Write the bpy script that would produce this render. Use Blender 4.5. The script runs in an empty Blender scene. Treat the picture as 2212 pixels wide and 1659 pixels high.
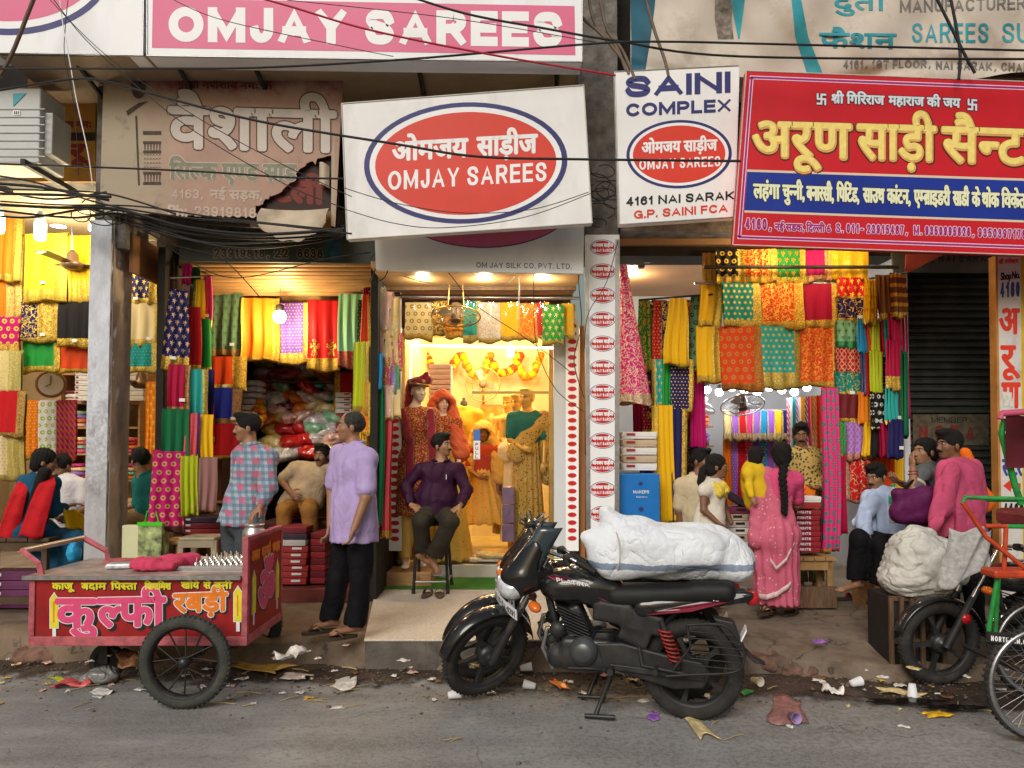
import bpy,bmesh,math,random
import numpy as np
from mathutils import Vector,Matrix
random.seed(7)
rng = np.random.default_rng(7)
SC = bpy.context.scene
COL = SC.collection
R = math.radians
# == camera, sky, sun, exposure
FPX,CX,CY,HORIZON = 1640.0,1106.0,829.5,963.0      # the photo measured at 2212 px wide
CAM_H,PITCH = 1.70,R(2.2)
SHIFT_PX = HORIZON - CY - FPX * math.tan(PITCH)
cd = bpy.data.cameras.new('camera')
cam = bpy.data.objects.new('camera',cd)
COL.objects.link(cam)
cam.location = (0,0,CAM_H)
cam.rotation_euler = (R(90) + PITCH,0,0)
cd.sensor_width = 36.0
cd.lens = 36.0 * FPX / 2212.0
cd.shift_y = SHIFT_PX / 2212.0
cd.clip_start = 0.05
cd.clip_end = 500
SC.camera = cam
W = bpy.data.worlds.new('World')
SC.world = W
W.use_nodes = True
_bg = W.node_tree.nodes['Background']
_sky = W.node_tree.nodes.new('ShaderNodeTexSky')
_sky.sky_type = 'NISHITA'
_sky.sun_disc = False
_sky.sun_elevation = R(35)
_sky.sun_rotation = R(200)
_sky.air_density = 2.0
_sky.dust_density = 5.0
_sky.ozone_density = 1.0
W.node_tree.links.new(_sky.outputs[0],_bg.inputs[0])
_bg.inputs[1].default_value = 0.05
sd = bpy.data.lights.new('sun','SUN')
sun = bpy.data.objects.new('sun',sd)
COL.objects.link(sun)
sd.energy = 1.5
sd.angle = R(32)
sd.color = (1.0,1.0,1.0)
_sv = Vector((math.sin(R(200)) * math.cos(R(35)),math.cos(R(200)) * math.cos(R(35)),math.sin(R(35))))
sun.rotation_euler = _sv.to_track_quat('Z','Y').to_euler()
sun.location = _sv * 30
SC.view_settings.view_transform = 'Standard'
SC.view_settings.look = 'None'
SC.view_settings.exposure = 0.42
SC.view_settings.gamma = 1.0
SC.cycles.use_denoising = True
SC.cycles.max_bounces = 8
SC.cycles.sample_clamp_indirect = 6.0
# == measuring: photo point + real distance -> place
def P(px,py,Y):
 u = (px - CX) / FPX
 v = -(py - (CY + SHIFT_PX)) / FPX
 dy = math.cos(PITCH) - v * math.sin(PITCH)
 dz = math.sin(PITCH) + v * math.cos(PITCH)
 s = Y / dy
 return Vector((u * s,Y,CAM_H + dz * s))
def at_z(px,py,z):
 """point of the photo that lies on the level z"""
 u = (px - CX) / FPX
 v = -(py - (CY + SHIFT_PX)) / FPX
 dy = math.cos(PITCH) - v * math.sin(PITCH)
 dz = math.sin(PITCH) + v * math.cos(PITCH)
 s = (z - CAM_H) / dz
 return Vector((u * s,dy * s,z))
# == objects
def tag(o,label=None,cat=None,group=None,kind=None):
 if label: o['label'] = label
 if cat: o['category'] = cat
 if group: o['group'] = group
 if kind: o['kind'] = kind
 return o
def thing(name,label,cat,loc=(0,0,0),group=None,rz=0.0):
 o = bpy.data.objects.new(name,None)
 COL.objects.link(o)
 o.location = loc
 o.rotation_euler = (0,0,rz)
 o.empty_display_size = 0.05
 return tag(o,label,cat,group)
def origin_of(o):
 v = Vector((0,0,0))
 while o is not None:
  v = v + Vector(o.location)
  o = o.parent
 return v
class MB:
 """collects shapes and links them as one mesh object"""
 def __init__(s):
  s.v,s.f,s.sm,s.mi = [],[],[],[]
  s.cur = 0
 def add(s,vs,fs,smooth=False):
  b = len(s.v)
  s.v.extend([tuple(p) for p in vs])
  for f in fs:
   s.f.append(tuple(int(i) + b for i in f))
   s.sm.append(smooth)
   s.mi.append(s.cur)
  return s
 def box(s,c,size,rot=None):
  hx,hy,hz = size[0] / 2,size[1] / 2,size[2] / 2
  vs = [Vector((x,y,z)) for x in (-hx,hx) for y in (-hy,hy) for z in (-hz,hz)]
  if rot is not None:
   vs = [rot @ p for p in vs]
  c = Vector(c)
  return s.add([c + p for p in vs],[(0,1,3,2),(4,6,7,5),(0,4,5,1),(2,3,7,6),(0,2,6,4),(1,5,7,3)])
 def box2(s,a,b):
  a,b = Vector(a),Vector(b)
  return s.box((a + b) / 2,[abs(q) for q in (b - a)])
 def quad(s,a,b,c,d):
  return s.add([a,b,c,d],[(0,1,2,3)])
 def tube(s,pts,r,n=8,cap=True,closed=False,smooth=True):
  pts = [Vector(p) for p in pts]
  m = len(pts)
  rs = [r] * m if isinstance(r,(int,float)) else list(r)
  vs,fs = [],[]
  prev = None
  for i,p in enumerate(pts):
   if closed:
    t = (pts[(i + 1) % m] - pts[i - 1])
   else:
    t = (pts[min(i + 1,m - 1)] - pts[max(i - 1,0)])
   if t.length < 1e-9: t = Vector((0,0,1))
   t.normalize()
   if prev is None:
    a = Vector((0,0,1)) if abs(t.z) < .9 else Vector((1,0,0))
    x = t.cross(a).normalized()
   else:
    x = (prev - t * prev.dot(t))
    if x.length < 1e-6: x = t.orthogonal()
    x.normalize()
   prev = x
   y = t.cross(x)
   for k in range(n):
    an = 2 * math.pi * k / n
    vs.append(p + (x * math.cos(an) + y * math.sin(an)) * rs[i])
  e = m if closed else m - 1
  for i in range(e):
   for k in range(n):
    a,b = i * n + k,i * n + (k + 1) % n
    c,d = ((i + 1) % m) * n + (k + 1) % n,((i + 1) % m) * n + k
    fs.append((a,b,c,d))
  s.add(vs,fs,smooth)
  if cap and not closed:
   s.add(vs[:n],[tuple(range(n - 1,-1,-1))])
   s.add(vs[-n:],[tuple(range(n))])
  return s
 def lathe(s,prof,c,axis=(0,0,1),n=20,smooth=True):
  """prof: (radius, height) pairs along axis from c"""
  ax = Vector(axis).normalized()
  x = ax.orthogonal().normalized()
  y = ax.cross(x)
  c = Vector(c)
  vs,fs = [],[]
  for (r,h) in prof:
   for k in range(n):
    an = 2 * math.pi * k / n
    vs.append(c + ax * h + (x * math.cos(an) + y * math.sin(an)) * r)
  for i in range(len(prof) - 1):
   for k in range(n):
    fs.append((i * n + k,i * n + (k + 1) % n,(i + 1) * n + (k + 1) % n,(i + 1) * n + k))
  return s.add(vs,fs,smooth)
 def ball(s,c,r,n=12,m=8,rot=None):
  if isinstance(r,(int,float)): r = (r,r,r)
  vs,fs = [],[]
  for i in range(m + 1):
   th = math.pi * i / m
   for k in range(n):
    an = 2 * math.pi * k / n
    p = Vector((r[0] * math.sin(th) * math.cos(an),r[1] * math.sin(th) * math.sin(an),r[2] * math.cos(th)))
    if rot is not None: p = rot @ p
    vs.append(Vector(c) + p)
  for i in range(m):
   for k in range(n):
    fs.append((i * n + k,(i + 1) * n + k,(i + 1) * n + (k + 1) % n,i * n + (k + 1) % n))
  return s.add(vs,fs,True)
 def torus(s,c,axis,Rr,r,n=40,m=10,flat=1.0):
  ax = Vector(axis).normalized()
  x = ax.orthogonal().normalized(); y = ax.cross(x)
  vs,fs = [],[]
  for i in range(n):
   an = 2 * math.pi * i / n
   d = x * math.cos(an) + y * math.sin(an)
   for k in range(m):
    b = 2 * math.pi * k / m
    vs.append(Vector(c) + d * (Rr + r * math.cos(b)) + ax * (r * flat * math.sin(b)))
  for i in range(n):
   for k in range(m):
    fs.append((i * m + k,((i + 1) % n) * m + k,((i + 1) % n) * m + (k + 1) % m,i * m + (k + 1) % m))
  return s.add(vs,fs,True)
 def prism(s,outline,to3,depth,smooth=False):
  """outline: 2D points; to3(x, y, d) -> point; extruded from d = 0 to depth"""
  n = len(outline)
  a = [to3(x,y,0) for x,y in outline]
  b = [to3(x,y,depth) for x,y in outline]
  fs = [tuple(range(n)),tuple(range(2 * n - 1,n - 1,-1))]
  fs += [(i,i + n,(i + 1) % n + n,(i + 1) % n) for i in range(n)]
  return s.add(a + b,fs,smooth)
 def grid(s,fn,nu,nv,smooth=True):
  vs = [fn(i / nu,j / nv) for j in range(nv + 1) for i in range(nu + 1)]
  w = nu + 1
  fs = [(j * w + i,j * w + i + 1,(j + 1) * w + i + 1,(j + 1) * w + i) for j in range(nv) for i in range(nu)]
  return s.add(vs,fs,smooth)
 def build(s,name,mats,parent=None,local=False,bevel=0.0,fix=True):
  me = bpy.data.meshes.new(name)
  off = Vector((0,0,0)) if (local or parent is None) else origin_of(parent)
  me.from_pydata([(p[0] - off.x,p[1] - off.y,p[2] - off.z) for p in s.v],[],s.f)
  if not isinstance(mats,(list,tuple)): mats = [mats]
  for m in mats: me.materials.append(m)
  me.polygons.foreach_set('use_smooth',s.sm)
  me.polygons.foreach_set('material_index',s.mi)
  me.update()
  if fix:
   bm = bmesh.new(); bm.from_mesh(me)
   bmesh.ops.recalc_face_normals(bm,faces=bm.faces)
   bm.to_mesh(me); bm.free()
  o = bpy.data.objects.new(name,me)
  COL.objects.link(o)
  if parent is not None: o.parent = parent
  if bevel:
   b = o.modifiers.new('edge','BEVEL'); b.width = bevel; b.segments = 2; b.limit_method = 'ANGLE'
  return o
def solo(mb,name,mats,label,cat,group=None,kind=None,loc=None,bevel=0.0):
 """one-mesh thing whose origin sits at its base"""
 if loc is None:
  xs = [p[0] for p in mb.v]; ys = [p[1] for p in mb.v]; zs = [p[2] for p in mb.v]
  loc = ((min(xs) + max(xs)) / 2,(min(ys) + max(ys)) / 2,min(zs))
 mb.v = [(p[0] - loc[0],p[1] - loc[1],p[2] - loc[2]) for p in mb.v]
 o = mb.build(name,mats,bevel=bevel)
 o.location = loc
 return tag(o,label,cat,group,kind)
def copy_tree(o,parent=None):
 c = o.copy(); COL.objects.link(c); c.parent = parent
 for ch in list(o.children): copy_tree(ch,c)
 return c
# == materials
def srgb(r,g,b):
 f = lambda c: (c / 255 / 12.92) if c / 255 <= .04045 else ((c / 255 + .055) / 1.055) ** 2.4
 return (f(r),f(g),f(b))
MATS = {}
def mat(name,col,rough=.6,metal=0.0,var=.12,scale=6.0,bump=0.0,bscale=60.0,dirt=None,dirt_amt=.5,dirt_scale=3.0,
  coat=0.0,emit=0.0,wrinkle=0.0,stretch=(1,1,1),spec=.3,alpha=1.0,trans=0.0,sheen=0.0,sss=0.0):
 if name in MATS: return MATS[name]
 m = bpy.data.materials.new(name); m.use_nodes = True
 nt = m.node_tree; N,L = nt.nodes,nt.links
 b = N['Principled BSDF']
 b.inputs['Roughness'].default_value = rough
 b.inputs['Metallic'].default_value = metal
 b.inputs['Specular IOR Level'].default_value = spec
 b.inputs['Coat Weight'].default_value = coat
 b.inputs['Sheen Weight'].default_value = sheen
 b.inputs['Alpha'].default_value = alpha
 b.inputs['Transmission Weight'].default_value = trans
 if emit:
  b.inputs['Emission Color'].default_value = (*col,1); b.inputs['Emission Strength'].default_value = emit
 tc = N.new('ShaderNodeTexCoord'); mp = N.new('ShaderNodeMapping'); mp.inputs['Scale'].default_value = stretch
 L.new(tc.outputs['Object'],mp.inputs[0])
 out = None
 if var:
  n = N.new('ShaderNodeTexNoise'); n.inputs['Scale'].default_value = scale; n.inputs['Detail'].default_value = 5
  L.new(mp.outputs[0],n.inputs['Vector'])
  mx = N.new('ShaderNodeMix'); mx.data_type = 'RGBA'
  mr = N.new('ShaderNodeMapRange'); mr.inputs[1].default_value = .3; mr.inputs[2].default_value = .7
  L.new(n.outputs[0],mr.inputs[0]); L.new(mr.outputs[0],mx.inputs[0])
  mx.inputs[6].default_value = (*[c * (1 - var) for c in col],1)
  mx.inputs[7].default_value = (*[min(1,c * (1 + var)) for c in col],1)
  out = mx.outputs[2]
  rr = N.new('ShaderNodeMapRange'); rr.inputs[3].default_value = max(0.02,rough - .1); rr.inputs[4].default_value = min(1,rough + .12)
  L.new(n.outputs[0],rr.inputs[0]); L.new(rr.outputs[0],b.inputs['Roughness'])
 if dirt is not None:
  n2 = N.new('ShaderNodeTexNoise'); n2.inputs['Scale'].default_value = dirt_scale; n2.inputs['Detail'].default_value = 9
  n2.inputs['Roughness'].default_value = .65
  L.new(mp.outputs[0],n2.inputs['Vector'])
  r2 = N.new('ShaderNodeMapRange'); r2.inputs[1].default_value = .52; r2.inputs[2].default_value = .78
  r2.inputs[3].default_value = 0; r2.inputs[4].default_value = dirt_amt
  L.new(n2.outputs[0],r2.inputs[0])
  m2 = N.new('ShaderNodeMix'); m2.data_type = 'RGBA'
  L.new(r2.outputs[0],m2.inputs[0])
  if out is not None: L.new(out,m2.inputs[6])
  else: m2.inputs[6].default_value = (*col,1)
  m2.inputs[7].default_value = (*dirt,1)
  out = m2.outputs[2]
 if out is not None: L.new(out,b.inputs['Base Color'])
 else: b.inputs['Base Color'].default_value = (*col,1)
 if bump:
  n3 = N.new('ShaderNodeTexNoise'); n3.inputs['Scale'].default_value = bscale; n3.inputs['Detail'].default_value = 4
  L.new(mp.outputs[0],n3.inputs['Vector'])
  bp = N.new('ShaderNodeBump'); bp.inputs['Strength'].default_value = bump; bp.inputs['Distance'].default_value = .01
  L.new(n3.outputs[0],bp.inputs['Height']); L.new(bp.outputs[0],b.inputs['Normal'])
 if wrinkle:
  g = NG(nt); w = N.new('ShaderNodeTexNoise'); w.inputs['Scale'].default_value = 5; w.inputs['Detail'].default_value = 2; w.inputs['Distortion'].default_value = .7
  L.new(mp.outputs[0],w.inputs['Vector'])
  hh = g.m('POWER',g.m('ABSOLUTE',g.m('SUBTRACT',w.outputs[0],.5)),.6)
  bq = N.new('ShaderNodeBump'); bq.inputs['Strength'].default_value = wrinkle; bq.inputs['Distance'].default_value = .05
  L.new(hh,bq.inputs['Height'])
  if bump: L.new(bp.outputs[0],bq.inputs['Normal'])
  L.new(bq.outputs[0],b.inputs['Normal'])
 MATS[name] = m
 return m
def glow(name,col,strength):
 if name in MATS: return MATS[name]
 m = bpy.data.materials.new(name); m.use_nodes = True
 b = m.node_tree.nodes['Principled BSDF']
 b.inputs['Base Color'].default_value = (*[min(1,c) for c in col],1)
 b.inputs['Emission Color'].default_value = (*col,1)
 b.inputs['Emission Strength'].default_value = strength
 MATS[name] = m
 return m
def glass(name,tint=(1,1,1),rough=.02):
 if name in MATS: return MATS[name]
 m = bpy.data.materials.new(name); m.use_nodes = True
 nt = m.node_tree; N,L = nt.nodes,nt.links
 out = N['Material Output']; N.remove(N['Principled BSDF'])
 t = N.new('ShaderNodeBsdfTransparent'); t.inputs[0].default_value = (*tint,1)
 g = N.new('ShaderNodeBsdfGlossy'); g.inputs['Roughness'].default_value = rough
 f = N.new('ShaderNodeFresnel'); f.inputs[0].default_value = 1.45
 mx = N.new('ShaderNodeMixShader')
 L.new(f.outputs[0],mx.inputs[0]); L.new(t.outputs[0],mx.inputs[1]); L.new(g.outputs[0],mx.inputs[2])
 L.new(mx.outputs[0],out.inputs[0])
 MATS[name] = m
 return m
class NG:
 def __init__(s,nt): s.nt,s.N,s.L = nt,nt.nodes,nt.links
 def _in(s,sock,v):
  if v is None: return
  if isinstance(v,(int,float)): sock.default_value = v
  elif isinstance(v,(tuple,list)): sock.default_value = (*v,1) if len(v) == 3 and sock.type == 'RGBA' else v
  else: s.L.new(v,sock)
 def m(s,op,a,b=None,c=None):
  n = s.N.new('ShaderNodeMath'); n.operation = op
  s._in(n.inputs[0],a); s._in(n.inputs[1],b); s._in(n.inputs[2],c)
  return n.outputs[0]
 def mix(s,f,a,b):
  n = s.N.new('ShaderNodeMix'); n.data_type = 'RGBA'
  s._in(n.inputs[0],f); s._in(n.inputs[6],a); s._in(n.inputs[7],b)
  return n.outputs[2]
 def attr(s,name):
  n = s.N.new('ShaderNodeAttribute'); n.attribute_type = 'OBJECT'; n.attribute_name = name
  return n
 def noise(s,vec,scale,detail=3,rough=.5):
  n = s.N.new('ShaderNodeTexNoise'); n.inputs['Scale'].default_value = scale; n.inputs['Detail'].default_value = detail
  n.inputs['Roughness'].default_value = rough
  if vec is not None: s.L.new(vec,n.inputs['Vector'])
  return n.outputs[0]
 def voro(s,vec,scale,feature='F1',metric='EUCLIDEAN'):
  n = s.N.new('ShaderNodeTexVoronoi'); n.inputs['Scale'].default_value = scale; n.feature = feature
  s.L.new(vec,n.inputs['Vector'])
  return n.outputs['Distance']
 def step(s,x,a,b):
  n = s.N.new('ShaderNodeMapRange'); n.interpolation_type = 'SMOOTHSTEP'
  s._in(n.inputs[0],x); n.inputs[1].default_value = a; n.inputs[2].default_value = b
  return n.outputs[0]
 def hsv(s,c,v,sat=1.0):
  n = s.N.new('ShaderNodeHueSaturation'); n.inputs['Value'].default_value = v; n.inputs['Saturation'].default_value = sat
  s._in(n.inputs['Color'],c)
  return n.outputs[0]
def stain(m,ax,lo,hi,col,amt=1.0,sc=5.0,nz=.5,top=9.0):
 """a worn or printed band of colour along the object's own extent (ax 0, 1 or 2) from lo to hi, ragged by nz"""
 g = NG(m.node_tree); b = g.N['Principled BSDF']; q = b.inputs['Base Color']; old = q.links[0].from_socket
 tc = g.N.new('ShaderNodeTexCoord'); s = g.N.new('ShaderNodeSeparateXYZ'); g.L.new(tc.outputs['Generated'],s.inputs[0])
 v = g.m('ADD',s.outputs[ax],g.m('MULTIPLY',g.m('SUBTRACT',g.noise(tc.outputs['Object'],sc,7,.65),.5),nz))
 f = g.step(v,lo,hi)
 if top < 9: f = g.m('MULTIPLY',f,g.m('LESS_THAN',v,top))
 g.L.new(g.mix(g.m('MULTIPLY',f,amt),old,col),q)
def crack(m,sc,wd,col=(.035,.027,.022)):
 g = NG(m.node_tree); q = g.N['Principled BSDF'].inputs['Base Color']; old = q.links[0].from_socket; tc = g.N.new('ShaderNodeTexCoord')
 w = g.N.new('ShaderNodeTexNoise'); w.inputs['Scale'].default_value = 2.5; w.inputs['Detail'].default_value = 8; g.L.new(tc.outputs['Object'],w.inputs['Vector'])
 v = g.N.new('ShaderNodeVectorMath'); v.operation = 'MULTIPLY_ADD'; g.L.new(w.outputs['Color'],v.inputs[0]); v.inputs[1].default_value = (.7,.7,.7); g.L.new(tc.outputs['Object'],v.inputs[2])
 d = g.voro(v.outputs[0],sc,'DISTANCE_TO_EDGE'); k = g.m('MULTIPLY',g.step(d,wd,0.0),g.step(g.noise(tc.outputs['Object'],1.1,2),.45,.6))
 g.L.new(g.mix(g.m('MULTIPLY',k,.85),old,col),q)
CLOTH = {}
def cloth_mat(kind):
 """saree cloth: colour, trim colour and border widths come from each object's own properties"""
 if kind in CLOTH: return CLOTH[kind]
 m = bpy.data.materials.new('saree_cloth_' + kind); m.use_nodes = True
 g = NG(m.node_tree); N,L = g.N,g.L
 b = N['Principled BSDF']
 tc = N.new('ShaderNodeTexCoord')
 obj = tc.outputs['Object']
 sg = N.new('ShaderNodeSeparateXYZ'); L.new(tc.outputs['Generated'],sg.inputs[0])
 so = N.new('ShaderNodeSeparateXYZ'); L.new(obj,so.inputs[0])
 oi = N.new('ShaderNodeObjectInfo')
 base = oi.outputs['Color']
 acc = g.attr('accent').outputs['Color']
 acc2 = g.attr('accent_b').outputs['Color']
 bw,bh,bl = g.attr('border_side').outputs['Fac'],g.attr('border_hem').outputs['Fac'],g.attr('border_left').outputs['Fac']
 gx,gz = sg.outputs[0],sg.outputs[2]
 side = g.m('GREATER_THAN',gx,g.m('SUBTRACT',1.0,bw))
 left = g.m('LESS_THAN',gx,bl)
 hem = g.m('LESS_THAN',gz,bh)
 border = g.m('MAXIMUM',g.m('MAXIMUM',side,left),hem)
 fine = g.voro(obj,95)
 vine = g.noise(obj,34,2,.6)
 ring = g.m('ABSOLUTE',g.m('SUBTRACT',vine,.5))
 vm = g.step(ring,.0,.07)
 gold = g.mix(g.step(fine,.15,.55),g.hsv(acc,1.25),g.hsv(acc,.75))
 gold = g.mix(vm,g.mix(.35,g.hsv(acc,.42),base),gold)
 x,z = so.outputs[0],so.outputs[2]
 def cell(v,k): return g.m('SUBTRACT',g.m('FRACT',g.m('MULTIPLY',v,k)),.5)
 motif = None
 wv = g.noise(obj,420,1)
 field = g.mix(g.step(wv,.3,.7),g.hsv(base,.9),g.hsv(base,1.06))
 if kind in ('dots','stars','butis','rings'):
  k = {'dots': 30.0,'stars': 18.0,'butis': 15.0,'rings': 13.0}[kind]
  row = g.m('FLOOR',g.m('MULTIPLY',z,k))
  sh = g.m('MULTIPLY',g.m('FLOORED_MODULO',row,2.0),.5)
  cx = g.m('SUBTRACT',g.m('FRACT',g.m('ADD',g.m('MULTIPLY',x,k),sh)),.5)
  cz = cell(z,k)
  d = g.m('SQRT',g.m('ADD',g.m('MULTIPLY',cx,cx),g.m('MULTIPLY',cz,cz)))
  if kind == 'dots': motif = g.m('LESS_THAN',d,.17)
  elif kind == 'rings': motif = g.m('MULTIPLY',g.m('LESS_THAN',d,.3),g.m('GREATER_THAN',d,.13))
  else:
   an = g.m('ARCTAN2',cz,cx)
   star = g.m('ADD',.2,g.m('MULTIPLY',.11,g.m('COSINE',g.m('MULTIPLY',an,8.0 if kind == 'stars' else 5.0))))
   motif = g.m('LESS_THAN',d,star)
   if kind == 'butis':
    motif = g.m('MAXIMUM',motif,g.m('MULTIPLY',g.m('LESS_THAN',g.m('ABSOLUTE',cx),.04),g.m('LESS_THAN',cz,0.0)))
 elif kind == 'brocade':
  v1 = g.noise(obj,26,3,.55)
  motif = g.m('MAXIMUM',g.m('LESS_THAN',g.m('ABSOLUTE',g.m('SUBTRACT',v1,.5)),.03),g.m('LESS_THAN',g.voro(obj,28),.22))
 elif kind == 'vine':
  v1 = g.noise(obj,17,2,.5)
  motif = g.m('LESS_THAN',g.m('ABSOLUTE',g.m('SUBTRACT',v1,.5)),.018)
 elif kind == 'stripes':
  motif = g.m('GREATER_THAN',g.m('FRACT',g.m('MULTIPLY',z,11.0)),.62)
 elif kind == 'upright':
  motif = g.m('GREATER_THAN',g.m('FRACT',g.m('MULTIPLY',x,26.0)),.6)
 elif kind == 'leheriya':
  motif = g.m('GREATER_THAN',g.m('FRACT',g.m('ADD',g.m('MULTIPLY',x,21.0),g.m('MULTIPLY',z,15.0))),.5)
 elif kind == 'weave':
  a = g.m('ABSOLUTE',cell(x,24.0)); c = g.m('ABSOLUTE',cell(z,16.0))
  motif = g.m('LESS_THAN',g.m('ABSOLUTE',g.m('SUBTRACT',g.m('ADD',a,c),.45)),.1)
 elif kind == 'lotus':
  cx = g.m('SUBTRACT',g.m('FRACT',g.m('MULTIPLY',gx,2.0)),.45)
  cz = g.m('SUBTRACT',gz,.33)
  d = g.m('SQRT',g.m('ADD',g.m('MULTIPLY',g.m('MULTIPLY',cx,cx),1.0),g.m('MULTIPLY',g.m('MULTIPLY',cz,cz),6.0)))
  an = g.m('ARCTAN2',cz,cx)
  leaf = g.m('LESS_THAN',d,g.m('ADD',.22,g.m('MULTIPLY',.12,g.m('SINE',g.m('MULTIPLY',an,9.0)))))
  motif = g.m('MULTIPLY',leaf,g.m('LESS_THAN',g.voro(obj,60),.5))
 if motif is not None: field = g.mix(motif,field,acc2)
 col = g.mix(border,field,gold)
 L.new(col,b.inputs['Base Color'])
 met = g.m('MULTIPLY',border,.45)
 if motif is not None and kind in ('brocade','stars','butis','lotus','vine'): met = g.m('MAXIMUM',met,g.m('MULTIPLY',motif,.35))
 L.new(met,b.inputs['Metallic'])
 b.inputs['Roughness'].default_value = .5
 b.inputs['Specular IOR Level'].default_value = .12
 bp = N.new('ShaderNodeBump'); bp.inputs['Strength'].default_value = .35; bp.inputs['Distance'].default_value = .01
 st = N.new('ShaderNodeMapping'); st.inputs['Scale'].default_value = (1,1,.22); L.new(obj,st.inputs[0])
 hgt = g.m('ADD',g.noise(st.outputs[0],22,3),g.m('MULTIPLY',g.m('MULTIPLY',fine,border),.5))
 L.new(hgt,bp.inputs['Height']); L.new(bp.outputs[0],b.inputs['Normal'])
 CLOTH[kind] = m
 return m
# == organic surfaces: distance field -> mesh
class Body:
 def __init__(s): s.p = []
 def cone(s,a,b,ra,rb=None,k=.02,op='u',flat=None):
  s.p.append(('c',np.array(a,float),np.array(b,float),ra,ra if rb is None else rb,k,op,flat)); return s
 def ell(s,c,r,rot=None,k=.02,op='u'):
  if isinstance(r,(int,float)): r = (r,r,r)
  s.p.append(('e',np.array(c,float),np.array(r,float),np.eye(3) if rot is None else np.array(rot,float),0,k,op,None)); return s
 def box(s,c,h,rot=None,rnd=.01,k=.01,op='u'):
  s.p.append(('b',np.array(c,float),np.array(h,float),np.eye(3) if rot is None else np.array(rot,float),rnd,k,op,None)); return s
 def half(s,c,n,k=.01,op='s'):
  """cuts away everything on the side n points to"""
  s.p.append(('h',np.array(c,float),np.array(n,float) / np.linalg.norm(n),None,0,k,op,None)); return s
 def bounds(s):
  lo,hi = np.full(3,1e9),np.full(3,-1e9)
  for q in s.p:
   if q[6] != 'u': continue
   l,h = s.bb(q)
   lo,hi = np.minimum(lo,l),np.maximum(hi,h)
  return lo,hi
 def bb(s,q):
  if q[0] == 'c':
   r = max(q[3],q[4])
   if q[7] is not None and q[7][1] < 1: r = r / q[7][1]
   return np.minimum(q[1],q[2]) - r,np.maximum(q[1],q[2]) + r
  if q[0] == 'e': r = np.abs(q[3]) @ q[2]
  elif q[0] == 'b': r = np.abs(q[3]) @ q[2] + .002
  return q[1] - r,q[1] + r
 def mesh(s,vox,noise=None):
  lo,hi = s.bounds()
  lo,hi = lo - 4 * vox,hi + 4 * vox
  n = np.ceil((hi - lo) / vox).astype(int) + 1
  ax = [lo[i] + vox * np.arange(n[i]) for i in range(3)]
  D = np.full(n,1.0)
  for q in s.p:
   if q[0] == 'h': i0,i1 = np.zeros(3,int),n
   else:
    l,h = s.bb(q)
    pad = q[5] * 1.2 + 4 * vox
    i0 = np.clip(np.floor((l - pad - lo) / vox).astype(int),0,n)
    i1 = np.clip(np.ceil((h + pad - lo) / vox).astype(int) + 1,0,n)
    if (i1 <= i0).any(): continue
   X,Yy,Z = np.meshgrid(ax[0][i0[0]:i1[0]],ax[1][i0[1]:i1[1]],ax[2][i0[2]:i1[2]],indexing='ij')
   p = np.stack([X,Yy,Z],-1)
   if q[0] == 'c':
    pa,ba = p - q[1],q[2] - q[1]
    t = np.clip((pa @ ba) / max(ba @ ba,1e-9),0,1)
    e = pa - t[...,None] * ba
    if q[7] is not None:
     nn = np.array(q[7][0],float); nn = nn / np.linalg.norm(nn)
     e = e + (e @ nn)[...,None] * nn * (q[7][1] - 1)
    d = np.linalg.norm(e,axis=-1) - (q[3] + t * (q[4] - q[3]))
   elif q[0] == 'e':
    pl = (p - q[1]) @ q[3]
    k0 = np.linalg.norm(pl / q[2],axis=-1); k1 = np.linalg.norm(pl / q[2] ** 2,axis=-1) + 1e-9
    d = k0 * (k0 - 1) / k1
   elif q[0] == 'b':
    pl = np.abs((p - q[1]) @ q[3]) - (q[2] - q[4])
    d = np.linalg.norm(np.maximum(pl,0),axis=-1) + np.minimum(pl.max(-1),0) - q[4]
   else:
    d = -((p - q[1]) @ q[2])
   sl = tuple(slice(i0[i],i1[i]) for i in range(3))
   A = D[sl]; k = max(q[5],1e-4)
   if q[6] == 'u':
    hh = np.clip(.5 + .5 * (A - d) / k,0,1)
    D[sl] = A + (d - A) * hh - k * hh * (1 - hh)
   else:
    d = -d
    hh = np.clip(.5 - .5 * (A - d) / k,0,1)
    D[sl] = A + (d - A) * hh + k * hh * (1 - hh)
  if noise is not None:
   X,Yy,Z = np.meshgrid(*ax,indexing='ij')
   D = D + noise(X,Yy,Z)
  return nets(D,lo,vox)
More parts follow.
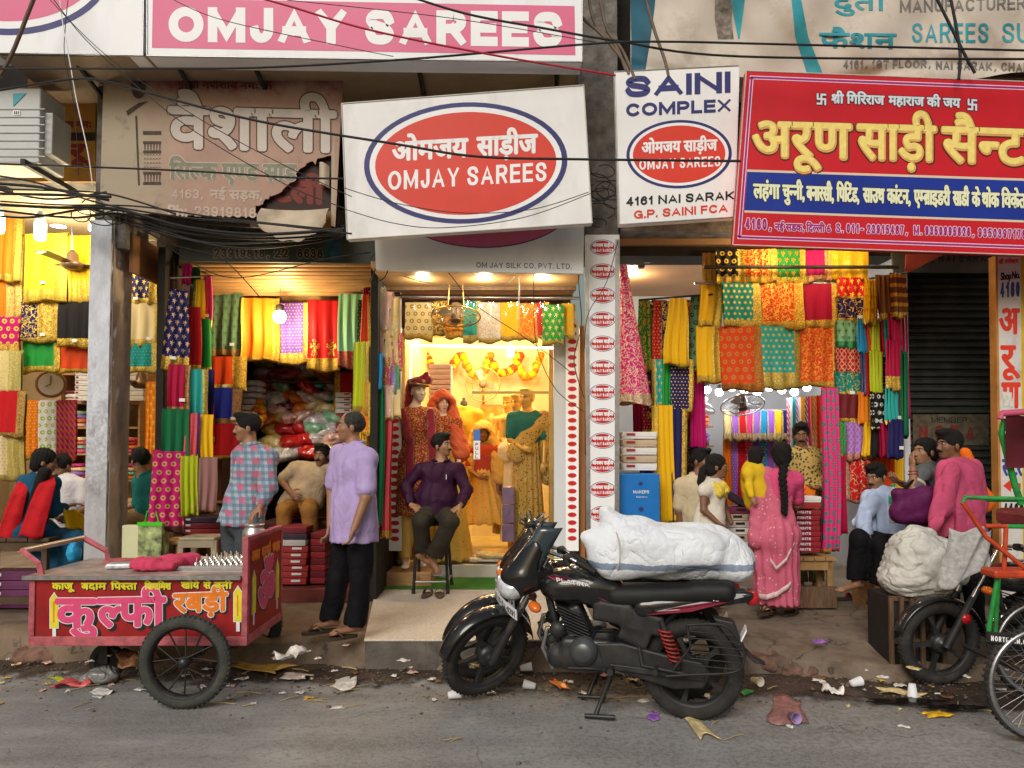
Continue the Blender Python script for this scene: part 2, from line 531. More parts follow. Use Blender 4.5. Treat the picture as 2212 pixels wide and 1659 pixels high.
def nets(D,lo,vox):
 S = D < 0
 nx,ny,nz = D.shape
 c = np.zeros((nx - 1,ny - 1,nz - 1),int)
 for dx in (0,1):
  for dy in (0,1):
   for dz in (0,1):
    c += S[dx:nx - 1 + dx,dy:ny - 1 + dy,dz:nz - 1 + dz]
 act = (c > 0) & (c < 8)
 idx = np.full(act.shape,-1)
 I = np.argwhere(act)
 idx[act] = np.arange(len(I))
 acc = np.zeros((len(I),3)); cnt = np.zeros(len(I))
 cor = [(a,b,e) for a in (0,1) for b in (0,1) for e in (0,1)]
 for a in cor:
  for axn in range(3):
   if a[axn] == 1: continue
   b = list(a); b[axn] = 1
   va = D[I[:,0] + a[0],I[:,1] + a[1],I[:,2] + a[2]]
   vb = D[I[:,0] + b[0],I[:,1] + b[1],I[:,2] + b[2]]
   m = (va < 0) != (vb < 0)
   t = np.where(m,va / np.where(va == vb,1,va - vb),0)
   p = np.tile(np.array(a,float),(len(I),1)); p[:,axn] += t
   acc[m] += p[m]; cnt[m] += 1
 V = lo + (I + acc / np.maximum(cnt,1)[:,None]) * vox
 F = []
 for axn in range(3):
  o1,o2 = [(1,2),(2,0),(0,1)][axn]
  sl_a = [slice(1,-1)] * 3; sl_a[axn] = slice(0,-1)
  sl_b = [slice(1,-1)] * 3; sl_b[axn] = slice(1,None)
  A,B = S[tuple(sl_a)],S[tuple(sl_b)]
  for flip in (False,True):
   m = (A & ~B) if not flip else (~A & B)
   e = np.argwhere(m)
   if not len(e): continue
   e = e + 1; e[:,axn] -= 1
   def q(d1,d2):
    z = e.copy(); z[:,o1] -= d1; z[:,o2] -= d2
    return idx[z[:,0],z[:,1],z[:,2]]
   f = np.stack([q(1,1),q(0,1),q(0,0),q(1,0)],1)
   if flip: f = f[:,::-1]
   F.append(f)
 F = np.concatenate(F) if F else np.zeros((0,4),int)
 F = F[(F >= 0).all(1)]
 return V,F
def folds(amp,freq,seed,stretch=(1,1,1)):
 r = np.random.default_rng(seed)
 ws = [(r.normal(size=3) * freq / np.array(stretch),r.uniform(0,6.28),r.uniform(.6,1.6)) for _ in range(5)]
 def f(X,Y,Z):
  o = 0
  q = .35 * np.sin(X * freq * .6 + Z * freq * .45 + seed)
  for w,ph,s in ws:
   o = o + 1.2 - 2.2 * np.abs(np.sin(.5 * (s * (w[0] * X + w[1] * Y + w[2] * Z) + ph + q)))
  return amp * o / 2.2
 return f
def sdf_obj(body,name,m,parent=None,vox=.012,noise=None,smooth_it=1,local=False):
 V,F = body.mesh(vox,noise)
 mb = MB()
 mb.v = [tuple(p) for p in V]; mb.f = [tuple(int(i) for i in f) for f in F]
 mb.sm = [True] * len(mb.f); mb.mi = [0] * len(mb.f)
 o = mb.build(name,m,parent,fix=False,local=local)
 if smooth_it:
  s = o.modifiers.new('soft','SMOOTH'); s.iterations = smooth_it; s.factor = .5
 return o
def rows(x,y,z):
 """rotation whose columns are the local axes"""
 return np.stack([np.array(x,float),np.array(y,float),np.array(z,float)],1)
# == lettering
def arc(cx,cy,rx,ry,a0,a1,n=14):
 return [(cx + rx * math.cos(R(a0 + (a1 - a0) * i / n)),cy + ry * math.sin(R(a0 + (a1 - a0) * i / n))) for i in range(n + 1)]
def spl(pts,n=6):
 o = []
 q = [pts[0]] + list(pts) + [pts[-1]]
 for i in range(1,len(q) - 2):
  p0,p1,p2,p3 = q[i - 1],q[i],q[i + 1],q[i + 2]
  for k in range(n):
   t = k / n
   o.append(tuple(.5 * ((2 * p1[j]) + (-p0[j] + p2[j]) * t + (2 * p0[j] - 5 * p1[j] + 4 * p2[j] - p3[j]) * t * t + (-p0[j] + 3 * p1[j] - 3 * p2[j] + p3[j]) * t ** 3) for j in (0,1)))
 o.append(tuple(pts[-1]))
 return o
_S = spl([(.97,.76),(.82,.95),(.5,1),(.18,.95),(.04,.77),(.2,.6),(.5,.52),(.82,.42),(.97,.24),(.82,.05),(.5,0),(.16,.06),(.0,.27)])
_O = arc(.5,.5,.5,.5,0,360,28)[:-1]
GL = {  # letter: (width, strokes)   a stroke that starts with 'o' is closed
 'A': (.82,[[(0,0),(.5,1.0),(1,0)],[(.2,.3),(.8,.3)]]),
 'B': (.72,[[(0,0),(0,1)],[(0,1),(.55,1)] + arc(.55,.76,.36,.24,90,-90,8) + [(0,.52)],[(0,.52),(.6,.52)] + arc(.6,.26,.4,.26,90,-90,8) + [(0,0)]]),
 'C': (.8,[arc(.52,.5,.5,.5,42,318,20)]),
 'D': (.76,[[(0,0),(0,1)],[(0,1),(.45,1)] + arc(.45,.5,.55,.5,90,-90,14) + [(0,0)]]),
 'E': (.66,[[(0,0),(0,1)],[(0,1),(1,1)],[(0,.52),(.92,.52)],[(0,0),(1,0)]]),
 'F': (.62,[[(0,0),(0,1)],[(0,1),(1,1)],[(0,.5),(.88,.5)]]),
 'G': (.82,[arc(.52,.5,.5,.5,42,330,20),[(1,.0),(1,.45)],[(1,.45),(.58,.45)]]),
 'H': (.76,[[(0,0),(0,1)],[(1,0),(1,1)],[(0,.52),(1,.52)]]),
 'I': (.2,[[(.5,0),(.5,1)]]),
 'J': (.58,[[(1,1),(1,.32)] + arc(.5,.32,.5,.32,0,-175,10)]),
 'K': (.76,[[(0,0),(0,1)],[(1,1),(0,.36)],[(.3,.55),(1,0)]]),
 'L': (.62,[[(0,1),(0,0)],[(0,0),(1,0)]]),
 'M': (.92,[[(0,0),(0,1)],[(1,0),(1,1)],[(.02,1),(.5,.12),(.98,1)]]),
 'N': (.76,[[(0,0),(0,1)],[(1,0),(1,1)],[(0,1),(1,0)]]),
 'O': (.86,[['o'] + _O]),
 'P': (.7,[[(0,0),(0,1)],[(0,1),(.6,1)] + arc(.6,.72,.4,.28,90,-90,10) + [(0,.44)]]),
 'R': (.74,[[(0,0),(0,1)],[(0,1),(.6,1)] + arc(.6,.74,.38,.26,90,-90,10) + [(0,.48)],[(.55,.48),(1,0)]]),
 'S': (.72,[_S]),
 'T': (.7,[[(.5,0),(.5,1)],[(0,1),(1,1)]]),
 'U': (.74,[[(0,1),(0,.36)] + arc(.5,.36,.5,.36,180,360,12) + [(1,1)]]),
 'V': (.78,[[(0,1),(.5,0),(1,1)]]),
 'X': (.76,[[(0,1),(1,0)],[(0,0),(1,1)]]),
 'Y': (.78,[[(0,1),(.5,.42),(1,1)],[(.5,.42),(.5,0)]]),
 '0': (.6,[['o'] + _O]),
 '1': (.42,[[(.75,0),(.75,1)],[(.75,.97),(.1,.72)]]),
 '2': (.6,[spl([(.03,.7),(.15,.93),(.5,1),(.85,.93),(.97,.72),(.8,.48),(.4,.24),(.08,0)]),[(0,0),(1,0)]]),
 '3': (.6,[spl([(.03,.78),(.2,.95),(.5,1),(.82,.93),(.93,.75),(.8,.57),(.45,.53)]),spl([(.45,.53),(.82,.47),(.98,.26),(.82,.06),(.48,0),(.16,.06),(0,.25)])]),
 '4': (.62,[[(.72,0),(.72,1)],[(.68,1),(0,.3)],[(0,.27),(1,.27)]]),
 '5': (.6,[[(.95,1),(.18,1)],[(.16,1),(.08,.5)],spl([(.08,.5),(.28,.6),(.55,.64),(.86,.54),(.98,.32),(.84,.08),(.48,0),(.15,.06),(0,.22)])]),
 '6': (.6,[['o'] + arc(.5,.31,.48,.31,0,360,18)[:-1],spl([(.93,.82),(.75,.98),(.5,1),(.2,.88),(.03,.6),(.02,.32)])]),
 '7': (.58,[[(0,1),(1,1)],[(.98,.98),(.35,0)]]),
 '8': (.6,[['o'] + arc(.5,.76,.4,.24,0,360,16)[:-1],['o'] + arc(.5,.26,.5,.26,0,360,16)[:-1]]),
 '9': (.6,[['o'] + arc(.5,.69,.48,.31,0,360,18)[:-1],spl([(.07,.18),(.25,.02),(.5,0),(.8,.12),(.97,.4),(.98,.68)])]),
 '.': (.16,[[(.5,0),(.5,.04)]]),
 ':': (.16,[[(.5,0),(.5,.04)],[(.5,.55),(.5,.59)]]),
 ',': (.18,[[(.6,.05),(.35,-.14)]]),
 '-': (.34,[[(0,.42),(1,.42)]]),
 ' ': (.34,[]),
}
def ribbon(pts,t,closed=False):
 """a stroke of thickness t along pts -> verts, quads"""
 pts = [np.array(p,float) for p in pts]
 n = len(pts)
 if not closed:
  d0 = pts[0] - pts[1]; pts[0] = pts[0] + d0 / (np.linalg.norm(d0) + 1e-9) * t * .5
  d1 = pts[-1] - pts[-2]; pts[-1] = pts[-1] + d1 / (np.linalg.norm(d1) + 1e-9) * t * .5
 vs = []
 for i in range(n):
  a = pts[(i - 1) % n] if (closed or i) else pts[i]
  b = pts[(i + 1) % n] if (closed or i < n - 1) else pts[i]
  d1 = pts[i] - a; d2 = b - pts[i]
  l1,l2 = np.linalg.norm(d1),np.linalg.norm(d2)
  d1 = d1 / l1 if l1 > 1e-9 else d2 / (l2 + 1e-9)
  d2 = d2 / l2 if l2 > 1e-9 else d1
  nn = np.array([-(d1 + d2)[1],(d1 + d2)[0]])
  ln = np.linalg.norm(nn)
  nn = nn / ln if ln > 1e-6 else np.array([-d1[1],d1[0]])
  mit = min(1.6,1 / max(.35,abs(nn @ np.array([-d1[1],d1[0]]))))
  vs += [pts[i] + nn * t / 2 * mit,pts[i] - nn * t / 2 * mit]
 fs = [(2 * i,2 * i + 1,2 * ((i + 1) % n) + 1,2 * ((i + 1) % n)) for i in range(n if closed else n - 1)]
 return vs,fs
def latin(s,t=.2,sx=1.0,gap=.13):
 """capital letters as strokes: list of layers (verts, faces) and the total width; cap height 1"""
 x = 0.0
 lays = []
 for ch in s:
  w,st = GL[ch]
  w = w * sx
  if ch == 'I' or ch in '.:': w = t * (1.0 if ch == 'I' else 1.1)
  elif ch != ' ': w = max(w,t * 2.1)
  for k,q in enumerate(st):
   cl = q[0] == 'o'
   pts = [(t / 2 + px * (w - t),t / 2 + py * (1 - t)) for px,py in (q[1:] if cl else q)]
   vs,fs = ribbon(pts,t,cl)
   lo = -9 if ch == ',' else 0.0
   vs = [(min(max(v[0],0),w) + x,min(max(v[1],lo),1.0)) for v in vs]
   lays.append((vs,fs,k))
  x += w + (gap if ch != ' ' else 0)
 return lays,x - gap
_tc = {}
def _font(body):
 c = bpy.data.curves.new('t','FONT'); c.body = body; c.size = 1; c.resolution_u = 3
 o = bpy.data.objects.new('t',c)
 me = o.to_mesh()
 vs = np.array([v.co[:2] for v in me.vertices]) if len(me.vertices) else np.zeros((0,2))
 fs = [tuple(p.vertices) for p in me.polygons]
 o.to_mesh_clear(); bpy.data.objects.remove(o); bpy.data.curves.remove(c)
 return vs,fs
def glyphs(body):
 """outline of a run of text and how far it advances"""
 if body not in _tc:
  vs,fs = _font(body)
  a,_ = _font(body + '.'); d,_ = _font('.')
  adv = (a[:,0].max() - d[:,0].max()) if len(a) else .3
  _tc[body] = (vs,fs,adv)
 return _tc[body]
def deva(s):
 """words in visual order; {x} is a half letter, ~ hangs an r-stroke under the letter before it"""
 import re
 V,F,x = [],[],0.0
 s = re.sub(r'((?:\{.\})*[\u0915-\u0939]~?)\u093f','\u093f\\1',s)
 for tok in re.findall(r'\{.\}|~|[^{}~]+',s):
  b = len(V)
  if tok == '~':
   q = [(x - .3,.12),(x - .24,.2),(x - .44,.02),(x - .48,-.06)]
   V += [(x - .21,.22),(x - .185,.155),(x - .40,-.02),(x - .44,.03)]
   F.append((b,b + 1,b + 2,b + 3))
  elif tok[0] == '{':
   vs,fs,adv = glyphs(tok[1])
   low = vs[vs[:,1] < .03]
   mx = low[:,0].max()
   cut = mx - .10
   bm = bmesh.new()
   bv = [bm.verts.new((p[0],p[1],0)) for p in vs]
   for f in fs:
    try: bm.faces.new([bv[i] for i in f])
    except ValueError: pass
   bmesh.ops.bisect_plane(bm,geom=bm.verts[:] + bm.edges[:] + bm.faces[:],plane_co=(cut,0,0),plane_no=(1,0,0),clear_outer=True)
   bm.verts.index_update()
   V += [(v.co.x + x,v.co.y) for v in bm.verts]
   F += [tuple(v.index + b for v in f.verts) for f in bm.faces]
   bm.free()
   x += cut
  else:
   vs,fs,adv = glyphs(tok)
   V += [(p[0] + x,p[1]) for p in vs]
   F += [tuple(i + b for i in f) for f in fs]
   x += adv
 return np.array(V),F,x
class Plane:
 """a board or wall in the place, written on in photo coordinates; layers stand proud of it by fractions of a millimetre"""
 def __init__(s,Y,tilt=0.0,slope=0.0,p0=(1106,300)):
  s.Y,s.tilt,s.slope,s.p0 = Y,tilt,slope,p0
 def __call__(s,px,py,d=0.0):
  Y = s.Y + (px - s.p0[0]) * s.slope + (py - s.p0[1]) * s.tilt
  return P(px,py,Y - d * .5)
def put(mb,pl,vs,fs,to,d):
 mb.add([pl(*to(x,y),d) for x,y in vs],fs)
def affine(x0,yb,x1,y1,h,w,rise=0.0):
 """text space (width w, height 1) -> photo: baseline from (x0, yb) to (x1, y1), cap height h"""
 def f(x,y):
  t = x / w
  return (x0 + (x1 - x0) * t + rise * y,yb + (y1 - yb) * t - h * y)
 return f
def write_latin(mb,pl,s,x0,yb,x1,y1,h,t=.2,d=.002,sx=None,gap=.13,grow=0.0,shift=(0,0)):
 if sx is None:
  want = math.hypot(x1 - x0,y1 - yb) / h
  lo,hi = .2,3.0
  for _ in range(24):
   sx = (lo + hi) / 2
   if latin(s,t,sx,gap)[1] < want: lo = sx
   else: hi = sx
 lays,w = latin(s,t,sx,gap)
 to = affine(x0 + shift[0],yb + shift[1],x1 + shift[0],y1 + shift[1],h,w)
 for vs,fs,k in lays:
  put(mb,pl,vs,fs,to,d + k * .00012)
def write(mb,pl,s,x0,yb,x1,y1,h,d=.002,bold=0.0,shift=(0,0),n=8):
 """font text; h is the height in photo px of the letters' headline (0.62 em); bold thickens every stroke by that many px"""
 V,F,w = deva(s)
 if not len(V): return
 x_lo,x_hi = V[:,0].min(),V[:,0].max()
 V = V.copy(); V[:,0] -= x_lo
 to = affine(x0 + shift[0],yb + shift[1],x1 + shift[0],y1 + shift[1],h / .62,x_hi - x_lo)
 offs = [(0,0)]
 if bold:
  offs += [(bold * math.cos(2 * math.pi * k / n),bold * math.sin(2 * math.pi * k / n)) for k in range(n)]
 for k,(ox,oy) in enumerate(offs):
  put(mb,pl,V,F,lambda x,y: (to(x,y)[0] + ox,to(x,y)[1] + oy),d + k * .00012)
def oval(mb,pl,cx,cy,rx,ry,d,rot=0.0,n=56,inner=None):
 c,s = math.cos(rot),math.sin(rot)
 def pt(k,f):
  a = 2 * math.pi * k / n
  x,y = rx * f * math.cos(a),ry * f * math.sin(a)
  if f != 1 and inner: x,y = inner[0] * math.cos(a),inner[1] * math.sin(a)
  return pl(cx + x * c - y * s,cy + x * s + y * c,d)
 if inner:
  vs = [pt(k,1) for k in range(n)] + [pt(k,.5) for k in range(n)]
  mb.add(vs,[(k,(k + 1) % n,(k + 1) % n + n,k + n) for k in range(n)])
 else:
  mb.add([pt(k,1) for k in range(n)],[tuple(range(n))])
def poly(mb,pl,pts,d):
 mb.add([pl(x,y,d) for x,y in pts],[tuple(range(len(pts)))])
def slab(mb,pl,pts,d,thick):
 """a board with these corners in the photo, front face d proud of the plane, thick metres deep"""
 n = len(pts)
 f = [pl(x,y,d) for x,y in pts]
 b = [p + Vector((0,thick,0)) for p in f]
 mb.add(f + b,[tuple(range(n)),tuple(range(2 * n - 1,n - 1,-1))] + [(i,i + n,(i + 1) % n + n,(i + 1) % n) for i in range(n)])
# == hanging cloth
def hang(name,px0,py0,px1,py1,Y,base,label,kind='plain',acc=(.75,.5,.08),acc2=None,side=.0,hem=.14,left=.0,
   group=None,rz=0.0,w=None,thick=.03,wave=.012,waves=3.0,cat='saree',tagc=None,taper=1.0,seed=None,sag=0.0,gather=0.0):
 """a folded cloth hung from a rail: a doubled sheet with a rounded fold at the bottom"""
 r = np.random.default_rng(seed if seed is not None else abs(hash((round(px0),round(py0),round(px1)))) % 99991)
 a,b = P(px0,py0,Y),P(px1,py0,Y)
 wd = (b - a).length if w is None else w
 h = (P((px0 + px1) / 2,py0,Y) - P((px0 + px1) / 2,py1,Y)).length
 org = (a + b) / 2
 ph,ph2 = r.uniform(0,6.28,2)
 nu,nv = max(10,int(6 * waves)),22
 sl = r.uniform(-.012,.012)
 def fn(u,v):
  if v < .46: t,side_ = v / .46,-1
  elif v > .54: t,side_ = (1 - v) / .46,1
  else: t,side_ = 1,math.sin((v - .5) / .04 * math.pi / 2)
  wloc = wd * (1 + (taper - 1) * t) * (1 - gather * (1 - t) ** 2)
  x = (u - .5) * wloc
  z = -h * t
  y = side_ * thick / 2
  g = .25 + .75 * t
  y += 1.25 * wave * g * (math.sin(2 * math.pi * waves * u + ph + .5 * math.sin(3 * t + ph2)) + .45 * math.sin(2 * math.pi * waves * 2.3 * u + ph2))
  x += wave * .8 * math.sin(4 * t + ph) * t
  z += sl * (u - .5) * 2.6 * t + .013 * math.sin(7 * u + ph2) * t - sag * math.sin(math.pi * u) * (1 - t)
  if .46 <= v <= .54: z -= (1 - abs(side_)) * thick * .5
  if side_ > 0: z += .012
  return Vector((x,y,z))
 mb = MB(); mb.grid(fn,nu,nv)
 m = cloth_mat(kind)
 o = mb.build(name,m,fix=False)
 o.location = org
 o.rotation_euler = (0,r.normal() * .016,rz + r.normal() * .07)
 o.color = (*base,1)
 o['accent'] = list(acc); o['accent_b'] = list(acc2 if acc2 is not None else acc)
 o['border_side'] = float(side); o['border_hem'] = float(hem); o['border_left'] = float(left)
 tag(o,label,cat,group)
 if tagc:
  t = MB(); x,z = (r.uniform(-.2,.3) * wd,-h * r.uniform(.72,.93))
  t.box((x,-thick / 2 - wave * 1.7 - .004,z),(.05,.002,.03))
  t.build('price_tag',mat('tag_card',(.8,.78,.72),var=.05),o,local=True)
 return o
# == people
def V3(p): return np.array(p,float)
def unit(v):
 v = np.array(v,float); return v / (np.linalg.norm(v) + 1e-9)
def hand_prims(b,w,d,n,side,curl=.5,s=1.0):
 """palm, four separate fingers and a thumb: w wrist, d direction of the fingers, n palm normal, side +1 or -1 puts the thumb"""
 d = unit(d); n = unit(n - d * (n @ d)); l = np.cross(d,n) * side
 w = V3(w)
 b.ell(w + d * .045 * s,(.043 * s,.052 * s,.018 * s),rows(l,d,n),k=.012)
 for i,(off,ln) in enumerate(((-.03,.058),(-.011,.072),(.01,.078),(.03,.068))):
  p0 = w + d * .082 * s + l * off * s
  c1,c2 = curl * .7,curl * 1.7
  p1 = p0 + (d * math.cos(c1) + n * math.sin(c1) + l * off * 1.5) * ln * .5 * s
  p2 = p1 + (d * math.cos(c2) + n * math.sin(c2)) * ln * .5 * s
  b.cone(p0,p1,.0095 * s,.0088 * s,k=.004); b.cone(p1,p2,.0088 * s,.0072 * s,k=.003)
 q0 = w + d * .025 * s + l * .036 * s
 q1 = q0 + (d * .6 + l * .7 + n * .3) * .04 * s
 q2 = q1 + (d * .85 + l * .2 + n * .45) * .035 * s
 b.cone(q0,q1,.012 * s,.0105 * s,k=.006); b.cone(q1,q2,.0105 * s,.008 * s,k=.003)
def head_frame(yaw,pitch=0.0,roll=0.0):
 """yaw 0 looks at the camera side (-Y), 90 looks to the photo's right (+X)"""
 f = V3((math.sin(R(yaw)) * math.cos(R(pitch)),-math.cos(R(yaw)) * math.cos(R(pitch)),math.sin(R(pitch))))
 r = unit(np.cross(f,(0,0,1)))
 u = np.cross(r,f)
 u = unit(u * math.cos(R(roll)) + r * math.sin(R(roll)))
 r = np.cross(f,u)
 return rows(r,f,u)
def head_prims(b,c,M,s=1.0,chub=1.0):
 c = V3(c)
 L = lambda x,y,z: c + M @ (V3((x,y,z)) * s)
 b.ell(L(0,-.014,.03),V3((.074,.094,.088)) * s,M,k=.01)
 b.ell(L(0,.03,-.04),V3((.055 * chub,.06,.072)) * s,M,k=.03)
 b.ell(L(0,.058,-.092),V3((.025 * chub,.022,.018)) * s,M,k=.025)
 for q in (-1,1):
  b.ell(L(q * .036,.055,-.02),V3((.022 * chub,.022,.02)) * s,M,k=.02)
  b.ell(L(q * .078,-.012,-.012),V3((.009,.02,.032)) * s,M,k=.004)
  b.ell(L(q * .03,.092,.012),V3((.017,.012,.010)) * s,M,k=.008,op='s')
 b.ell(L(0,.073,.03),V3((.046,.016,.01)) * s,M,k=.015)
 b.cone(L(0,.082,.015),L(0,.102,-.026),.007 * s,.010 * s,k=.008)
 b.ell(L(0,.098,-.03),V3((.018,.012,.009)) * s,M,k=.006)
 b.ell(L(0,.085,-.057),V3((.022,.011,.006)) * s,M,k=.004)
 b.ell(L(0,.083,-.067),V3((.018,.010,.006)) * s,M,k=.004)
def face_bits(root,c,M,s=1.0,beard=None,tash=None,brow=True,hair_m=None,eye_m=None,lips=None):
 c = V3(c)
 L = lambda x,y,z: Vector(c + M @ (V3((x,y,z)) * s))
 RM = Matrix([list(r) for r in M])
 em = eye_m or mat('eye_white',(.55,.5,.45),rough=.3,var=0)
 for q in (-1,1):
  e = MB(); e.ball(L(q * .03,.0765,.012),(.0125 * s,.008 * s,.006 * s),10,6,RM)
  eo = e.build('eye',em,root)
  i = MB(); i.ball(L(q * .03,.0825,.012),(.006 * s,.003 * s,.0055 * s),8,6,RM)
  i.build('iris',mat('iris_dark',(.012,.008,.006),rough=.2,var=0),eo)
  if brow:
   t = MB(); t.tube([L(q * .012,.086,.029),L(q * .03,.085,.034),L(q * .05,.07,.029)],[.003 * s,.0045 * s,.002 * s],6)
   t.build('eyebrow',hair_m or M_HAIR(),root)
 if tash:
  t = MB(); t.tube([L(-.03,.082,-.052),L(-.013,.1,-.045),L(0,.104,-.044),L(.013,.1,-.045),L(.03,.082,-.052)],[.004 * s,.0075 * s,.007 * s,.0075 * s,.004 * s],8)
  t.build('moustache',tash,root)
 if lips:
  t = MB(); t.tube([L(-.02,.086,-.062),L(0,.098,-.061),L(.02,.086,-.062)],[.003 * s,.0065 * s,.003 * s],8)
  t.build('lips',lips,root)
def hair_cap(root,c,M,s=1.0,m=None,style='short',seed=1):
 c = V3(c)
 L = lambda x,y,z: c + M @ (V3((x,y,z)) * s)
 b = Body()
 up = M[:,2]
 if style == 'bald':
  b.ell(L(0,-.024,.034),V3((.081,.094,.086)) * s,M,k=.01)
  b.ell(L(0,.075,.05),V3((.058,.062,.06)) * s,M,k=.02,op='s')
  b.ell(L(0,.1,-.02),V3((.09,.08,.075)) * s,M,k=.01,op='s')
  b.half(L(0,0,-.045),-up,k=.01)
 elif style == 'short':
  b.ell(L(0,-.018,.042),V3((.083,.101,.09)) * s,M,k=.01)
  b.ell(L(0,.05,.108),V3((.06,.05,.024)) * s,M,k=.03)
  b.ell(L(0,.098,-.012),V3((.074,.062,.07)) * s,M,k=.012,op='s')
  for q in (-1,1): b.ell(L(q * .085,.05,-.045),V3((.03,.055,.05)) * s,M,k=.01,op='s')
  b.half(L(0,-.02,-.058),-up + M[:,1] * .3,k=.01)
 elif style == 'long':
  b.ell(L(0,-.022,.035),V3((.088,.104,.096)) * s,M,k=.01)
  b.ell(L(0,-.06,-.035),V3((.075,.06,.07)) * s,M,k=.03)
  b.ell(L(0,.1,-.02),V3((.07,.07,.085)) * s,M,k=.012,op='s')
 nz = folds(.0045 * s,80,seed,(1,1,2.5))
 return sdf_obj(b,'hair',m or M_HAIR(),root,vox=.0065 * s,noise=nz)
def M_HAIR(): return mat('hair_black',(.009,.008,.007),rough=.7,var=.3,scale=60,bump=.8,bscale=260,spec=.25)
SKIN = {
 'mid': ('skin_mid',(.29,.145,.08)),'dark': ('skin_dark',(.19,.09,.05)),'light': ('skin_light',(.38,.2,.115)),
}
def skin(k):
 n,c = SKIN[k]
 return mat(n,c,rough=.5,var=.1,scale=14,bump=.08,bscale=220,spec=.4)
class Figure:
 """a person posed by joints read off the photo; J: name -> (px, py, dY)"""
 def __init__(s,name,label,Y,J,cat='person',look=0,pitch=0,roll=0,skin_m=None,head_s=1.0,group=None):
  s.Y = Y
  s.j = {k: V3(P(v[0],v[1],Y + (v[2] if len(v) > 2 else 0))) for k,v in J.items()}
  base = s.j.get('base',s.j['pelvis'])
  lowest = min(p[2] for p in s.j.values())
  s.root = thing(name,label,cat,(s.j['pelvis'][0],s.j['pelvis'][1],lowest),group)
  s.M = head_frame(look,pitch,roll)
  s.hs = head_s
  s.skin_m = skin_m or skin('mid')
  s.b = Body()
 def torso(s,b,g=0.0,belly=1.0,wide=1.0):
  j = s.j
  sa,sb,ch,pe = j['sa'],j['sb'],j['chest'],j['pelvis']
  lat = unit(sa - sb); up = unit(ch - pe); fw = unit(np.cross(lat,up)); up = np.cross(fw,lat)
  Mx = rows(lat,fw,up)
  hw = np.linalg.norm(sa - sb) / 2
  ln = np.linalg.norm(ch - pe)
  b.cone(sa - lat * .03,sb + lat * .03,.058 + g,k=.04)
  for e_ in (sa,sb): b.cone(j['neck'] + V3((0,0,-.01)),e_,.048 + g * .6,.05 + g,k=.04)
  b.ell(ch,(hw * .86 * wide + g,.112 + g,.17 + g),Mx,k=.05)
  b.ell((ch * .45 + pe * .55),(hw * .82 * belly * wide + g,.112 * belly + g,ln * .5 + g),Mx,k=.06)
  b.ell(pe,(hw * .86 * wide + g,.115 + g,.12 + g),Mx,k=.05)
  return Mx
 def body(s,legs=True,feet=True,arms='ab',hands='ab',curl=None,pn=None,head=True,chub=1.0,vox=.0075,arm_r=1.0,thumb=None,limb_s=1.0):
  j,b = s.j,s.b
  q = limb_s
  if head:
   head_prims(b,j['head'],s.M,s.hs,chub)
   b.cone(j['head'] + s.M @ V3((0,-.02,-.06)) * s.hs,j['neck'],.05 * s.hs,.055 * s.hs,k=.02)
  s.torso(b,-.012)
  b.cone(j['neck'],(j['sa'] + j['sb']) / 2,.055 * q,.07 * q,k=.04)
  for a in arms:
   if 'e' + a not in j: continue
   b.cone(j['s' + a],j['e' + a],.05 * arm_r * q,.041 * arm_r * q,k=.03)
   if 'w' + a in j:
    b.cone(j['e' + a],j['w' + a],.041 * arm_r * q,.027 * arm_r * q,k=.015)
    if a in hands and 'h' + a in j:
     d = unit(j['h' + a] - j['w' + a])
     n = V3((pn or {}).get(a,(0,1,0)))
     hand_prims(b,j['w' + a],d,n,(thumb or {}).get(a,1),(curl or {}).get(a,.5),q)
  if legs:
   for a in 'ab':
    if 'k' + a not in j: continue
    b.cone(j['p' + a],j['k' + a],.08 * q,.055 * q,k=.03)
    if 'n' + a in j:
     b.cone(j['k' + a],j['n' + a],.052 * q,.036 * q,k=.02)
     if feet and 't' + a in j: s.foot(b,a,q)
  o = sdf_obj(b,'body',s.skin_m,s.root,vox)
  return o
 def foot(s,b,a,q=1.0):
  n,t = s.j['n' + a],s.j['t' + a]
  d = unit(t - n); d2 = unit((d[0],d[1],d[2] * .4))
  heel = n - d2 * .045 * q + V3((0,0,-.035 * q))
  b.cone(n,heel,.036 * q,.03 * q,k=.02)
  b.cone(heel,t - d * .03,.03 * q,.028 * q,k=.03,flat=((0,0,1),1.15))
  lat = unit(np.cross(d2,(0,0,1)))
  for i,(o,l) in enumerate(((-.032,.026),(-.017,.034),(0,.038),(.016,.036),(.033,.03))):
   p = t + lat * o * q - d * .03 * q
   b.cone(p,p + d * l * q,.011 * q,.009 * q,k=.006)
 def shirt(s,m,sleeve='long',g=.012,hem=None,belly=1.0,wide=1.0,fold=.0055,seed=3,vox=.01,name='shirt',collar=None,arms='ab',cuff=.85,neck_r=.06,loose=1.0,arm_r=1.0,open_front=False):
  j = s.j; b = Body()
  Mx = s.torso(b,g,belly,wide)
  if hem is not None:
   hw = np.linalg.norm(j['sa'] - j['sb']) / 2; rr = hw * .9 * wide + g + .012
   b.cone(j['pelvis'] * .7 + j['chest'] * .3,j['pelvis'] + (j['pelvis'] - j['chest']) * (hem + .2),rr * .97,rr * 1.04,k=.05,flat=(Mx[:,1],rr / (.142 * max(1,belly) + g)))
  for a in arms:
   if 'e' + a not in j: continue
   S,E = j['s' + a],j['e' + a]
   r0 = .062 * loose * arm_r; r1 = .055 * loose * arm_r
   if sleeve == 'short':
    b.cone(S,S + (E - S) * .78,r0,r1 * 1.12,k=.03)
    b.half
   elif sleeve == 'none': pass
   else:
    b.cone(S,E,r0,r1,k=.03)
    if 'w' + a in j:
     Wq = E + (j['w' + a] - E) * (cuff if sleeve == 'long' else .45)
     b.cone(E,Wq,r1,.04 * loose * arm_r,k=.02)
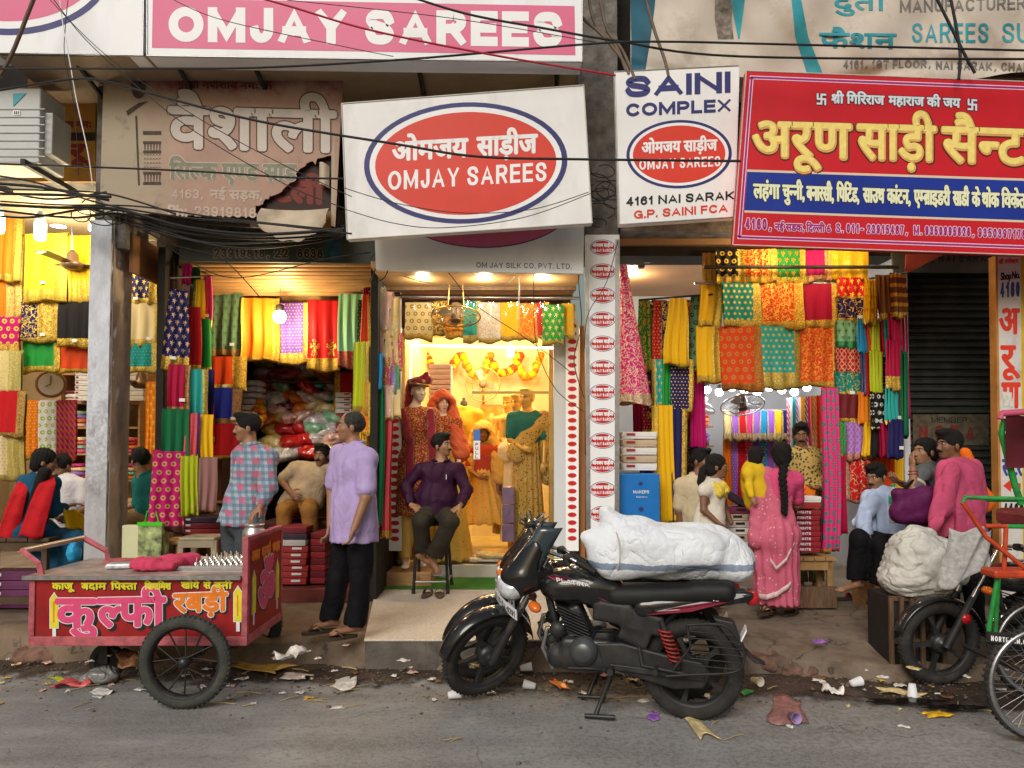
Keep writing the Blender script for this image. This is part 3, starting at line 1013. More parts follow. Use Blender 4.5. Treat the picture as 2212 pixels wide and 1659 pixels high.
  hd = j['neck'] + unit(j['head'] - j['neck']) * .02
  b.ell(hd + Mx[:,1] * 0,(neck_r,neck_r,.055),None,k=.012,op='s')
  if hem is not None:
   up = unit(j['chest'] - j['pelvis'])
   b.half(j['pelvis'] - (j['chest'] - j['pelvis']) * hem,-V3((up[0] * .3,up[1] * .3,1)),k=.008)
  o = sdf_obj(b,name,m,s.root,vox,folds(fold,30,seed,(1,1,1.6)))
  if collar is not None:
   c = MB()
   base = j['neck'] + V3((0,0,.03))
   f = s.front if hasattr(s,'front') else Mx[:,1]
   for q in (-1,1):
    pts = []
    for k in range(7):
     an = k / 6 * 2.7
     lat = Mx[:,0] * q
     d = -f * math.cos(an) + lat * math.sin(an)
     pts.append(base + d * (neck_r + .012) + V3((0,0,.018 - .03 * (k / 6) ** 1.5)))
    c.tube([Vector(p) for p in pts],[.014,.016,.016,.017,.019,.02,.008],6)
   c.build('collar',collar,o)
  return o
 def trousers(s,m,g=.014,seed=5,fold=.006,hemr=.06,vox=.012,cut=.96,name='trousers',thigh=.09):
  j = s.j; b = Body()
  sa,sb,ch,pe = j['sa'],j['sb'],j['chest'],j['pelvis']
  lat = unit(j['pa'] - j['pb']); hw = np.linalg.norm(sa - sb) / 2
  up = unit(ch - pe); fw = unit(np.cross(lat,up)); up = np.cross(fw,lat)
  b.ell(pe,(hw * .82 + g,.12 + g,.13),rows(lat,fw,up),k=.05)
  for a in 'ab':
   if 'k' + a not in j: continue
   b.cone(j['p' + a],j['k' + a],thigh + g,.066 + g,k=.04)
   if 'n' + a in j:
    e = j['k' + a] + (j['n' + a] - j['k' + a]) * cut
    b.cone(j['k' + a],e,.066 + g,hemr + g * .6,k=.03)
    dn = unit(e - j['k' + a]); b.ell(e + dn * .075,(.1,.1,.085),k=.006,op='s')
  return sdf_obj(b,name,m,s.root,vox,folds(fold,24,seed,(1,1,1.8)))
 def face(s,**k): face_bits(s.root,s.j['head'],s.M,s.hs,**k)
 def hair(s,style='short',m=None,seed=1): return hair_cap(s.root,s.j['head'],s.M,s.hs,m,style,seed)
 def sandal(s,a,m_sole,m_strap):
  n,t = s.j['n' + a],s.j['t' + a]
  d = unit(((t - n)[0],(t - n)[1],0)); lat = V3((-d[1],d[0],0))
  z = min(t[2],n[2] - .03) - .045
  ctr = (n * .35 + t * .65)
  def outline():
   o = []
   for k in range(24):
    an = 2 * math.pi * k / 24
    x = math.cos(an) * .14; w = (.046 + .008 * math.cos(an)) * math.sin(an)
    o.append((x,w))
   return o
  sb = MB()
  sb.prism(outline(),lambda x,y,dd: Vector((*(ctr[:2] + d[:2] * x + lat[:2] * y),z + dd)),.022)
  o = sb.build('sandal',m_sole,s.root)
  st = MB()
  for q in (-1,1):
   A = ctr + d * .08; B = ctr - d * .01 + lat * .048 * q
   mid = (A + B) / 2
   st.tube([Vector((A[0],A[1],z + .03)),Vector((mid[0],mid[1],z + .068)),Vector((B[0],B[1],z + .02))],.009,6)
  st.build('strap',m_strap,o)
# == the setting
M_road = mat('asphalt_dust',(.275,.268,.26),rough=.85,var=.26,scale=2.6,bump=.7,bscale=110,dirt=(.1,.088,.076),dirt_amt=.85,dirt_scale=1.5,stretch=(.4,1.7,1))
M_gutter = mat('wet_gutter',(.055,.04,.032),rough=.5,var=.4,scale=5,bump=.6,bscale=40,dirt=(.12,.07,.05),dirt_amt=.8,dirt_scale=4)
M_pave = mat('trodden_cement',(.19,.135,.095),rough=.85,var=.25,scale=2.2,bump=.5,bscale=45,dirt=(.075,.05,.036),dirt_amt=.75,dirt_scale=2.6)
M_kerb = mat('kerb_cement',(.115,.1,.088),rough=.9,var=.35,scale=5,bump=.8,bscale=30,dirt=(.05,.04,.034),dirt_amt=.9,dirt_scale=4)
M_conc = mat('rough_concrete',(.16,.145,.13),rough=.92,var=.4,scale=8,bump=1.0,bscale=34,dirt=(.06,.05,.043),dirt_amt=.8,dirt_scale=5)
M_dark = mat('grimy_gloom_wall',(.022,.018,.015),rough=.9,var=.4,scale=4,bump=.4,bscale=30)  # grime, with the gloom of the recesses put into its near black colour
M_cream = mat('cream_wall',(.62,.5,.33),rough=.75,var=.1,scale=2,dirt=(.35,.25,.14),dirt_amt=.4,dirt_scale=2)
M_white = mat('white_wall',(.56,.6,.64),rough=.7,var=.06,scale=2)
M_wood = mat('shelf_wood',(.42,.24,.1),rough=.55,var=.2,scale=6,stretch=(1,1,8))
M_darkwood = mat('old_wood',(.12,.07,.04),rough=.7,var=.35,scale=9,stretch=(8,1,1),bump=.3)
M_steel = mat('dull_steel',(.42,.42,.43),rough=.35,metal=.9,var=.15,scale=20)
M_iron = mat('black_iron',(.035,.033,.032),rough=.55,metal=.5,var=.3,scale=20)
stain(M_pave,0,.25,.85,(.075,.055,.042),.65,2.2,2.6); stain(M_pave,0,.3,.8,(.24,.2,.16),.4,5,2.6); stain(M_road,0,.2,.9,(.15,.14,.13),.6,1.3,2.4); stain(M_road,0,.35,.65,(.36,.35,.335),.45,70,2.0); stain(M_road,0,.45,.8,(.13,.125,.12),.5,28,2.2)
crack(M_pave,1.3,.016); crack(M_kerb,3,.02); crack(M_road,.55,.006,(.09,.085,.08))
mb = MB()
nx,ny = 120,60
def road_pt(u,v):
 x = -14 + 28 * u; y = 2.0 + 5.2 * v
 z = .008 * math.sin(x * 1.7 + y) + .006 * math.sin(3.1 * y - x)
 g = math.exp(-((y - (5.42 - .06 * x)) / .22) ** 2)
 z -= .03 * g
 z += .004 * math.sin(17 * x + 5 * math.sin(9 * y)) * g
 return (x,y,z)
mb.grid(road_pt,160,60)
road = mb.build('road',M_road); tag(road,kind='structure',label='grey dusty asphalt road')
mb = MB(); mb.quad((-150,-150,-.06),(150,-150,-.06),(150,150,-.06),(-150,150,-.06))
gr = mb.build('ground',mat('town_ground',(.14,.13,.12),rough=.9,var=.2,scale=.4)); tag(gr,kind='structure')
def kerb_y(x): return 5.84 - .075 * (x + .5)
mb = MB()
def gut(u,v):
 x = -9 + 18 * u
 wide = .46 + .09 * math.sin(2.3 * x) + .06 * math.sin(5.1 * x + 1) + (.28 if x > .9 else 0) * min(1,max(0,(x - .9)))
 y = kerb_y(x) + .05 - (wide + .05) * v
 rx,ry,rz = road_pt((x + 14) / 28,(y - 2.0) / 5.2)
 return (x,y,rz + .005 + .016 * math.sin(math.pi * min(1,v)) * (.6 + .4 * math.sin(13 * x + 7 * v)))
mb.grid(gut,220,8)
gs = mb.build('gutter_silt',M_gutter); tag(gs,kind='structure')
at_ = gs.data.attributes.new('edge','FLOAT','POINT'); at_.data.foreach_set('value',[(i // 221) / 8 for i in range(len(gs.data.vertices))])
g = NG(M_gutter.node_tree); an = g.N.new('ShaderNodeAttribute'); an.attribute_name = 'edge'; tc = g.N.new('ShaderNodeTexCoord')
nz = g.m('MULTIPLY',g.m('SUBTRACT',g.noise(tc.outputs['Object'],7,8,.7),.5),1.5)
g.L.new(g.step(g.m('ADD',an.outputs['Fac'],nz),.95,.45),g.N['Principled BSDF'].inputs['Alpha'])
mb = MB()
def pav(u,v):
 x = -10 + 20 * u
 ky = kerb_y(x)
 rough = .02 * math.sin(7 * x) + .014 * math.sin(17 * x + 1) + (.05 * math.sin(4 * x) + .03 * math.sin(11 * x) if x > .95 or x < -1.3 else 0)
 lip = 1.0 if x < .95 else max(.35,1 - (x - .95) * .9)
 prof = [(-.03,-.05),(-.0,.05),(.02,.12),(.05,.175 * lip + .03 * (1 - lip)),(.11,.2 * lip + .05 * (1 - lip)),(.3,.2 * lip + .11 * (1 - lip)),(.55,.2),(1.0,.205),(2,.21),(4,.21),(8,.21)]
 k = v * (len(prof) - 1); i = min(int(k),len(prof) - 2); f = k - i
 dy = prof[i][0] + (prof[i + 1][0] - prof[i][0]) * f; z = prof[i][1] + (prof[i + 1][1] - prof[i][1]) * f
 n = .006 * math.sin(5 * x + 3 * dy * 4) + .004 * math.sin(13 * x - 9 * dy)
 return (x,ky + dy + rough * max(0,1 - dy / .5),z + n * min(1,v * 6))
mb.grid(pav,260,40)
tag(mb.build('pavement',M_pave),kind='structure')
M_gran = mat('granite',(.56,.5,.43),rough=.55,var=.22,scale=60,bump=.1,bscale=160,dirt=(.3,.25,.2),dirt_amt=.45,dirt_scale=2.4)
a = at_z(778,1385,.235); b = at_z(1240,1385,.235)
pt = thing('granite_platform','pale speckled granite platform before the middle shop doorway','platform',(.0,6.6,0))
mb = MB(); mb.prism([(-1.12,5.84),(.68,5.84),(.68,8.59),(-1.49,8.59)],lambda x,y,q: Vector((x,y,-.02 + q)),.233); mb.build('edge',M_kerb,pt,bevel=.008)
mb = MB(); mb.prism([(-1.125,5.83),(.685,5.83),(.685,8.6),(-1.5,8.6)],lambda x,y,q: Vector((x,y,.214 + q)),.014); mb.build('slab',M_gran,pt,bevel=.004)
M_turf = mat('green_turf',(.055,.2,.022),rough=.95,var=.3,scale=70,bump=.9,bscale=170)
mb = MB()
mb.grid(lambda u,v: (-1.4 + 2.04 * u,7.84 + .62 * v,.2335 + .012 * (1 if .02 < u < .98 and .03 < v else 0) + .003 * math.sin(40 * u) * math.sin(25 * v)),60,24)
solo(mb,'doormat',M_turf,'green artificial turf mat on the platform under the high stool','mat')
# == upper storey behind the signboards
up = thing('shop_building','grimy old shop building whose front carries all the signboards','building',(0,7.6,0))
mb = MB(); mb.box2((-3.6,7.62,3.62),(9,8.0,9)); mb.box2((-9,7.62,4.35),(-3.6,8.0,9)); mb.build('wall',M_dark,up)
for (x0,x1,d) in ((-9,-3.62,.5),(-3.58,-1.45,.0),(1.05,9,.0)):
 mb = MB(); mb.box2((x0,7.3,3.78 + d),(x1,7.6,4.0 + d)); mb.build('lintel',M_conc,up,bevel=.01)
mb = MB(); mb.box2(P(0,122,6.32),P(1252,122,6.32) + Vector((0,1.2,.03))); mb.build('soffit',mat('soffit_board',(.3,.22,.15),rough=.6,var=.25,scale=3,dirt=(.1,.07,.05),dirt_amt=.6),up)
for px in (155,372,540,900,1205):
 q = P(px,122,6.4); mb = MB(); mb.tube([q,q + Vector((.03,1.0,-.3))],.022,6); mb.build('bracket',M_iron,up)
c0,c1 = P(1258,520,7.25),P(1334,520,7.25)
mb = MB()
def pier(u,v):
 x = c0.x + (c1.x - c0.x) * u
 return (x,7.2 - .03 * math.sin(3 * v * 9 + u) * 0 + .02 * rng.normal() * .4,3.5 + 3.5 * v)
mb.grid(pier,10,90)
mb.box2((c0.x,7.21,3.5),(c1.x,7.6,7.0))
mb.build('pier',M_conc,up)
mb = MB(); mb.box2(P(1365,168,6.9),P(2300,152,6.9) + Vector((0,.5,.0))); mb.build('beam',M_conc,up)
# == pillars that stand on the pavement
pl = thing('shop_pillar','tall whitewashed pillar with a brown stained inner face beside the red cart','pillar',(-3.8,6.95,.2))
xl,xr = P(181,1180,6.8).x,P(227,1180,6.8).x
M_wash = mat('whitewash',(.62,.65,.72),rough=.85,var=.16,scale=12,bump=.9,bscale=30,dirt=(.13,.1,.085),dirt_amt=1,dirt_scale=6,stretch=(1,1,.5))
stain(M_wash,2,.6,.3,(.2,.17,.15),.5,26,1.0); stain(M_wash,2,.1,.0,(.09,.075,.06),.9,8,.3)
M_stain = mat('stained_plaster',(.42,.34,.3),rough=.85,var=.3,scale=5,bump=1.0,bscale=22,dirt=(.12,.065,.035),dirt_amt=.95,dirt_scale=2.6,stretch=(1,1,.35))
def rough_box(mb,a,b,n=(4,6,50),amp=.006):
 (x0,y0,z0),(x1,y1,z1) = a,b
 j = lambda: rng.normal() * amp
 mb.grid(lambda u,v: (x0 + (x1 - x0) * u,y0 + j() * (0 < u < 1),z0 + (z1 - z0) * v),n[0],n[2])
 mb.grid(lambda u,v: (x1 + j() * (0 < u < 1),y0 + (y1 - y0) * u,z0 + (z1 - z0) * v),n[1],n[2])
 mb.grid(lambda u,v: (x0,y1 + (y0 - y1) * u,z0 + (z1 - z0) * v),n[1],n[2])
mb = MB(); rough_box(mb,(xl,6.8,.18),(xr,7.0,3.74)); mb.build('front_face',M_wash,pl,fix=False)
mb = MB(); rough_box(mb,(xr - .06,6.83,.18),(xr + .012,7.16,3.74),amp=.008); mb.build('inner_face',M_stain,pl,fix=False)
mb = MB(); mb.box2((xl + .0,6.86,3.5),(xr + .1,7.3,5.6)); mb.build('upper_shaft',M_conc,pl,bevel=.01)
# == left shop
def room(name,label,x0,x1,y0,y1,z0,z1,back,side,floor,ceil,backm=None):
 t = thing(name,label,'shop',((x0 + x1) / 2,(y0 + y1) / 2,z0))
 mb = MB(); mb.box2((x0,y1,z0),(x1,y1 + .08,z1)); mb.build('back_wall',back,t)
 mb = MB(); mb.box2((x0 - .06,y0,z0),(x0,y1,z1)); mb.build('side_wall',side,t)
 mb = MB(); mb.box2((x1,y0,z0),(x1 + .06,y1,z1)); mb.build('side_wall',side,t)
 mb = MB(); mb.box2((x0,y0,z0 - .12),(x1,y1,z0)); mb.build('floor',floor,t)
 mb = MB(); mb.box2((x0,y0,z1),(x1,y1,z1 + .08)); mb.build('ceiling',ceil,t)
 return t
M_tile = mat('shop_floor',(.3,.24,.18),rough=.5,var=.2,scale=4)
left = room('cloth_shop','brightly lit saree shop with wooden shelves behind the whitewashed pillar',-6.6,-3.42,7.3,10.0,.45,4.3,M_cream,M_cream,M_tile,M_cream)
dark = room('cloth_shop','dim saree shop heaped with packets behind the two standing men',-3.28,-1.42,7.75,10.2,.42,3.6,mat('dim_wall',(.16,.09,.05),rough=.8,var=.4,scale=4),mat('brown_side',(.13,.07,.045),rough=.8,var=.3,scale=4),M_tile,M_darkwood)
mid = room('cloth_shop','gold lit middle showroom with glass front and mannequins',-1.22,.66,8.56,11.2,.38,3.3,mat('gold_wall',(.78,.66,.42),rough=.6,var=.08),mat('gold_panel',(.7,.54,.28),rough=.45,var=.12,scale=3),mat('gold_floor',(.62,.5,.2),rough=.3,var=.3,scale=3),mat('gold_ceiling',(.78,.66,.42),rough=.5,var=.05))
right = room('cloth_shop','white lit saree shop with rails of drapes behind the woman in pink',1.05,3.9,7.55,10.2,.3,3.72,M_white,M_white,M_tile,mat('brown_ceiling',(.36,.2,.1),rough=.6,var=.15,scale=2))
mb = MB(); mb.box2((-1.3,6.93,3.34),(.66,8.56,3.4)); mb.build('canopy_ceiling',mat('canopy_wood',(.42,.25,.11),rough=.5,var=.15,scale=3),mid)
for y in (7.75,8.2):
 mb = MB(); mb.box2((-1.3,y,3.3),(.66,y + .05,3.338)); mb.build('trim',M_darkwood,mid)
mb = MB(); mb.box2((-1.25,8.5,3.02),(.66,8.56,3.338)); mb.build('header',M_darkwood,mid)
M_brass = mat('brass_trim',(.62,.42,.14),rough=.3,metal=.8,var=.1)
for px,w in ((871,.05),(1190,.05),(1243,.035)):
 q = P(px,900,8.5); mb = MB(); mb.box2((q.x - w / 2,8.45,.39),(q.x + w / 2,8.53,3.0)); mb.build('door_post',M_brass if px != 1243 else M_darkwood,mid,bevel=.004)
q0,q1 = P(1020,900,8.46),P(1188,900,8.46)
mb = MB(); mb.box2((q0.x,8.47,.42),(q1.x,8.478,2.28)); dr = mb.build('glass_door',glass('shop_glass',(.98,.97,.93)),mid)
mb = MB(); mb.box2((q0.x - .004,8.462,2.28),(q1.x,8.486,2.31)); mb.build('top_rail',M_brass,dr)
sp = Plane(8.455)
mb = MB(); poly(mb,sp,[(1023,928),(1037,928),(1037,952),(1023,952)],.002); st = mb.build('sticker',mat('sticker_blue',(.06,.2,.6),var=0),dr)
mb = MB(); poly(mb,sp,[(1023,952),(1037,952),(1037,992),(1023,992)],.002); mb.build('sticker_lower',mat('sticker_white',(.85,.85,.85),var=0),st)
mb = MB()
for i,ch in enumerate('PULL'): write_latin(mb,sp,ch,1027,963.5 + i * 9,1033,963.5 + i * 9,7,t=.2,d=.004)
mb.build('lettering',mat('ink_blue',(.03,.05,.25),var=0),st)
mb = MB(); mb.box2((-1.22,8.44,.247),(.66,8.56,.384)); mb.build('sill',mat('sill_tile',(.6,.56,.5),rough=.35,var=.12),mid,bevel=.004)
for px0,px1,m,nm in ((1196,1222,M_white,'wall_strip'),(1226,1240,M_darkwood,'jamb'),(1252,1262,mat('varnished_wood',(.33,.13,.045),rough=.3,var=.2,stretch=(1,1,.2)),'jamb')):
 a,b = P(px0,700,8.2),P(px1,700,8.2)
 mb = MB(); mb.box2((a.x,8.18,.4),(b.x,8.3,3.0)); mb.build(nm,m,mid)
# == dim shop: rolled shutter housing lit by the bulb
M_shut = mat('shutter_warm',(.42,.24,.1),rough=.45,metal=.2,var=.2,scale=8,stretch=(.4,1,1))
mb = MB()
ribs = 9
for i in range(ribs):
 t = i / ribs
 y = 7.45 + .75 * t; z = 3.52 - .02 * i
 mb.tube([(-3.28,y,z),(-1.36,y,z)],.05,10)
mb.build('rolled_shutter',M_shut,dark)
mb = MB(); mb.box2((-3.28,8.22,3.22),(-1.36,8.27,3.5)); mb.build('shutter_panel',M_shut,dark)
# == partition walls carrying the side racks
for i,(x,y0,y1,lab) in enumerate(((-3.35,7.2,8.6,'narrow dark partition between the bright shop and the dim shop'),(-1.34,7.35,8.5,'narrow dark partition left of the middle showroom'))):
 mb = MB(); mb.box2((x - .035,y0,.21),(x + .035,y1,3.6)); solo(mb,'partition',M_dark,lab,'partition')
# == closed shutter on the far right
sh = thing('roller_shutter','closed dark roller shutter with faded painted letters behind the walking pair','shutter',(5.2,7.7,.2))
M_rs = mat('sooty_shutter',(.035,.04,.036),rough=.55,metal=.3,var=.4,scale=5,dirt=(.06,.05,.03),dirt_amt=.6)
x0,x1 = P(1940,900,7.75).x,P(2330,900,7.75).x
prof = []
z = .22
while z < 3.45:
 prof += [(7.75,z),(7.72,z + .018),(7.72,z + .05),(7.75,z + .066)]
 z += .075
mb = MB(); mb.grid(lambda u,v: (x0 + (x1 - x0) * u,prof[min(int(round(v * (len(prof) - 1))),len(prof) - 1)][0],prof[min(int(round(v * (len(prof) - 1))),len(prof) - 1)][1]),2,len(prof) - 1,smooth=False)
mb.build('slats',M_rs,sh)
for zz,yy,hh in ((3.45,7.66,.18),(3.62,7.6,.22)):
 mb = MB(); mb.box2((x0,yy,zz),(x1,7.9,zz + hh)); mb.build('housing',M_rs,sh,bevel=.006)
sp = Plane(7.715)
mb = MB(); poly(mb,sp,[(1972,895),(2136,895),(2136,962),(1972,962)],.001); pn = mb.build('painted_panel',mat('faded_panel',(.085,.07,.045),rough=.6,var=.4,scale=20),sh)
mb = MB(); write_latin(mb,sp,'MEMBER',2012,913,2090,913,12,t=.16,d=.004); mb.build('lettering',mat('paint_black',(.012,.012,.012),var=0),pn)
mb = MB(); write_latin(mb,sp,'NSTA',1985,949,2106,949,30,t=.2,d=.004,gap=.5); mb.build('lettering',mat('paint_red_faded',(.16,.015,.012),rough=.7,var=.3,scale=30),pn)
for a,b in (((x1 - .02,7.7,.2),(13,8.0,3.62)),((-13,7.4,.2),(-6.67,7.7,4.35))):
 mb = MB(); mb.box2(a,b); mb.build('wall',M_conc,up)
# == signboards
M_sign = mat('sign_white',(.82,.84,.87),rough=.42,var=.04,scale=3,dirt=(.42,.42,.41),dirt_amt=.35,dirt_scale=2.2,stretch=(1,1,.35))
M_signold = mat('sign_white_old',(.81,.81,.81),rough=.5,var=.05,scale=4,dirt=(.4,.37,.33),dirt_amt=.5,dirt_scale=2.6,stretch=(1,1,.4))
M_pink = mat('sign_pink',(.68,.14,.27),rough=.45,var=.05,scale=3)
M_red = mat('sign_red',(.66,.045,.025),rough=.42,var=.05,scale=4)
M_navy = mat('sign_navy',(.028,.032,.16),rough=.45,var=.08)
M_ink = mat('sign_ink',(.015,.015,.018),rough=.5,var=0)
M_let = mat('sign_letter_white',(.84,.85,.87),rough=.45,var=.02)
def sign(name,label,pl,corners,m,thick=.06,rim=None,cat='signboard',group=None):
 c = [pl(x,y) for x,y in corners]
 o = sum(c,Vector()) / len(c)
 t = thing(name,label,cat,(o.x,o.y,min(p.z for p in c)),group)
 mb = MB(); slab(mb,pl,corners,0,thick)
 b = mb.build('board',m,t)
 if rim:
  mb = MB()
  for i in range(len(c)):
   mb.tube([c[i],c[(i + 1) % len(c)]],rim[1],6)
  mb.build('frame',rim[0],t)
 return t
def letters(t,m,fn,name='lettering'):
 mb = MB(); fn(mb)
 return mb.build(name,m,t,fix=False)
pl = Plane(6.3)
t = sign('signboard','long white framed pink signboard reading OMJAY SAREES, across the top',pl,[(318,-75),(1258,-70),(1257,134),(318,121)],M_sign,.22,(M_steel,.008))
letters(t,M_pink,lambda mb: poly(mb,pl,[(330,-4),(1241,13),(1243,119),(328,103)],.004),'field')
letters(t,M_let,lambda mb: write_latin(mb,pl,'OMJAY SAREES',364,90,1215,102,76,t=.27,d=.008,gap=.12))
t = sign('signboard','white signboard with part of a large pink oval, top left corner',pl,[(-320,-80),(311,-75),(309,120),(-320,108)],M_sign,.22,(M_steel,.008))
letters(t,M_navy,lambda mb: oval(mb,pl,18,-72,226,148,.003),'ring')
letters(t,M_let,lambda mb: oval(mb,pl,18,-72,212,134,.005),'inner_ring')
letters(t,M_pink,lambda mb: oval(mb,pl,18,-72,196,118,.007),'field')
pv = Plane(6.75)
M_fade = mat('faded_flex',(.43,.28,.22),rough=.75,var=.18,scale=2.2,bump=.3,bscale=9,dirt=(.34,.29,.22),dirt_amt=.9,dirt_scale=1.6)
def age(m):
 g = NG(m.node_tree); b = g.N['Principled BSDF']; old = b.inputs['Base Color'].links[0].from_socket; tc = g.N.new('ShaderNodeTexCoord'); s = g.N.new('ShaderNodeSeparateXYZ'); g.L.new(tc.outputs['Generated'],s.inputs[0])
 n = g.m('MULTIPLY',g.m('SUBTRACT',g.noise(tc.outputs['Object'],2.6,6,.65),.5),.5)
 c = g.mix(g.m('SUBTRACT',1.0,g.step(g.m('ADD',s.outputs[0],n),.12,.36)),old,(.42,.35,.26))
 c = g.mix(g.m('MULTIPLY',g.step(g.m('ADD',s.outputs[2],n),.82,.97),.9),c,(.22,.05,.04))
 c = g.mix(g.m('MULTIPLY',g.step(g.noise(tc.outputs['Object'],5,8,.7),.55,.72),.6),c,(.13,.1,.075))
 g.L.new(c,b.inputs['Base Color'])
age(M_fade)
M_bare = mat('bare_flex',(.5,.42,.32),rough=.8,var=.15,scale=5,bump=.5,bscale=14,dirt=(.25,.19,.12),dirt_amt=.8,dirt_scale=3)
t = thing('signboard','faded torn brown signboard with outlined Hindi lettering and a hanging flap','signboard',tuple(pv(470,480)))
hole = [(552,444),(580,430),(612,408),(648,364),(676,348),(714,336),(706,362),(681,393),(713,427),(716,487)]
def ragged(pts,n=5,amp=3.0):
 r = np.random.default_rng(3); o = []
 for a,c in zip(pts,pts[1:]):
  for k in range(n):
   t_ = k / n; o.append((a[0] + (c[0] - a[0]) * t_ + r.normal() * amp * (k > 0),a[1] + (c[1] - a[1]) * t_ + r.normal() * amp * (k > 0)))
 return o + [pts[-1]]
mb = MB()
slab(mb,pv,[(224,160),(737,164),(716,336)] + ragged(hole[5::-1]) + [(552,458),(560,468),(215,459)],0,.012)
b = mb.build('board',M_fade,t)
mb = MB(); slab(mb,pv,[(716,336),(737,164),(741,164),(724,490),(715,487)],.001,.012); mb.build('edge_strip',M_fade,t)
pb = Plane(6.80)
mb = MB(); slab(mb,pb,[(540,330),(735,330),(730,500),(540,490)],0,.02)
ob = mb.build('older_board',mat('older_sign',(.03,.01,.008),rough=.6,var=.3,scale=6),t)
letters(ob,mat('older_letter',(.16,.03,.02),rough=.6,var=.2),lambda mb: write(mb,pb,'टली',590,432,700,440,42,.003,bold=4))
letters(ob,mat('older_yellow',(.22,.1,.02),rough=.6,var=.2),lambda mb: poly(mb,pb,[(560,452),(716,456),(716,495),(560,490)],.003),'yellow_band')
letters(ob,M_ink,lambda mb: write(mb,pb,'साड़ीज',600,482,704,486,22,.006,bold=2))
mb = MB()
def flap(u,v):
 px = 566 + 146 * u; top = 451 + 20 * u * (1 - u)
 ln = 74 * math.sin(math.pi * (.12 + .76 * u)) ** .6 + 3 * math.sin(23 * u)
 q = pv(px,top + ln * v,.0)
 return (q.x,q.y - .02 - .12 * math.sin(1.9 * v),q.z)
mb.grid(flap,26,10); mb.build('torn_flap',M_bare,t)
mb = MB()
def curl(u,v):
 q = pv(690 + 22 * u,350 + 48 * v + 10 * u); return (q.x,q.y - .05 * math.sin(3 * u),q.z)
mb.grid(curl,6,8); mb.build('torn_flap',M_bare,t)
ol,fl = mat('letter_outline',(.1,.06,.045),rough=.7,var=0),mat('letter_faded',(.56,.5,.45),rough=.7,var=.1)
letters(t,ol,lambda mb: write(mb,pv,'वैशाली',366,317,724,327,84,.006,bold=6.8))
letters(t,fl,lambda mb: write(mb,pv,'वैशाली',366,317,724,327,84,.009,bold=4.2))
letters(t,fl,lambda mb: write(mb,pv,'सि{ल}क ए{ण}ड साड',367,386,640,390,33,.004,bold=3.6))
letters(t,mat('letter_greygreen',(.24,.24,.17),rough=.7,var=.1),lambda mb: write(mb,pv,'सि{ल}क ए{ण}ड साड',367,386,640,390,33,.006,bold=2.2))
letters(t,mat('letter_pale',(.52,.42,.35),rough=.7,var=.1),lambda mb: (write_latin(mb,pv,'4163,',371,429,440,429,20,t=.17,d=.006),write(mb,pv,'नई सड़क,',454,429,566,431,18,.006,bold=1.2),
  write_latin(mb,pv,'23919818',420,467,553,471,22,t=.18,d=.006),write(mb,pv,'Ph:',364,465,404,467,20,.006,bold=1.3)))
letters(t,mat('letter_maroon',(.13,.03,.025),rough=.7,var=.1),lambda mb: (write(mb,pv,'श~ी गणेशाय नमः',406,190,556,192,13,.006,bold=.8),write(mb,pv,'卐',386,191,402,191,13,.006,bold=.8),write(mb,pv,'卐',568,192,586,192,13,.006,bold=.8)))
def faded_lady(mb):
 oval(mb,pv,299,187,16,26,.006)
 poly(mb,pv,[(272,240),(300,222),(322,218),(300,232),(276,250)],.006)
 for y0,y1 in ((283,291),(305,311),(325,331),(371,377),(393,399)):
  poly(mb,pv,[(309,y0),(348,y0),(348,y1),(309,y1)],.006)
 for i in range(6):
  x = 313 + i * 6.4
  poly(mb,pv,[(x - 1.6,311),(x + 1.6,311),(x + .6,326),(x - .6,326)],.006)
  poly(mb,pv,[(x - 1.6,377),(x + 1.6,377),(x + .6,394),(x - .6,394)],.006)
  for k in range(4):
   y = 336 + k * 9
   poly(mb,pv,[(x - 3,y),(x,y - 4),(x + 3,y),(x,y - 2)],.006)
 poly(mb,pv,[(292,250),(296,250),(302,400),(298,400)],.006)
letters(t,mat('faded_print',(.085,.06,.045),rough=.75,var=.4,scale=30),faded_lady,'printed_figure')
po = Plane(6.45)
t = sign('signboard','tilted white signboard with red oval reading OMJAY SAREES in Hindi and English',po,[(738,224),(1261,184),(1279,482),(750,517)],M_signold,.09,(mat('alu_edge',(.5,.48,.44),rough=.5,metal=.4),.007))
rt = R(-2.5)
letters(t,M_navy,lambda mb: oval(mb,po,1006,352,220,131,.003,rt),'ring')
letters(t,M_let,lambda mb: oval(mb,po,1006,352,208,121,.005,rt),'inner_ring')
letters(t,M_red,lambda mb: oval(mb,po,1006,353,196,111,.007,rt),'field')
letters(t,M_let,lambda mb: (write(mb,po,'ओमजय',849,347,1010,338,38,.010,bold=2.2),write(mb,po,'साड़ीज',1031,336,1160,329,38,.010,bold=2.2),
  write_latin(mb,po,'OMJAY SAREES',838,411,1181,391,41,t=.17,d=.010)))
ps = Plane(6.5)
t = sign('signboard','tall white signboard reading SAINI COMPLEX above a small red oval',ps,[(1328,155),(1597,142),(1587,469),(1338,485)],M_signold,.10,(M_steel,.006))
letters(t,M_navy,lambda mb: (write_latin(mb,ps,'SAINI',1350,211,1578,200,46,t=.27,d=.006),write_latin(mb,ps,'COMPLEX',1352,252,1579,241,28,t=.24,d=.006),oval(mb,ps,1467,333,114,74,.003,R(-2))))
letters(t,M_let,lambda mb: oval(mb,ps,1467,333,107,68,.005,R(-2)),'inner_ring')
letters(t,M_red,lambda mb: oval(mb,ps,1467,333,100,62,.007,R(-2)),'field')
letters(t,M_let,lambda mb: (write(mb,ps,'ओमजय साड़ीज',1387,331,1549,324,22,.010,bold=1.2),write_latin(mb,ps,'OMJAY SAREES',1381,367,1556,359,22,t=.17,d=.010)))
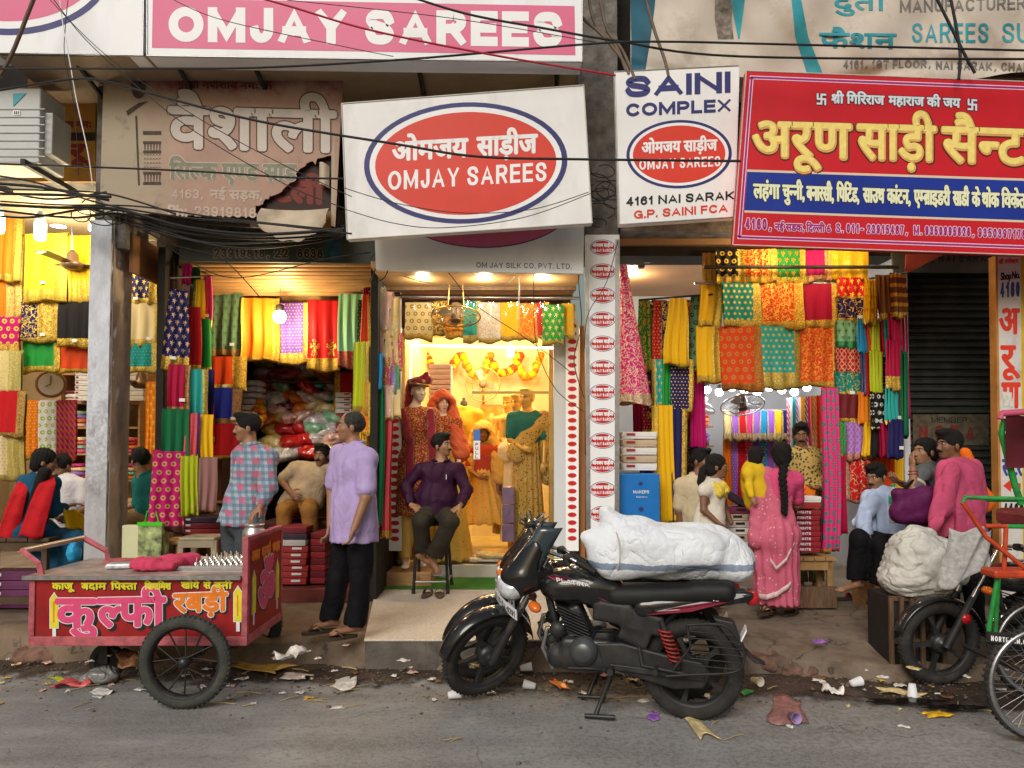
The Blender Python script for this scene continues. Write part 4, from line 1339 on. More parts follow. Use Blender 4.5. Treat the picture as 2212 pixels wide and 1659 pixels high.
letters(t,M_ink,lambda mb: write_latin(mb,ps,'4161 NAI SARAK',1353,445,1586,431,19,t=.22,d=.006))
letters(t,M_red,lambda mb: write_latin(mb,ps,'G.P. SAINI FCA',1369,473,1572,458,18,t=.22,d=.006))
pr = Plane(6.3)
t = sign('signboard','large red signboard with gold Hindi lettering and a blue band',pr,[(1612,153),(2560,190),(2560,563),(1583,529)],mat('arun_red',(.55,.012,.022),rough=.38,var=.05,scale=3),.07,(mat('pale_edge',(.6,.45,.42),rough=.5),.006))
def frame_line(mb,o,w,d):
 c = [(1624 - o,167 - o),(2600,206 - o),(2600,547 + o),(1597 - o,512 + o)]
 def seg(a,b):
  dx,dy = b[0] - a[0],b[1] - a[1]; l = math.hypot(dx,dy); nx_,ny_ = -dy / l * w / 2,dx / l * w / 2
  poly(mb,pr,[(a[0] + nx_,a[1] + ny_),(b[0] + nx_,b[1] + ny_),(b[0] - nx_,b[1] - ny_),(a[0] - nx_,a[1] - ny_)],d)
 seg((c[0][0] - w / 2,c[0][1]),(2560,c[0][1] + (2560 - c[0][0]) * .0395)); seg((c[3][0] - w / 2,c[3][1]),(2560,c[3][1] + (2560 - c[3][0]) * .0355)); seg((c[0][0],c[0][1]),c[3])
M_lil = mat('sign_lilac',(.72,.6,.78),rough=.45,var=0); M_mag = mat('sign_magenta',(.36,.015,.16),rough=.45,var=0)
letters(t,M_lil,lambda mb: frame_line(mb,0,8,.002),'border')
letters(t,M_mag,lambda mb: frame_line(mb,0,4.4,.004),'border_line')
letters(t,mat('sign_cream',(.7,.56,.42),rough=.45,var=0),lambda mb: poly(mb,pr,[(1614,366),(2560,397),(2560,493),(1608,459)],.003),'band_edge')
letters(t,mat('sign_blue',(.012,.035,.3),rough=.42,var=.25,scale=.9),lambda mb: poly(mb,pr,[(1614,371),(2560,402),(2560,488),(1608,454)],.005),'blue_band')
words = [('अरूण',1628,337,1838,343),('साड़ी',1854,343,2021,348),('सै{न}टर',2037,349,2262,357)]
letters(t,mat('gold_outline',(.1,.025,.01),rough=.5,var=0),lambda mb: [write(mb,pr,w,a - 1,b + 1,c + 2,e + 1,72,.005,bold=7) for w,a,b,c,e in words],'letter_outline')
letters(t,mat('gold_deep',(.68,.36,.12),rough=.4,var=.1,scale=20),lambda mb: [write(mb,pr,w,a,b,c,e,72,.008,bold=5) for w,a,b,c,e in words])
letters(t,mat('gold_bright',(.85,.68,.2),rough=.4,var=.1,scale=20),lambda mb: [write(mb,pr,w,a - 1,b - 2,c - 1,e - 2,72,.011,bold=2.2) for w,a,b,c,e in words],'letter_highlight')
def top_line(mb,bold,d):
 write(mb,pr,'卐',1765,224,1784,225,17,d,bold=bold); write(mb,pr,'卐',2091,236,2110,237,17,d,bold=bold)
 write(mb,pr,'श~ी गिरिराज',1797,222,1910,226,18,d,bold=bold); write(mb,pr,'महाराज की जय',1920,226,2074,232,18,d,bold=bold)
letters(t,M_ink,lambda mb: top_line(mb,2.6,.005),'letter_outline')
letters(t,mat('sign_pale_blue',(.7,.76,.85),rough=.45,var=0),lambda mb: top_line(mb,1.2,.008))
band = [('लहंगा',1628,427,1684,429),('चु{न}नी,',1691,429,1737,431),('बनारसी,',1743,432,1800,434),('पिटिंड,',1808,434,1855,436),('साउथ',1865,436,1910,438),('कांटन,',1917,438,1966,440),('ए{म}ब~ाइडरी',1975,440,2052,443),('साडी',2059,443,2093,444),('के',2100,445,2117,446),('थोक',2122,446,2158,447),('विक~ेता',2164,447,2222,449)]
letters(t,M_ink,lambda mb: [write(mb,pr,w,a,b,c,e,29,.007,bold=3) for w,a,b,c,e in band],'letter_outline')
letters(t,mat('sign_lemon',(.78,.8,.55),rough=.45,var=0),lambda mb: [write(mb,pr,w,a,b,c,e,29,.010,bold=1.5) for w,a,b,c,e in band])
def foot(mb,k,d):
 for o in ([(0,0)] if not k else [(k * math.cos(q * math.pi / 4),k * math.sin(q * math.pi / 4)) for q in range(8)]):
  for i,(w,a,b,c,e,h) in enumerate((('4160,',1610,495,1668,497,24),('S. 011- 23915487,',1806,502,1962,507,20),('M. 9350995826,',1974,507,2106,511,20),('9350397178',2113,512,2216,516,20))):
   write_latin(mb,pr,w,a,b,c,e,h,t=.17,d=d + (o[0] + 2 * o[1]) * .00005,shift=o)
 write(mb,pr,'नई सडक, दि{ल}ली 6',1674,497,1794,501,14,d,bold=k + .8)
letters(t,M_lil,lambda mb: foot(mb,1.4,.004),'letter_outline')
letters(t,M_mag,lambda mb: foot(mb,0,.008))
class Cloth(Plane):
 def __call__(s,px,py,d=0.0):
  q = P(px,py,s.Y)
  sx,sz = q.x,q.z
  w = .03 * math.sin(3.1 * sx + 5 * sz) + .022 * math.sin(7.3 * sx - 6 * sz + 1) + .012 * math.sin(15 * sx + 11 * sz) + .05 * math.sin(1.3 * sx + 2.2 * sz)
  w += .035 * max(0,1 - abs(sz - 5.0 - .12 * math.sin(2 * sx)) / .09)
  return P(px,py,s.Y + .06 + w - d)
pc = Cloth(6.68)
t = thing('banner','wrinkled dirty cream cloth banner with teal lettering above the red board','banner',tuple(P(1800,165,6.7)))
M_ban = mat('banner_cloth',(.56,.5,.43),rough=.7,var=.12,scale=2,bump=.3,bscale=14,dirt=(.2,.15,.1),dirt_amt=.75,dirt_scale=2.1)
mb = MB()
mb.grid(lambda u,v: pc(1362 + 1100 * u,-90 + (262 - 6 * math.sin(9 * u) - 10 * u + 5 * math.sin(31 * u)) * v),150,46); mb.build('cloth',M_ban,t,fix=False)
M_teal = mat('banner_teal',(.035,.3,.37),rough=.65,var=.25,scale=5,dirt=(.3,.3,.26),dirt_amt=.5,dirt_scale=4)
M_dteal = mat('banner_deep_teal',(.02,.1,.15),rough=.65,var=.3,scale=4)
def strip(mb,pts,w0,w1,d,n=30):
 def fn(u,v):
  k = u * (len(pts) - 1); i = min(int(k),len(pts) - 2); f = k - i
  x = pts[i][0] + (pts[i + 1][0] - pts[i][0]) * f; y = pts[i][1] + (pts[i + 1][1] - pts[i][1]) * f
  return pc(x + (v - .5) * (w0 + (w1 - w0) * u),y,d)
 mb.grid(fn,n,6)
letters(t,M_dteal,lambda mb: strip(mb,[(1392,-80),(1388,20),(1384,90),(1378,158)],62,30,.003),'teal_shape')
letters(t,M_teal,lambda mb: (strip(mb,[(1592,-70),(1594,10),(1596,84)],52,3,.003),strip(mb,[(1710,-70),(1722,10),(1732,80),(1760,158)],16,34,.003)),'teal_shape')
letters(t,mat('banner_print',(.22,.19,.16),rough=.7,var=.5,scale=25),lambda mb: strip(mb,[(1566,-60),(1562,40),(1568,85)],40,34,.002),'printed_figure')
letters(t,M_teal,lambda mb: (write(mb,pc,'दुता',1800,20,1915,22,30,.004,bold=1.2),write(mb,pc,'फैशन',1770,102,1936,104,30,.004,bold=1.6),write_latin(mb,pc,'SAREES',1970,92,2136,92,42,t=.14,d=.004),write_latin(mb,pc,'SUITS',2165,92,2300,92,42,t=.14,d=.004)))
letters(t,mat('banner_grey',(.2,.19,.18),rough=.7,var=.2),lambda mb: (write_latin(mb,pc,'MANUFACTURER',1944,27,2216,20,27,t=.17,d=.004),write_latin(mb,pc,'4161, 1ST FLOOR,',1822,148,2012,147,18,t=.2,d=.004),write_latin(mb,pc,'NAI SARAK, CHANDNI',2022,150,2262,156,19,t=.2,d=.004)))
pp = Plane(7.22)
t = sign('signboard','dark green phone number board above the dim shop opening',pp,[(384,500),(818,496),(816,569),(388,564)],mat('phone_board',(.045,.05,.042),rough=.6,var=.35,scale=4),.03)
nums = [('23919818,',462,556,583,557,20),('22',593,557,622,557,20),('8638',642,557,697,558,20)]
letters(t,mat('phone_outline',(.3,.22,.12),rough=.6,var=.1),lambda mb: [write_latin(mb,pp,w,a + ox,b + oy,c + ox,e + oy,h,t=.22,d=.003 + .0001 * ox) for w,a,b,c,e,h in nums for ox,oy in ((-1.6,0),(1.6,0),(0,1.6),(0,-1.6))],'letter_outline')
letters(t,M_ink,lambda mb: [write_latin(mb,pp,w,a,b,c,e,h,t=.2,d=.006) for w,a,b,c,e,h in nums])
letters(t,mat('phone_print',(.02,.08,.1),rough=.6,var=.5,scale=16),lambda mb: poly(mb,pp,[(704,500),(728,502),(742,564),(700,562)],.003),'printed_figure')
pf = Plane(6.88)
t = sign('signboard','white fascia with half a pink oval, OM JAY SILK CO. PVT. LTD.',pf,[(808,470),(1262,470),(1260,591),(812,583)],M_sign,.05)
def half_oval(mb,rx,ry,d): poly(mb,pf,[(1045 + rx * math.cos(a),434 + ry * math.sin(a)) for a in [math.pi * (.1 + .8 * k / 30) for k in range(31)]],d)
letters(t,M_ink,lambda mb: half_oval(mb,197,101.5,.003),'ring')
letters(t,M_pink,lambda mb: half_oval(mb,195,99.5,.005),'field')
letters(t,mat('fascia_ink',(.1,.12,.2),rough=.5,var=0),lambda mb: write_latin(mb,pf,'OM JAY SILK CO. PVT. LTD.',1029,578,1235,581,11.5,t=.15,d=.006,gap=.2))
pq = Plane(7.12)
t = thing('sign_strip','tall white plastic strip of repeated red ovals on the pier','sign strip',tuple(pq(1301,1300)))
mb = MB(); slab(mb,pq,[(1265,507),(1338,507),(1336,1300),(1270,1300)],0,.06); mb.build('panel',M_sign,t)
mb = MB(); slab(mb,pq,[(1263,509),(1272,509),(1277,1300),(1268,1300)],.006,.02); slab(mb,pq,[(1329,517),(1339,517),(1337,1300),(1327,1300)],.006,.02); mb.build('edge_trim',M_steel,t)
mb = MB()
mb.cur = 0; oval(mb,pq,1302,534.6,27.8,17,.003,n=32)
mb.cur = 1; oval(mb,pq,1302,534.6,26.4,15.8,.005,n=32)
mb.cur = 2; oval(mb,pq,1302,534.6,25,14.6,.007,n=32)
mb.cur = 1; write(mb,pq,'ओमजय साड़ीज',1280,533,1324,533,6.6,.010,bold=.5); write_latin(mb,pq,'OMJAY SAREES',1279,544,1325,544,6.6,t=.2,d=.010)
em0 = mb.build('emblem',[M_navy,M_let,mat('oval_red',(.5,.02,.028),rough=.4,var=.06)],t,fix=False)
stp = (pq(1302,586.3) - pq(1302,534.6))
for k in range(1,12):
 e = em0.copy(); COL.objects.link(e); e.parent = t
 e.location = Vector(em0.location) + stp * k
for px,y0,lab in ((1236,690,'narrow white strip of little red ovals right of the glass door'),(853,640,'narrow white strip of little red ovals left of the groom mannequin')):
 pz = Plane(8.1)
 t2 = thing('sign_strip',lab,'sign strip',tuple(pz(px,1180)))
 mb = MB(); slab(mb,pz,[(px - 14,y0),(px + 14,y0),(px + 14,1190),(px - 14,1190)],0,.03); mb.build('panel',M_let,t2)
 n = 0
 for y in range(int(y0) + 14,1180,17):
  mb = MB(); oval(mb,pz,px,y,9.5,5.2,.003,n=18); mb.build('emblem',MATS['oval_red'],t2,fix=False)
p4 = Plane(6.9)
t = sign('shop_pillar','white painted post with red Hindi letters and shop number 4160',p4,[(2155,552),(2206,552),(2212,1330),(2166,1330)],mat('post_white',(.6,.58,.56),rough=.7,var=.1,dirt=(.25,.2,.16),dirt_amt=.7,dirt_scale=4),.12,cat='pillar')
mb = MB(); slab(mb,p4,[(2205,552),(2262,552),(2268,1330),(2211,1330)],.002,.12); mb.build('yellow_side',mat('post_yellow',(.62,.42,.03),rough=.6,var=.15,dirt=(.2,.12,.03),dirt_amt=.5),t)
mb = MB(); slab(mb,p4,[(2150,552),(2155,552),(2166,1330),(2161,1330)],.002,.1); mb.build('orange_edge',mat('post_orange',(.45,.2,.05),rough=.6,var=.2),t)
letters(t,M_red,lambda mb: (write(mb,p4,'अ',2160,720,2201,720,52,.004,bold=2.2),write(mb,p4,'रू',2163,798,2202,798,50,.004,bold=2.2),write(mb,p4,'ण',2165,880,2203,880,52,.004,bold=2.2),
  poly(mb,p4,[(2167,1049),(2184,1035),(2184,1043),(2205,1044),(2205,1056),(2184,1055),(2184,1063)],.004),write(mb,p4,'श~ी गणेशाय',2158,570,2200,568,8,.004,bold=.5)))
letters(t,mat('post_blue',(.03,.06,.28),rough=.6,var=.1),lambda mb: (write_latin(mb,p4,'4160',2161,643,2203,641,33,t=.2,d=.004),write(mb,p4,'सेंटर',2166,1027,2208,1027,34,.004,bold=1.6)))
letters(t,M_ink,lambda mb: (write(mb,p4,'Shop',2162,605,2184,603,14,.004,bold=.7),write(mb,p4,'No.',2187,602,2203,601,14,.004,bold=.7),write_latin(mb,p4,'4160',2168,1114,2211,1114,27,t=.2,d=.004)))
mb = MB(); slab(mb,p4,[(2166,846),(2186,848),(2188,880),(2168,878)],.006,.002); mb.build('poster',mat('poster_paper',(.6,.58,.52),rough=.8,var=.2,scale=40),t)
pn = Plane(7.5)
t = sign('signboard','dark grey board lettered NAI SARAK over the closed shutter',pn,[(1926,540),(2160,540),(2160,590),(1932,588)],mat('grey_board',(.06,.062,.05),rough=.6,var=.3,scale=5),.03)
letters(t,M_ink,lambda mb: write_latin(mb,pn,', NAI SARAK',2012,566,2145,566,16,t=.16,d=.004,gap=.35))
t = sign('signboard','slanting red edged small board above the right hand saree rack',Plane(7.35),[(1958,549),(2040,549),(1960,590),(1956,590)],mat('small_red_board',(.3,.06,.04),rough=.6,var=.3),.02)
pm = Plane(7.2)
t = sign('signboard','old mustard hoarding with dark red letters behind the air conditioner',pm,[(60,170),(206,170),(206,392),(60,392)],mat('mustard_hoarding',(.4,.19,.03),rough=.6,var=.3,scale=3,dirt=(.14,.06,.02),dirt_amt=.7),.03)
letters(t,mat('mustard_red',(.2,.02,.015),rough=.6,var=.1),lambda mb: (write(mb,pm,'राय नमः',130,275,196,275,12,.004,bold=1),write(mb,pm,'रू',150,345,196,345,32,.004,bold=2.5)))
letters(t,mat('mustard_dark',(.03,.02,.015),rough=.6,var=.1),lambda mb: poly(mb,pm,[(130,286),(206,286),(206,304),(130,304)],.003),'dark_band')
mb = MB(); mb.box2((-3.535,6.95,3.3),(-3.5,8.1,3.66)); solo(mb,'awning_board',mat('brown_board',(.2,.085,.035),rough=.6,var=.25,scale=3),'brown side board fixed behind the top of the whitewashed pillar','board')
t = thing('air_conditioner','white air conditioner outdoor unit on a bracket below the top sign','air conditioner',tuple(P(40,352,6.7)))
a,b = P(-130,352,6.6),P(88,190,6.6)
mb = MB(); mb.box2((a.x,6.6,a.z),(b.x,6.98,b.z)); mb.build('casing',mat('ac_cream',(.52,.54,.54),rough=.45,var=.06,dirt=(.3,.27,.22),dirt_amt=.5),t,bevel=.012)
mb = MB()
for k in range(7):
 y = 235 + k * 17; q = P(-40,y,6.59); w = P(96,y,6.59); mb.box2((q.x,6.592,q.z - .004),(w.x,6.602,q.z + .004))
mb.build('grille',mat('ac_grille_grey',(.44,.46,.46),rough=.5),t)  # thin bars in a grey slightly darker than the casing
pa = Plane(6.595)
mb = MB(); poly(mb,pa,[(28,202),(57,201),(28,230)],.002); mb.build('logo',mat('ac_logo',(.04,.35,.45),rough=.4,var=0),t,fix=False)
mb = MB(); poly(mb,pa,[(28,238),(43,238),(43,249),(28,249)],.002); lb = mb.build('label',M_let,t,fix=False)
mb = MB(); write_latin(mb,pa,'832',30,247,41,247,7,t=.2,d=.004); mb.build('lettering',M_ink,lb,fix=False)
mb = MB(); mb.box2((b.x,6.66,a.z + .1),(b.x + .075,6.95,a.z + .48)); mb.build('valve_cover',mat('ac_grey',(.5,.5,.48),rough=.5,var=.1),t,bevel=.01)
for x in (a.x + .15,b.x - .1):
 mb = MB(); mb.box2((x,6.5,a.z - .05),(x + .04,7.3,a.z)); mb.build('bracket',M_iron,t)
# == lamps of the shops
WARM,AMBER,COOL = (1.0,.84,.55),(1.0,.77,.4),(.95,.97,1.0)
def point(o,loc,energy,col,size=.05):
 l = bpy.data.lights.new('lamp_light','POINT'); l.energy = energy; l.color = col; l.shadow_soft_size = size
 q = bpy.data.objects.new('lamp_light',l); COL.objects.link(q); q.location = Vector(loc) - origin_of(o); q.parent = o
 return q
def lamp(kind,label,px,py,Y,energy,col,w=24,h=44,group=None,glow_s=14,drop=.09,light=True):
 p = P(px,py,Y); s = Y / FPX
 t = thing(kind,label,'lamp',tuple(p),group)
 g = glow('glow_%d_%d' % (int(col[2] * 100),int(glow_s)),col,glow_s)
 mb = MB()
 if kind == 'tube_bulb':
  mb.lathe([(.001,-h * s * .5),(w * s * .42,-h * s * .47),(w * s * .5,-h * s * .3),(w * s * .5,h * s * .35),(w * s * .35,h * s * .5)],p,n=16)
  mb.build('bulb',g,t)
  c = MB(); c.lathe([(w * s * .36,h * s * .5),(w * s * .38,h * s * .75),(w * s * .2,h * s * .95),(.004,h * s)],p,n=14); c.tube([p + Vector((0,0,h * s)),p + Vector((.01,.02,h * s + .25))],.004,5); c.build('cap',M_let,t)
  if light: point(t,p - Vector((0,0,h * s * .5 + drop)),energy,col,.09)
 elif kind == 'bare_bulb':
  mb.ball(p,w * s * .5,16,10); mb.build('bulb',g,t)
  c = MB(); c.lathe([(w * s * .3,w * s * .4),(w * s * .3,w * s * .9),(.004,w * s)],p,n=12); c.tube([p + Vector((0,0,w * s)),P(px + 2,py - 90,Y)],.003,5); c.build('holder',M_iron,t)
  if light: point(t,p + Vector((0,-.11,-.02)),energy,col,.07)
 else:
  mb.lathe([(.001,0),(w * s * .5,0),(w * s * .5,.012)],p,n=20); mb.build('lens',g,t)
  c = MB(); c.torus(p + Vector((0,0,.006)),(0,0,1),w * s * .54,.008,24,6); c.build('ring',M_steel,t)
  if light: point(t,p - Vector((0,0,drop)),energy,col,.06)
 return t
lamp('tube_bulb','glowing white tube bulb hanging in the left shop, nearer the pillar',87,498,7.2,20,WARM)
lamp('tube_bulb','glowing white tube bulb cut by the photo edge in the left shop',-2,484,7.2,13,WARM,22,40)
lamp('downlight','round lit ceiling lamp behind the tube bulbs of the left shop',126,489,8.3,34,WARM,30)
lamp('tube_bulb','small lit bulb beside the whitewashed pillar, partly hidden',196,492,7.4,12,WARM,9,14)
lamp('bare_bulb','bare glowing bulb hanging before the purple saree',604,684,7.9,38,AMBER,28,28,glow_s=40)
for px,lab in ((912,'left lit downlight under the white fascia'),(1046,'middle lit downlight under the white fascia'),(1172,'right lit downlight under the white fascia')):
 lamp('downlight',lab,px,588 + (px - 912) * .02,7.42,11,WARM,34,drop=.1)
for i,(px,py,Y,e) in enumerate(((935,758,9.6,24),(1010,768,9.9,26),(1082,770,9.9,26),(1140,765,9.4,24))):
 lamp('downlight','lit ceiling lamp inside the gold middle showroom',px,P(px,700,Y).z * 0 + HORIZON - (3.285 - CAM_H) * FPX / Y,Y,e,AMBER,30,group='ceiling lamps inside the middle showroom',drop=.12)
lamp('tube_bulb','bright bulb with a saucer shade inside the middle showroom',1103,762,10.2,12,AMBER,16,18)
lamp('downlight','lit downlight in the brown ceiling of the right shop recess',1362,594,8.9,22,WARM,24)
for i in range(9):
 px = 1527 + i * 27; Y = 8.85
 lamp('bare_bulb','white lit bulb in the row along the right shop ceiling',px,842 + 6 * math.sin(i * 2.1),Y,4,COOL,17,17,group='row of white bulbs in the right shop',glow_s=20,light=(i % 2 == 0))
lamp('tube_bulb','unseen bulb behind the red signboard over the right saree display',1700,500,7.0,14,AMBER,16,30)  # unseen lamp, wholly covered by the board; warms the display below
lamp('tube_bulb','unseen bulb behind the red signboard above the hanging rack',1850,505,7.0,7,AMBER,16,30)  # another unseen lamp covered by the board, for the rack below
t = thing('led_strip','thin violet white LED strip round the middle shop glass','lamp',tuple(P(1040,752,8.44)))
mb = MB(); mb.tube([P(887,822,8.44),P(889,746,8.44),P(1218,752,8.44),P(1219,770,8.44)],.012,6); mb.build('tube',glow('led_violet',(1.0,.62,1.0),5),t)
# == sarees
C = dict(red=(.5,.012,.015),crimson=(.36,.008,.045),magenta=(.46,.01,.13),pink=(.62,.05,.19),orange=(.7,.19,.012),redorange=(.6,.06,.012),yellow=(.74,.43,.012),
   gold=(.55,.34,.06),lime=(.4,.47,.02),green=(.02,.26,.04),deepgreen=(.01,.13,.05),teal=(.01,.22,.18),turquoise=(.03,.34,.31),mint=(.24,.5,.3),sage=(.12,.23,.13),
   navy=(.018,.016,.085),black=(.013,.011,.012),blue=(.02,.03,.3),purple=(.15,.07,.42),violet=(.3,.12,.5),maroon=(.15,.02,.024),cream=(.68,.54,.27),mauve=(.28,.14,.13),
   coral=(.62,.09,.1),sky=(.02,.25,.5),brown=(.17,.075,.025),white=(.75,.72,.68),silver=(.6,.56,.56),blush=(.72,.42,.36))
GOLD,RED2,SIL = (.72,.47,.08),(.5,.03,.02),(.6,.55,.5)
H = hang
def sarees(group,Y,rows_,**kw):
 for r in rows_:
  px0,py0,px1,py1,c,lab = r[:6]
  o = dict(kw); o.update(r[6] if len(r) > 6 else {})
  o.setdefault('group',group)
  H(o.pop('name','saree'),px0,py0,px1,py1,o.pop('Y',Y),C[c],lab,**o)
K = dict
sarees('sarees hung in the left shop',7.7,[
 (-10,470,52,606,'orange','orange and gold saree hung highest at the left photo edge',K(side=.3)),
 (54,505,150,650,'lime','lime green saree with a wide gold border',K(side=.3,hem=.2,tagc=1)),
 (150,510,214,652,'yellow','plain yellow saree with gold hem behind the ceiling fan',K(hem=.35,side=.1)),
 (-20,604,46,690,'orange','orange saree with cream stripe below the orange and gold one',K(kind='plain',side=.45,acc=(.7,.5,.15),Y=7.75)),
 (48,652,136,737,'navy','dark saree with gold flowers and a brocade panel',K(kind='brocade',side=.6,Y=7.75,tagc=1)),
 (126,652,214,748,'black','plain black saree with gold border beside the pillar',K(side=.22,hem=.22,tagc=1)),
 (-20,686,44,762,'magenta','magenta saree with rows of gold paisleys',K(kind='rings',hem=.3,Y=7.72)),
 (52,738,131,802,'green','bright green saree with gold corner',K(side=.18,hem=.25,Y=7.8)),
 (124,740,214,803,'redorange','vermilion saree with one gold motif beside the pillar',K(side=.12,hem=.2,Y=7.8)),
 (-20,758,48,852,'cream','cream and olive saree at the left photo edge',K(kind='brocade',acc=(.6,.5,.15),side=.4)),
 (-20,846,60,942,'red','red saree with black and gold border, left photo edge',K(side=.22,acc=(.5,.35,.1),Y=7.66)),
 (-20,930,52,1035,'cream','pale printed cloth below the red saree at the left edge',K(kind='dots',acc=(.55,.42,.1),acc2=(.4,.25,.3),side=.5)),
 (268,588,342,657,'navy','navy saree with gold drops just right of the pillar',K(kind='butis',side=.25,hem=.25,left=.15,tagc=1)),
 (266,655,346,748,'cream','cream gold saree with one leaf motif right of the pillar',K(hem=.2,side=.15,kind='plain',tagc=1)),
 (266,742,344,803,'teal','dark teal sequinned saree right of the pillar',K(kind='dots',acc2=(.1,.35,.32),side=.2,hem=.25)),
 (316,826,352,985,'orange','long amber drape with gold sprays beside the shelves',K(kind='butis',acc2=(.75,.5,.05),hem=.0,waves=4,Y=8.3)),
 (52,866,98,990,'orange','orange dotted dupatta hanging behind the seated woman',K(kind='dots',hem=.08,waves=4,Y=8.4,name='dupatta',cat='dupatta')),
 (84,866,134,990,'white','white dupatta with big lime green patches',K(kind='rings',acc2=(.3,.5,.02),hem=.0,waves=3,Y=8.35,name='dupatta',cat='dupatta')),
 (124,866,166,995,'orange','magenta and orange slanting striped dupatta',K(kind='leheriya',acc2=(.5,.02,.25),hem=.05,waves=4,Y=8.3,name='dupatta',cat='dupatta')),
])
sarees('sarees on the rack left of the dim shop',7.35,[
 (362,628,412,797,'navy','navy saree with pale leaf motifs on the side rack',K(kind='butis',acc2=(.6,.4,.2),hem=.18,rz=.35,gather=.3,taper=1.1,Y=7.15,tagc=1)),
 (404,665,437,818,'red','red saree with gold tip on the side rack',K(hem=.22,rz=.35,gather=.3,Y=7.3)),
 (430,690,458,812,'green','green saree with gold and orange tip on the side rack',K(hem=.2,rz=.35,gather=.3,Y=7.4)),
 (415,606,447,706,'yellow','mustard and dark green saree high on the side rack',K(left=.35,acc=(.05,.1,.02),hem=.15,rz=.3,gather=.4,Y=7.45)),
 (436,598,461,710,'pink','hot pink saree high on the side rack',K(hem=.2,rz=.3,gather=.4,Y=7.55,tagc=1)),
 (394,572,414,612,'magenta','magenta cloth end at the top of the side rack',K(hem=0,Y=7.4,rz=.3)),
 (411,570,432,612,'deepgreen','dark green cloth end at the top of the side rack',K(hem=0,Y=7.5,rz=.3)),
 (366,790,410,893,'crimson','red and brown suit piece with a picture card',K(hem=.2,side=.25,rz=.35,Y=7.05,tagc=1,acc=(.5,.28,.1))),
 (404,800,448,902,'turquoise','sea green saree with gold and pink edge',K(side=.25,hem=.12,rz=.35,Y=7.12)),
 (438,800,462,915,'navy','dark blue cloth behind the sea green saree',K(hem=.06,rz=.3,Y=7.3)),
 (353,886,407,1003,'deepgreen','bottle green saree with a red and gold flame motif',K(hem=.12,rz=.3,Y=6.98,acc=(.3,.2,.08))),
 (400,895,432,1003,'coral','coral saree strip with small gold motif',K(side=.2,acc=(.12,.06,.3),hem=.08,rz=.3,Y=7.04)),
 (424,898,460,1000,'yellow','yellow saree strip with wavy hem',K(hem=.1,rz=.3,Y=7.1)),
 (334,975,398,1146,'magenta','hot pink saree with round black and gold medallions',K(kind='rings',acc=(.1,.06,.04),acc2=(.5,.3,.12),hem=.1,rz=.3,Y=6.95,taper=1.1)),
 (392,985,426,1112,'lime','lime green plain cloth low on the side rack',K(hem=.05,rz=.3,Y=7.0)),
 (420,990,468,1104,'mauve','dusty mauve cloth low on the side rack',K(hem=.06,rz=.3,Y=7.06,acc=(.35,.2,.06))),
 (346,560,366,990,'black','long black cloth edge behind the navy saree',K(hem=0,rz=.6,Y=7.5)),
])
sarees('sarees hung across the dim shop',8.1,[
 (455,633,526,770,'sage','sage green saree with sequin sprigs and copper hem',K(kind='butis',acc2=(.1,.13,.08),hem=.16,acc=(.5,.27,.1),tagc=1)),
 (524,645,604,778,'orange','plain orange silk saree hanging in a wide fold',K(hem=.1,left=.06,side=.22,wave=.03)),
 (598,655,670,785,'purple','purple saree with yellow dots and scalloped gold border',K(kind='dots',side=.2,hem=.2,acc=(.8,.5,.05),Y=8.15)),
 (666,650,736,800,'red','red saree with two gold flower sprays above its hem',K(kind='lotus',hem=.2,side=.06)),
 (732,636,788,795,'mint','mint saree with a dark tree print and red hem',K(hem=.25,acc=(.45,.04,.03),kind='plain',Y=8.0)),
 (450,772,532,843,'redorange','bright orange saree with rings of gold on its border',K(side=.35,hem=.25,Y=8.05,tagc=1)),
 (450,840,523,925,'blue','royal blue saree with a border of gold animals',K(side=.28,hem=.3,acc=(.42,.22,.05),Y=8.0,tagc=1)),
 (448,918,545,990,'red','deep red saree with a gold coin motif behind the plaid shirt',K(hem=.16,side=.2,Y=7.95)),
 (722,805,790,990,'red','red drape with gold band hanging at the back of the dim shop',K(left=.2,hem=0,Y=8.9,waves=4)),
 (415,985,480,1110,'brown','brown patterned cloth hanging below the red saree',K(kind='vine',acc2=(.2,.1,.05),Y=8.2,hem=.06)),
])
sarees('cloths on the rack left of the showroom door',7.6,[
 (776,638,806,792,'redorange','orange dupatta with braided edge at the rack top',K(side=.25,hem=.08,rz=-.4,gather=.5,Y=7.65)),
 (763,740,802,892,'lime','bright green dupatta slanting across the rack',K(side=.3,acc=(.5,.35,.08),rz=-.4,Y=7.6)),
 (778,826,806,940,'orange','amber dupatta with gold edge below the green one',K(side=.4,rz=-.4,Y=7.58)),
 (786,622,800,700,'crimson','small maroon cloth at the corner of the rack',K(hem=.05,rz=-.3,Y=7.7)),
 (806,838,830,1136,'deepgreen','long bottle green saree hanging almost to the floor',K(hem=.03,rz=-.3,kind='plain',Y=7.45,waves=3,wave=.02)),
 (822,900,850,1160,'coral','long coral red saree beside the groom mannequin',K(hem=.08,rz=-.3,Y=7.55,waves=3,wave=.02)),
 (806,765,826,838,'sky','electric blue folded cloth on the rack',K(hem=0,rz=-.3,Y=7.4)),
])
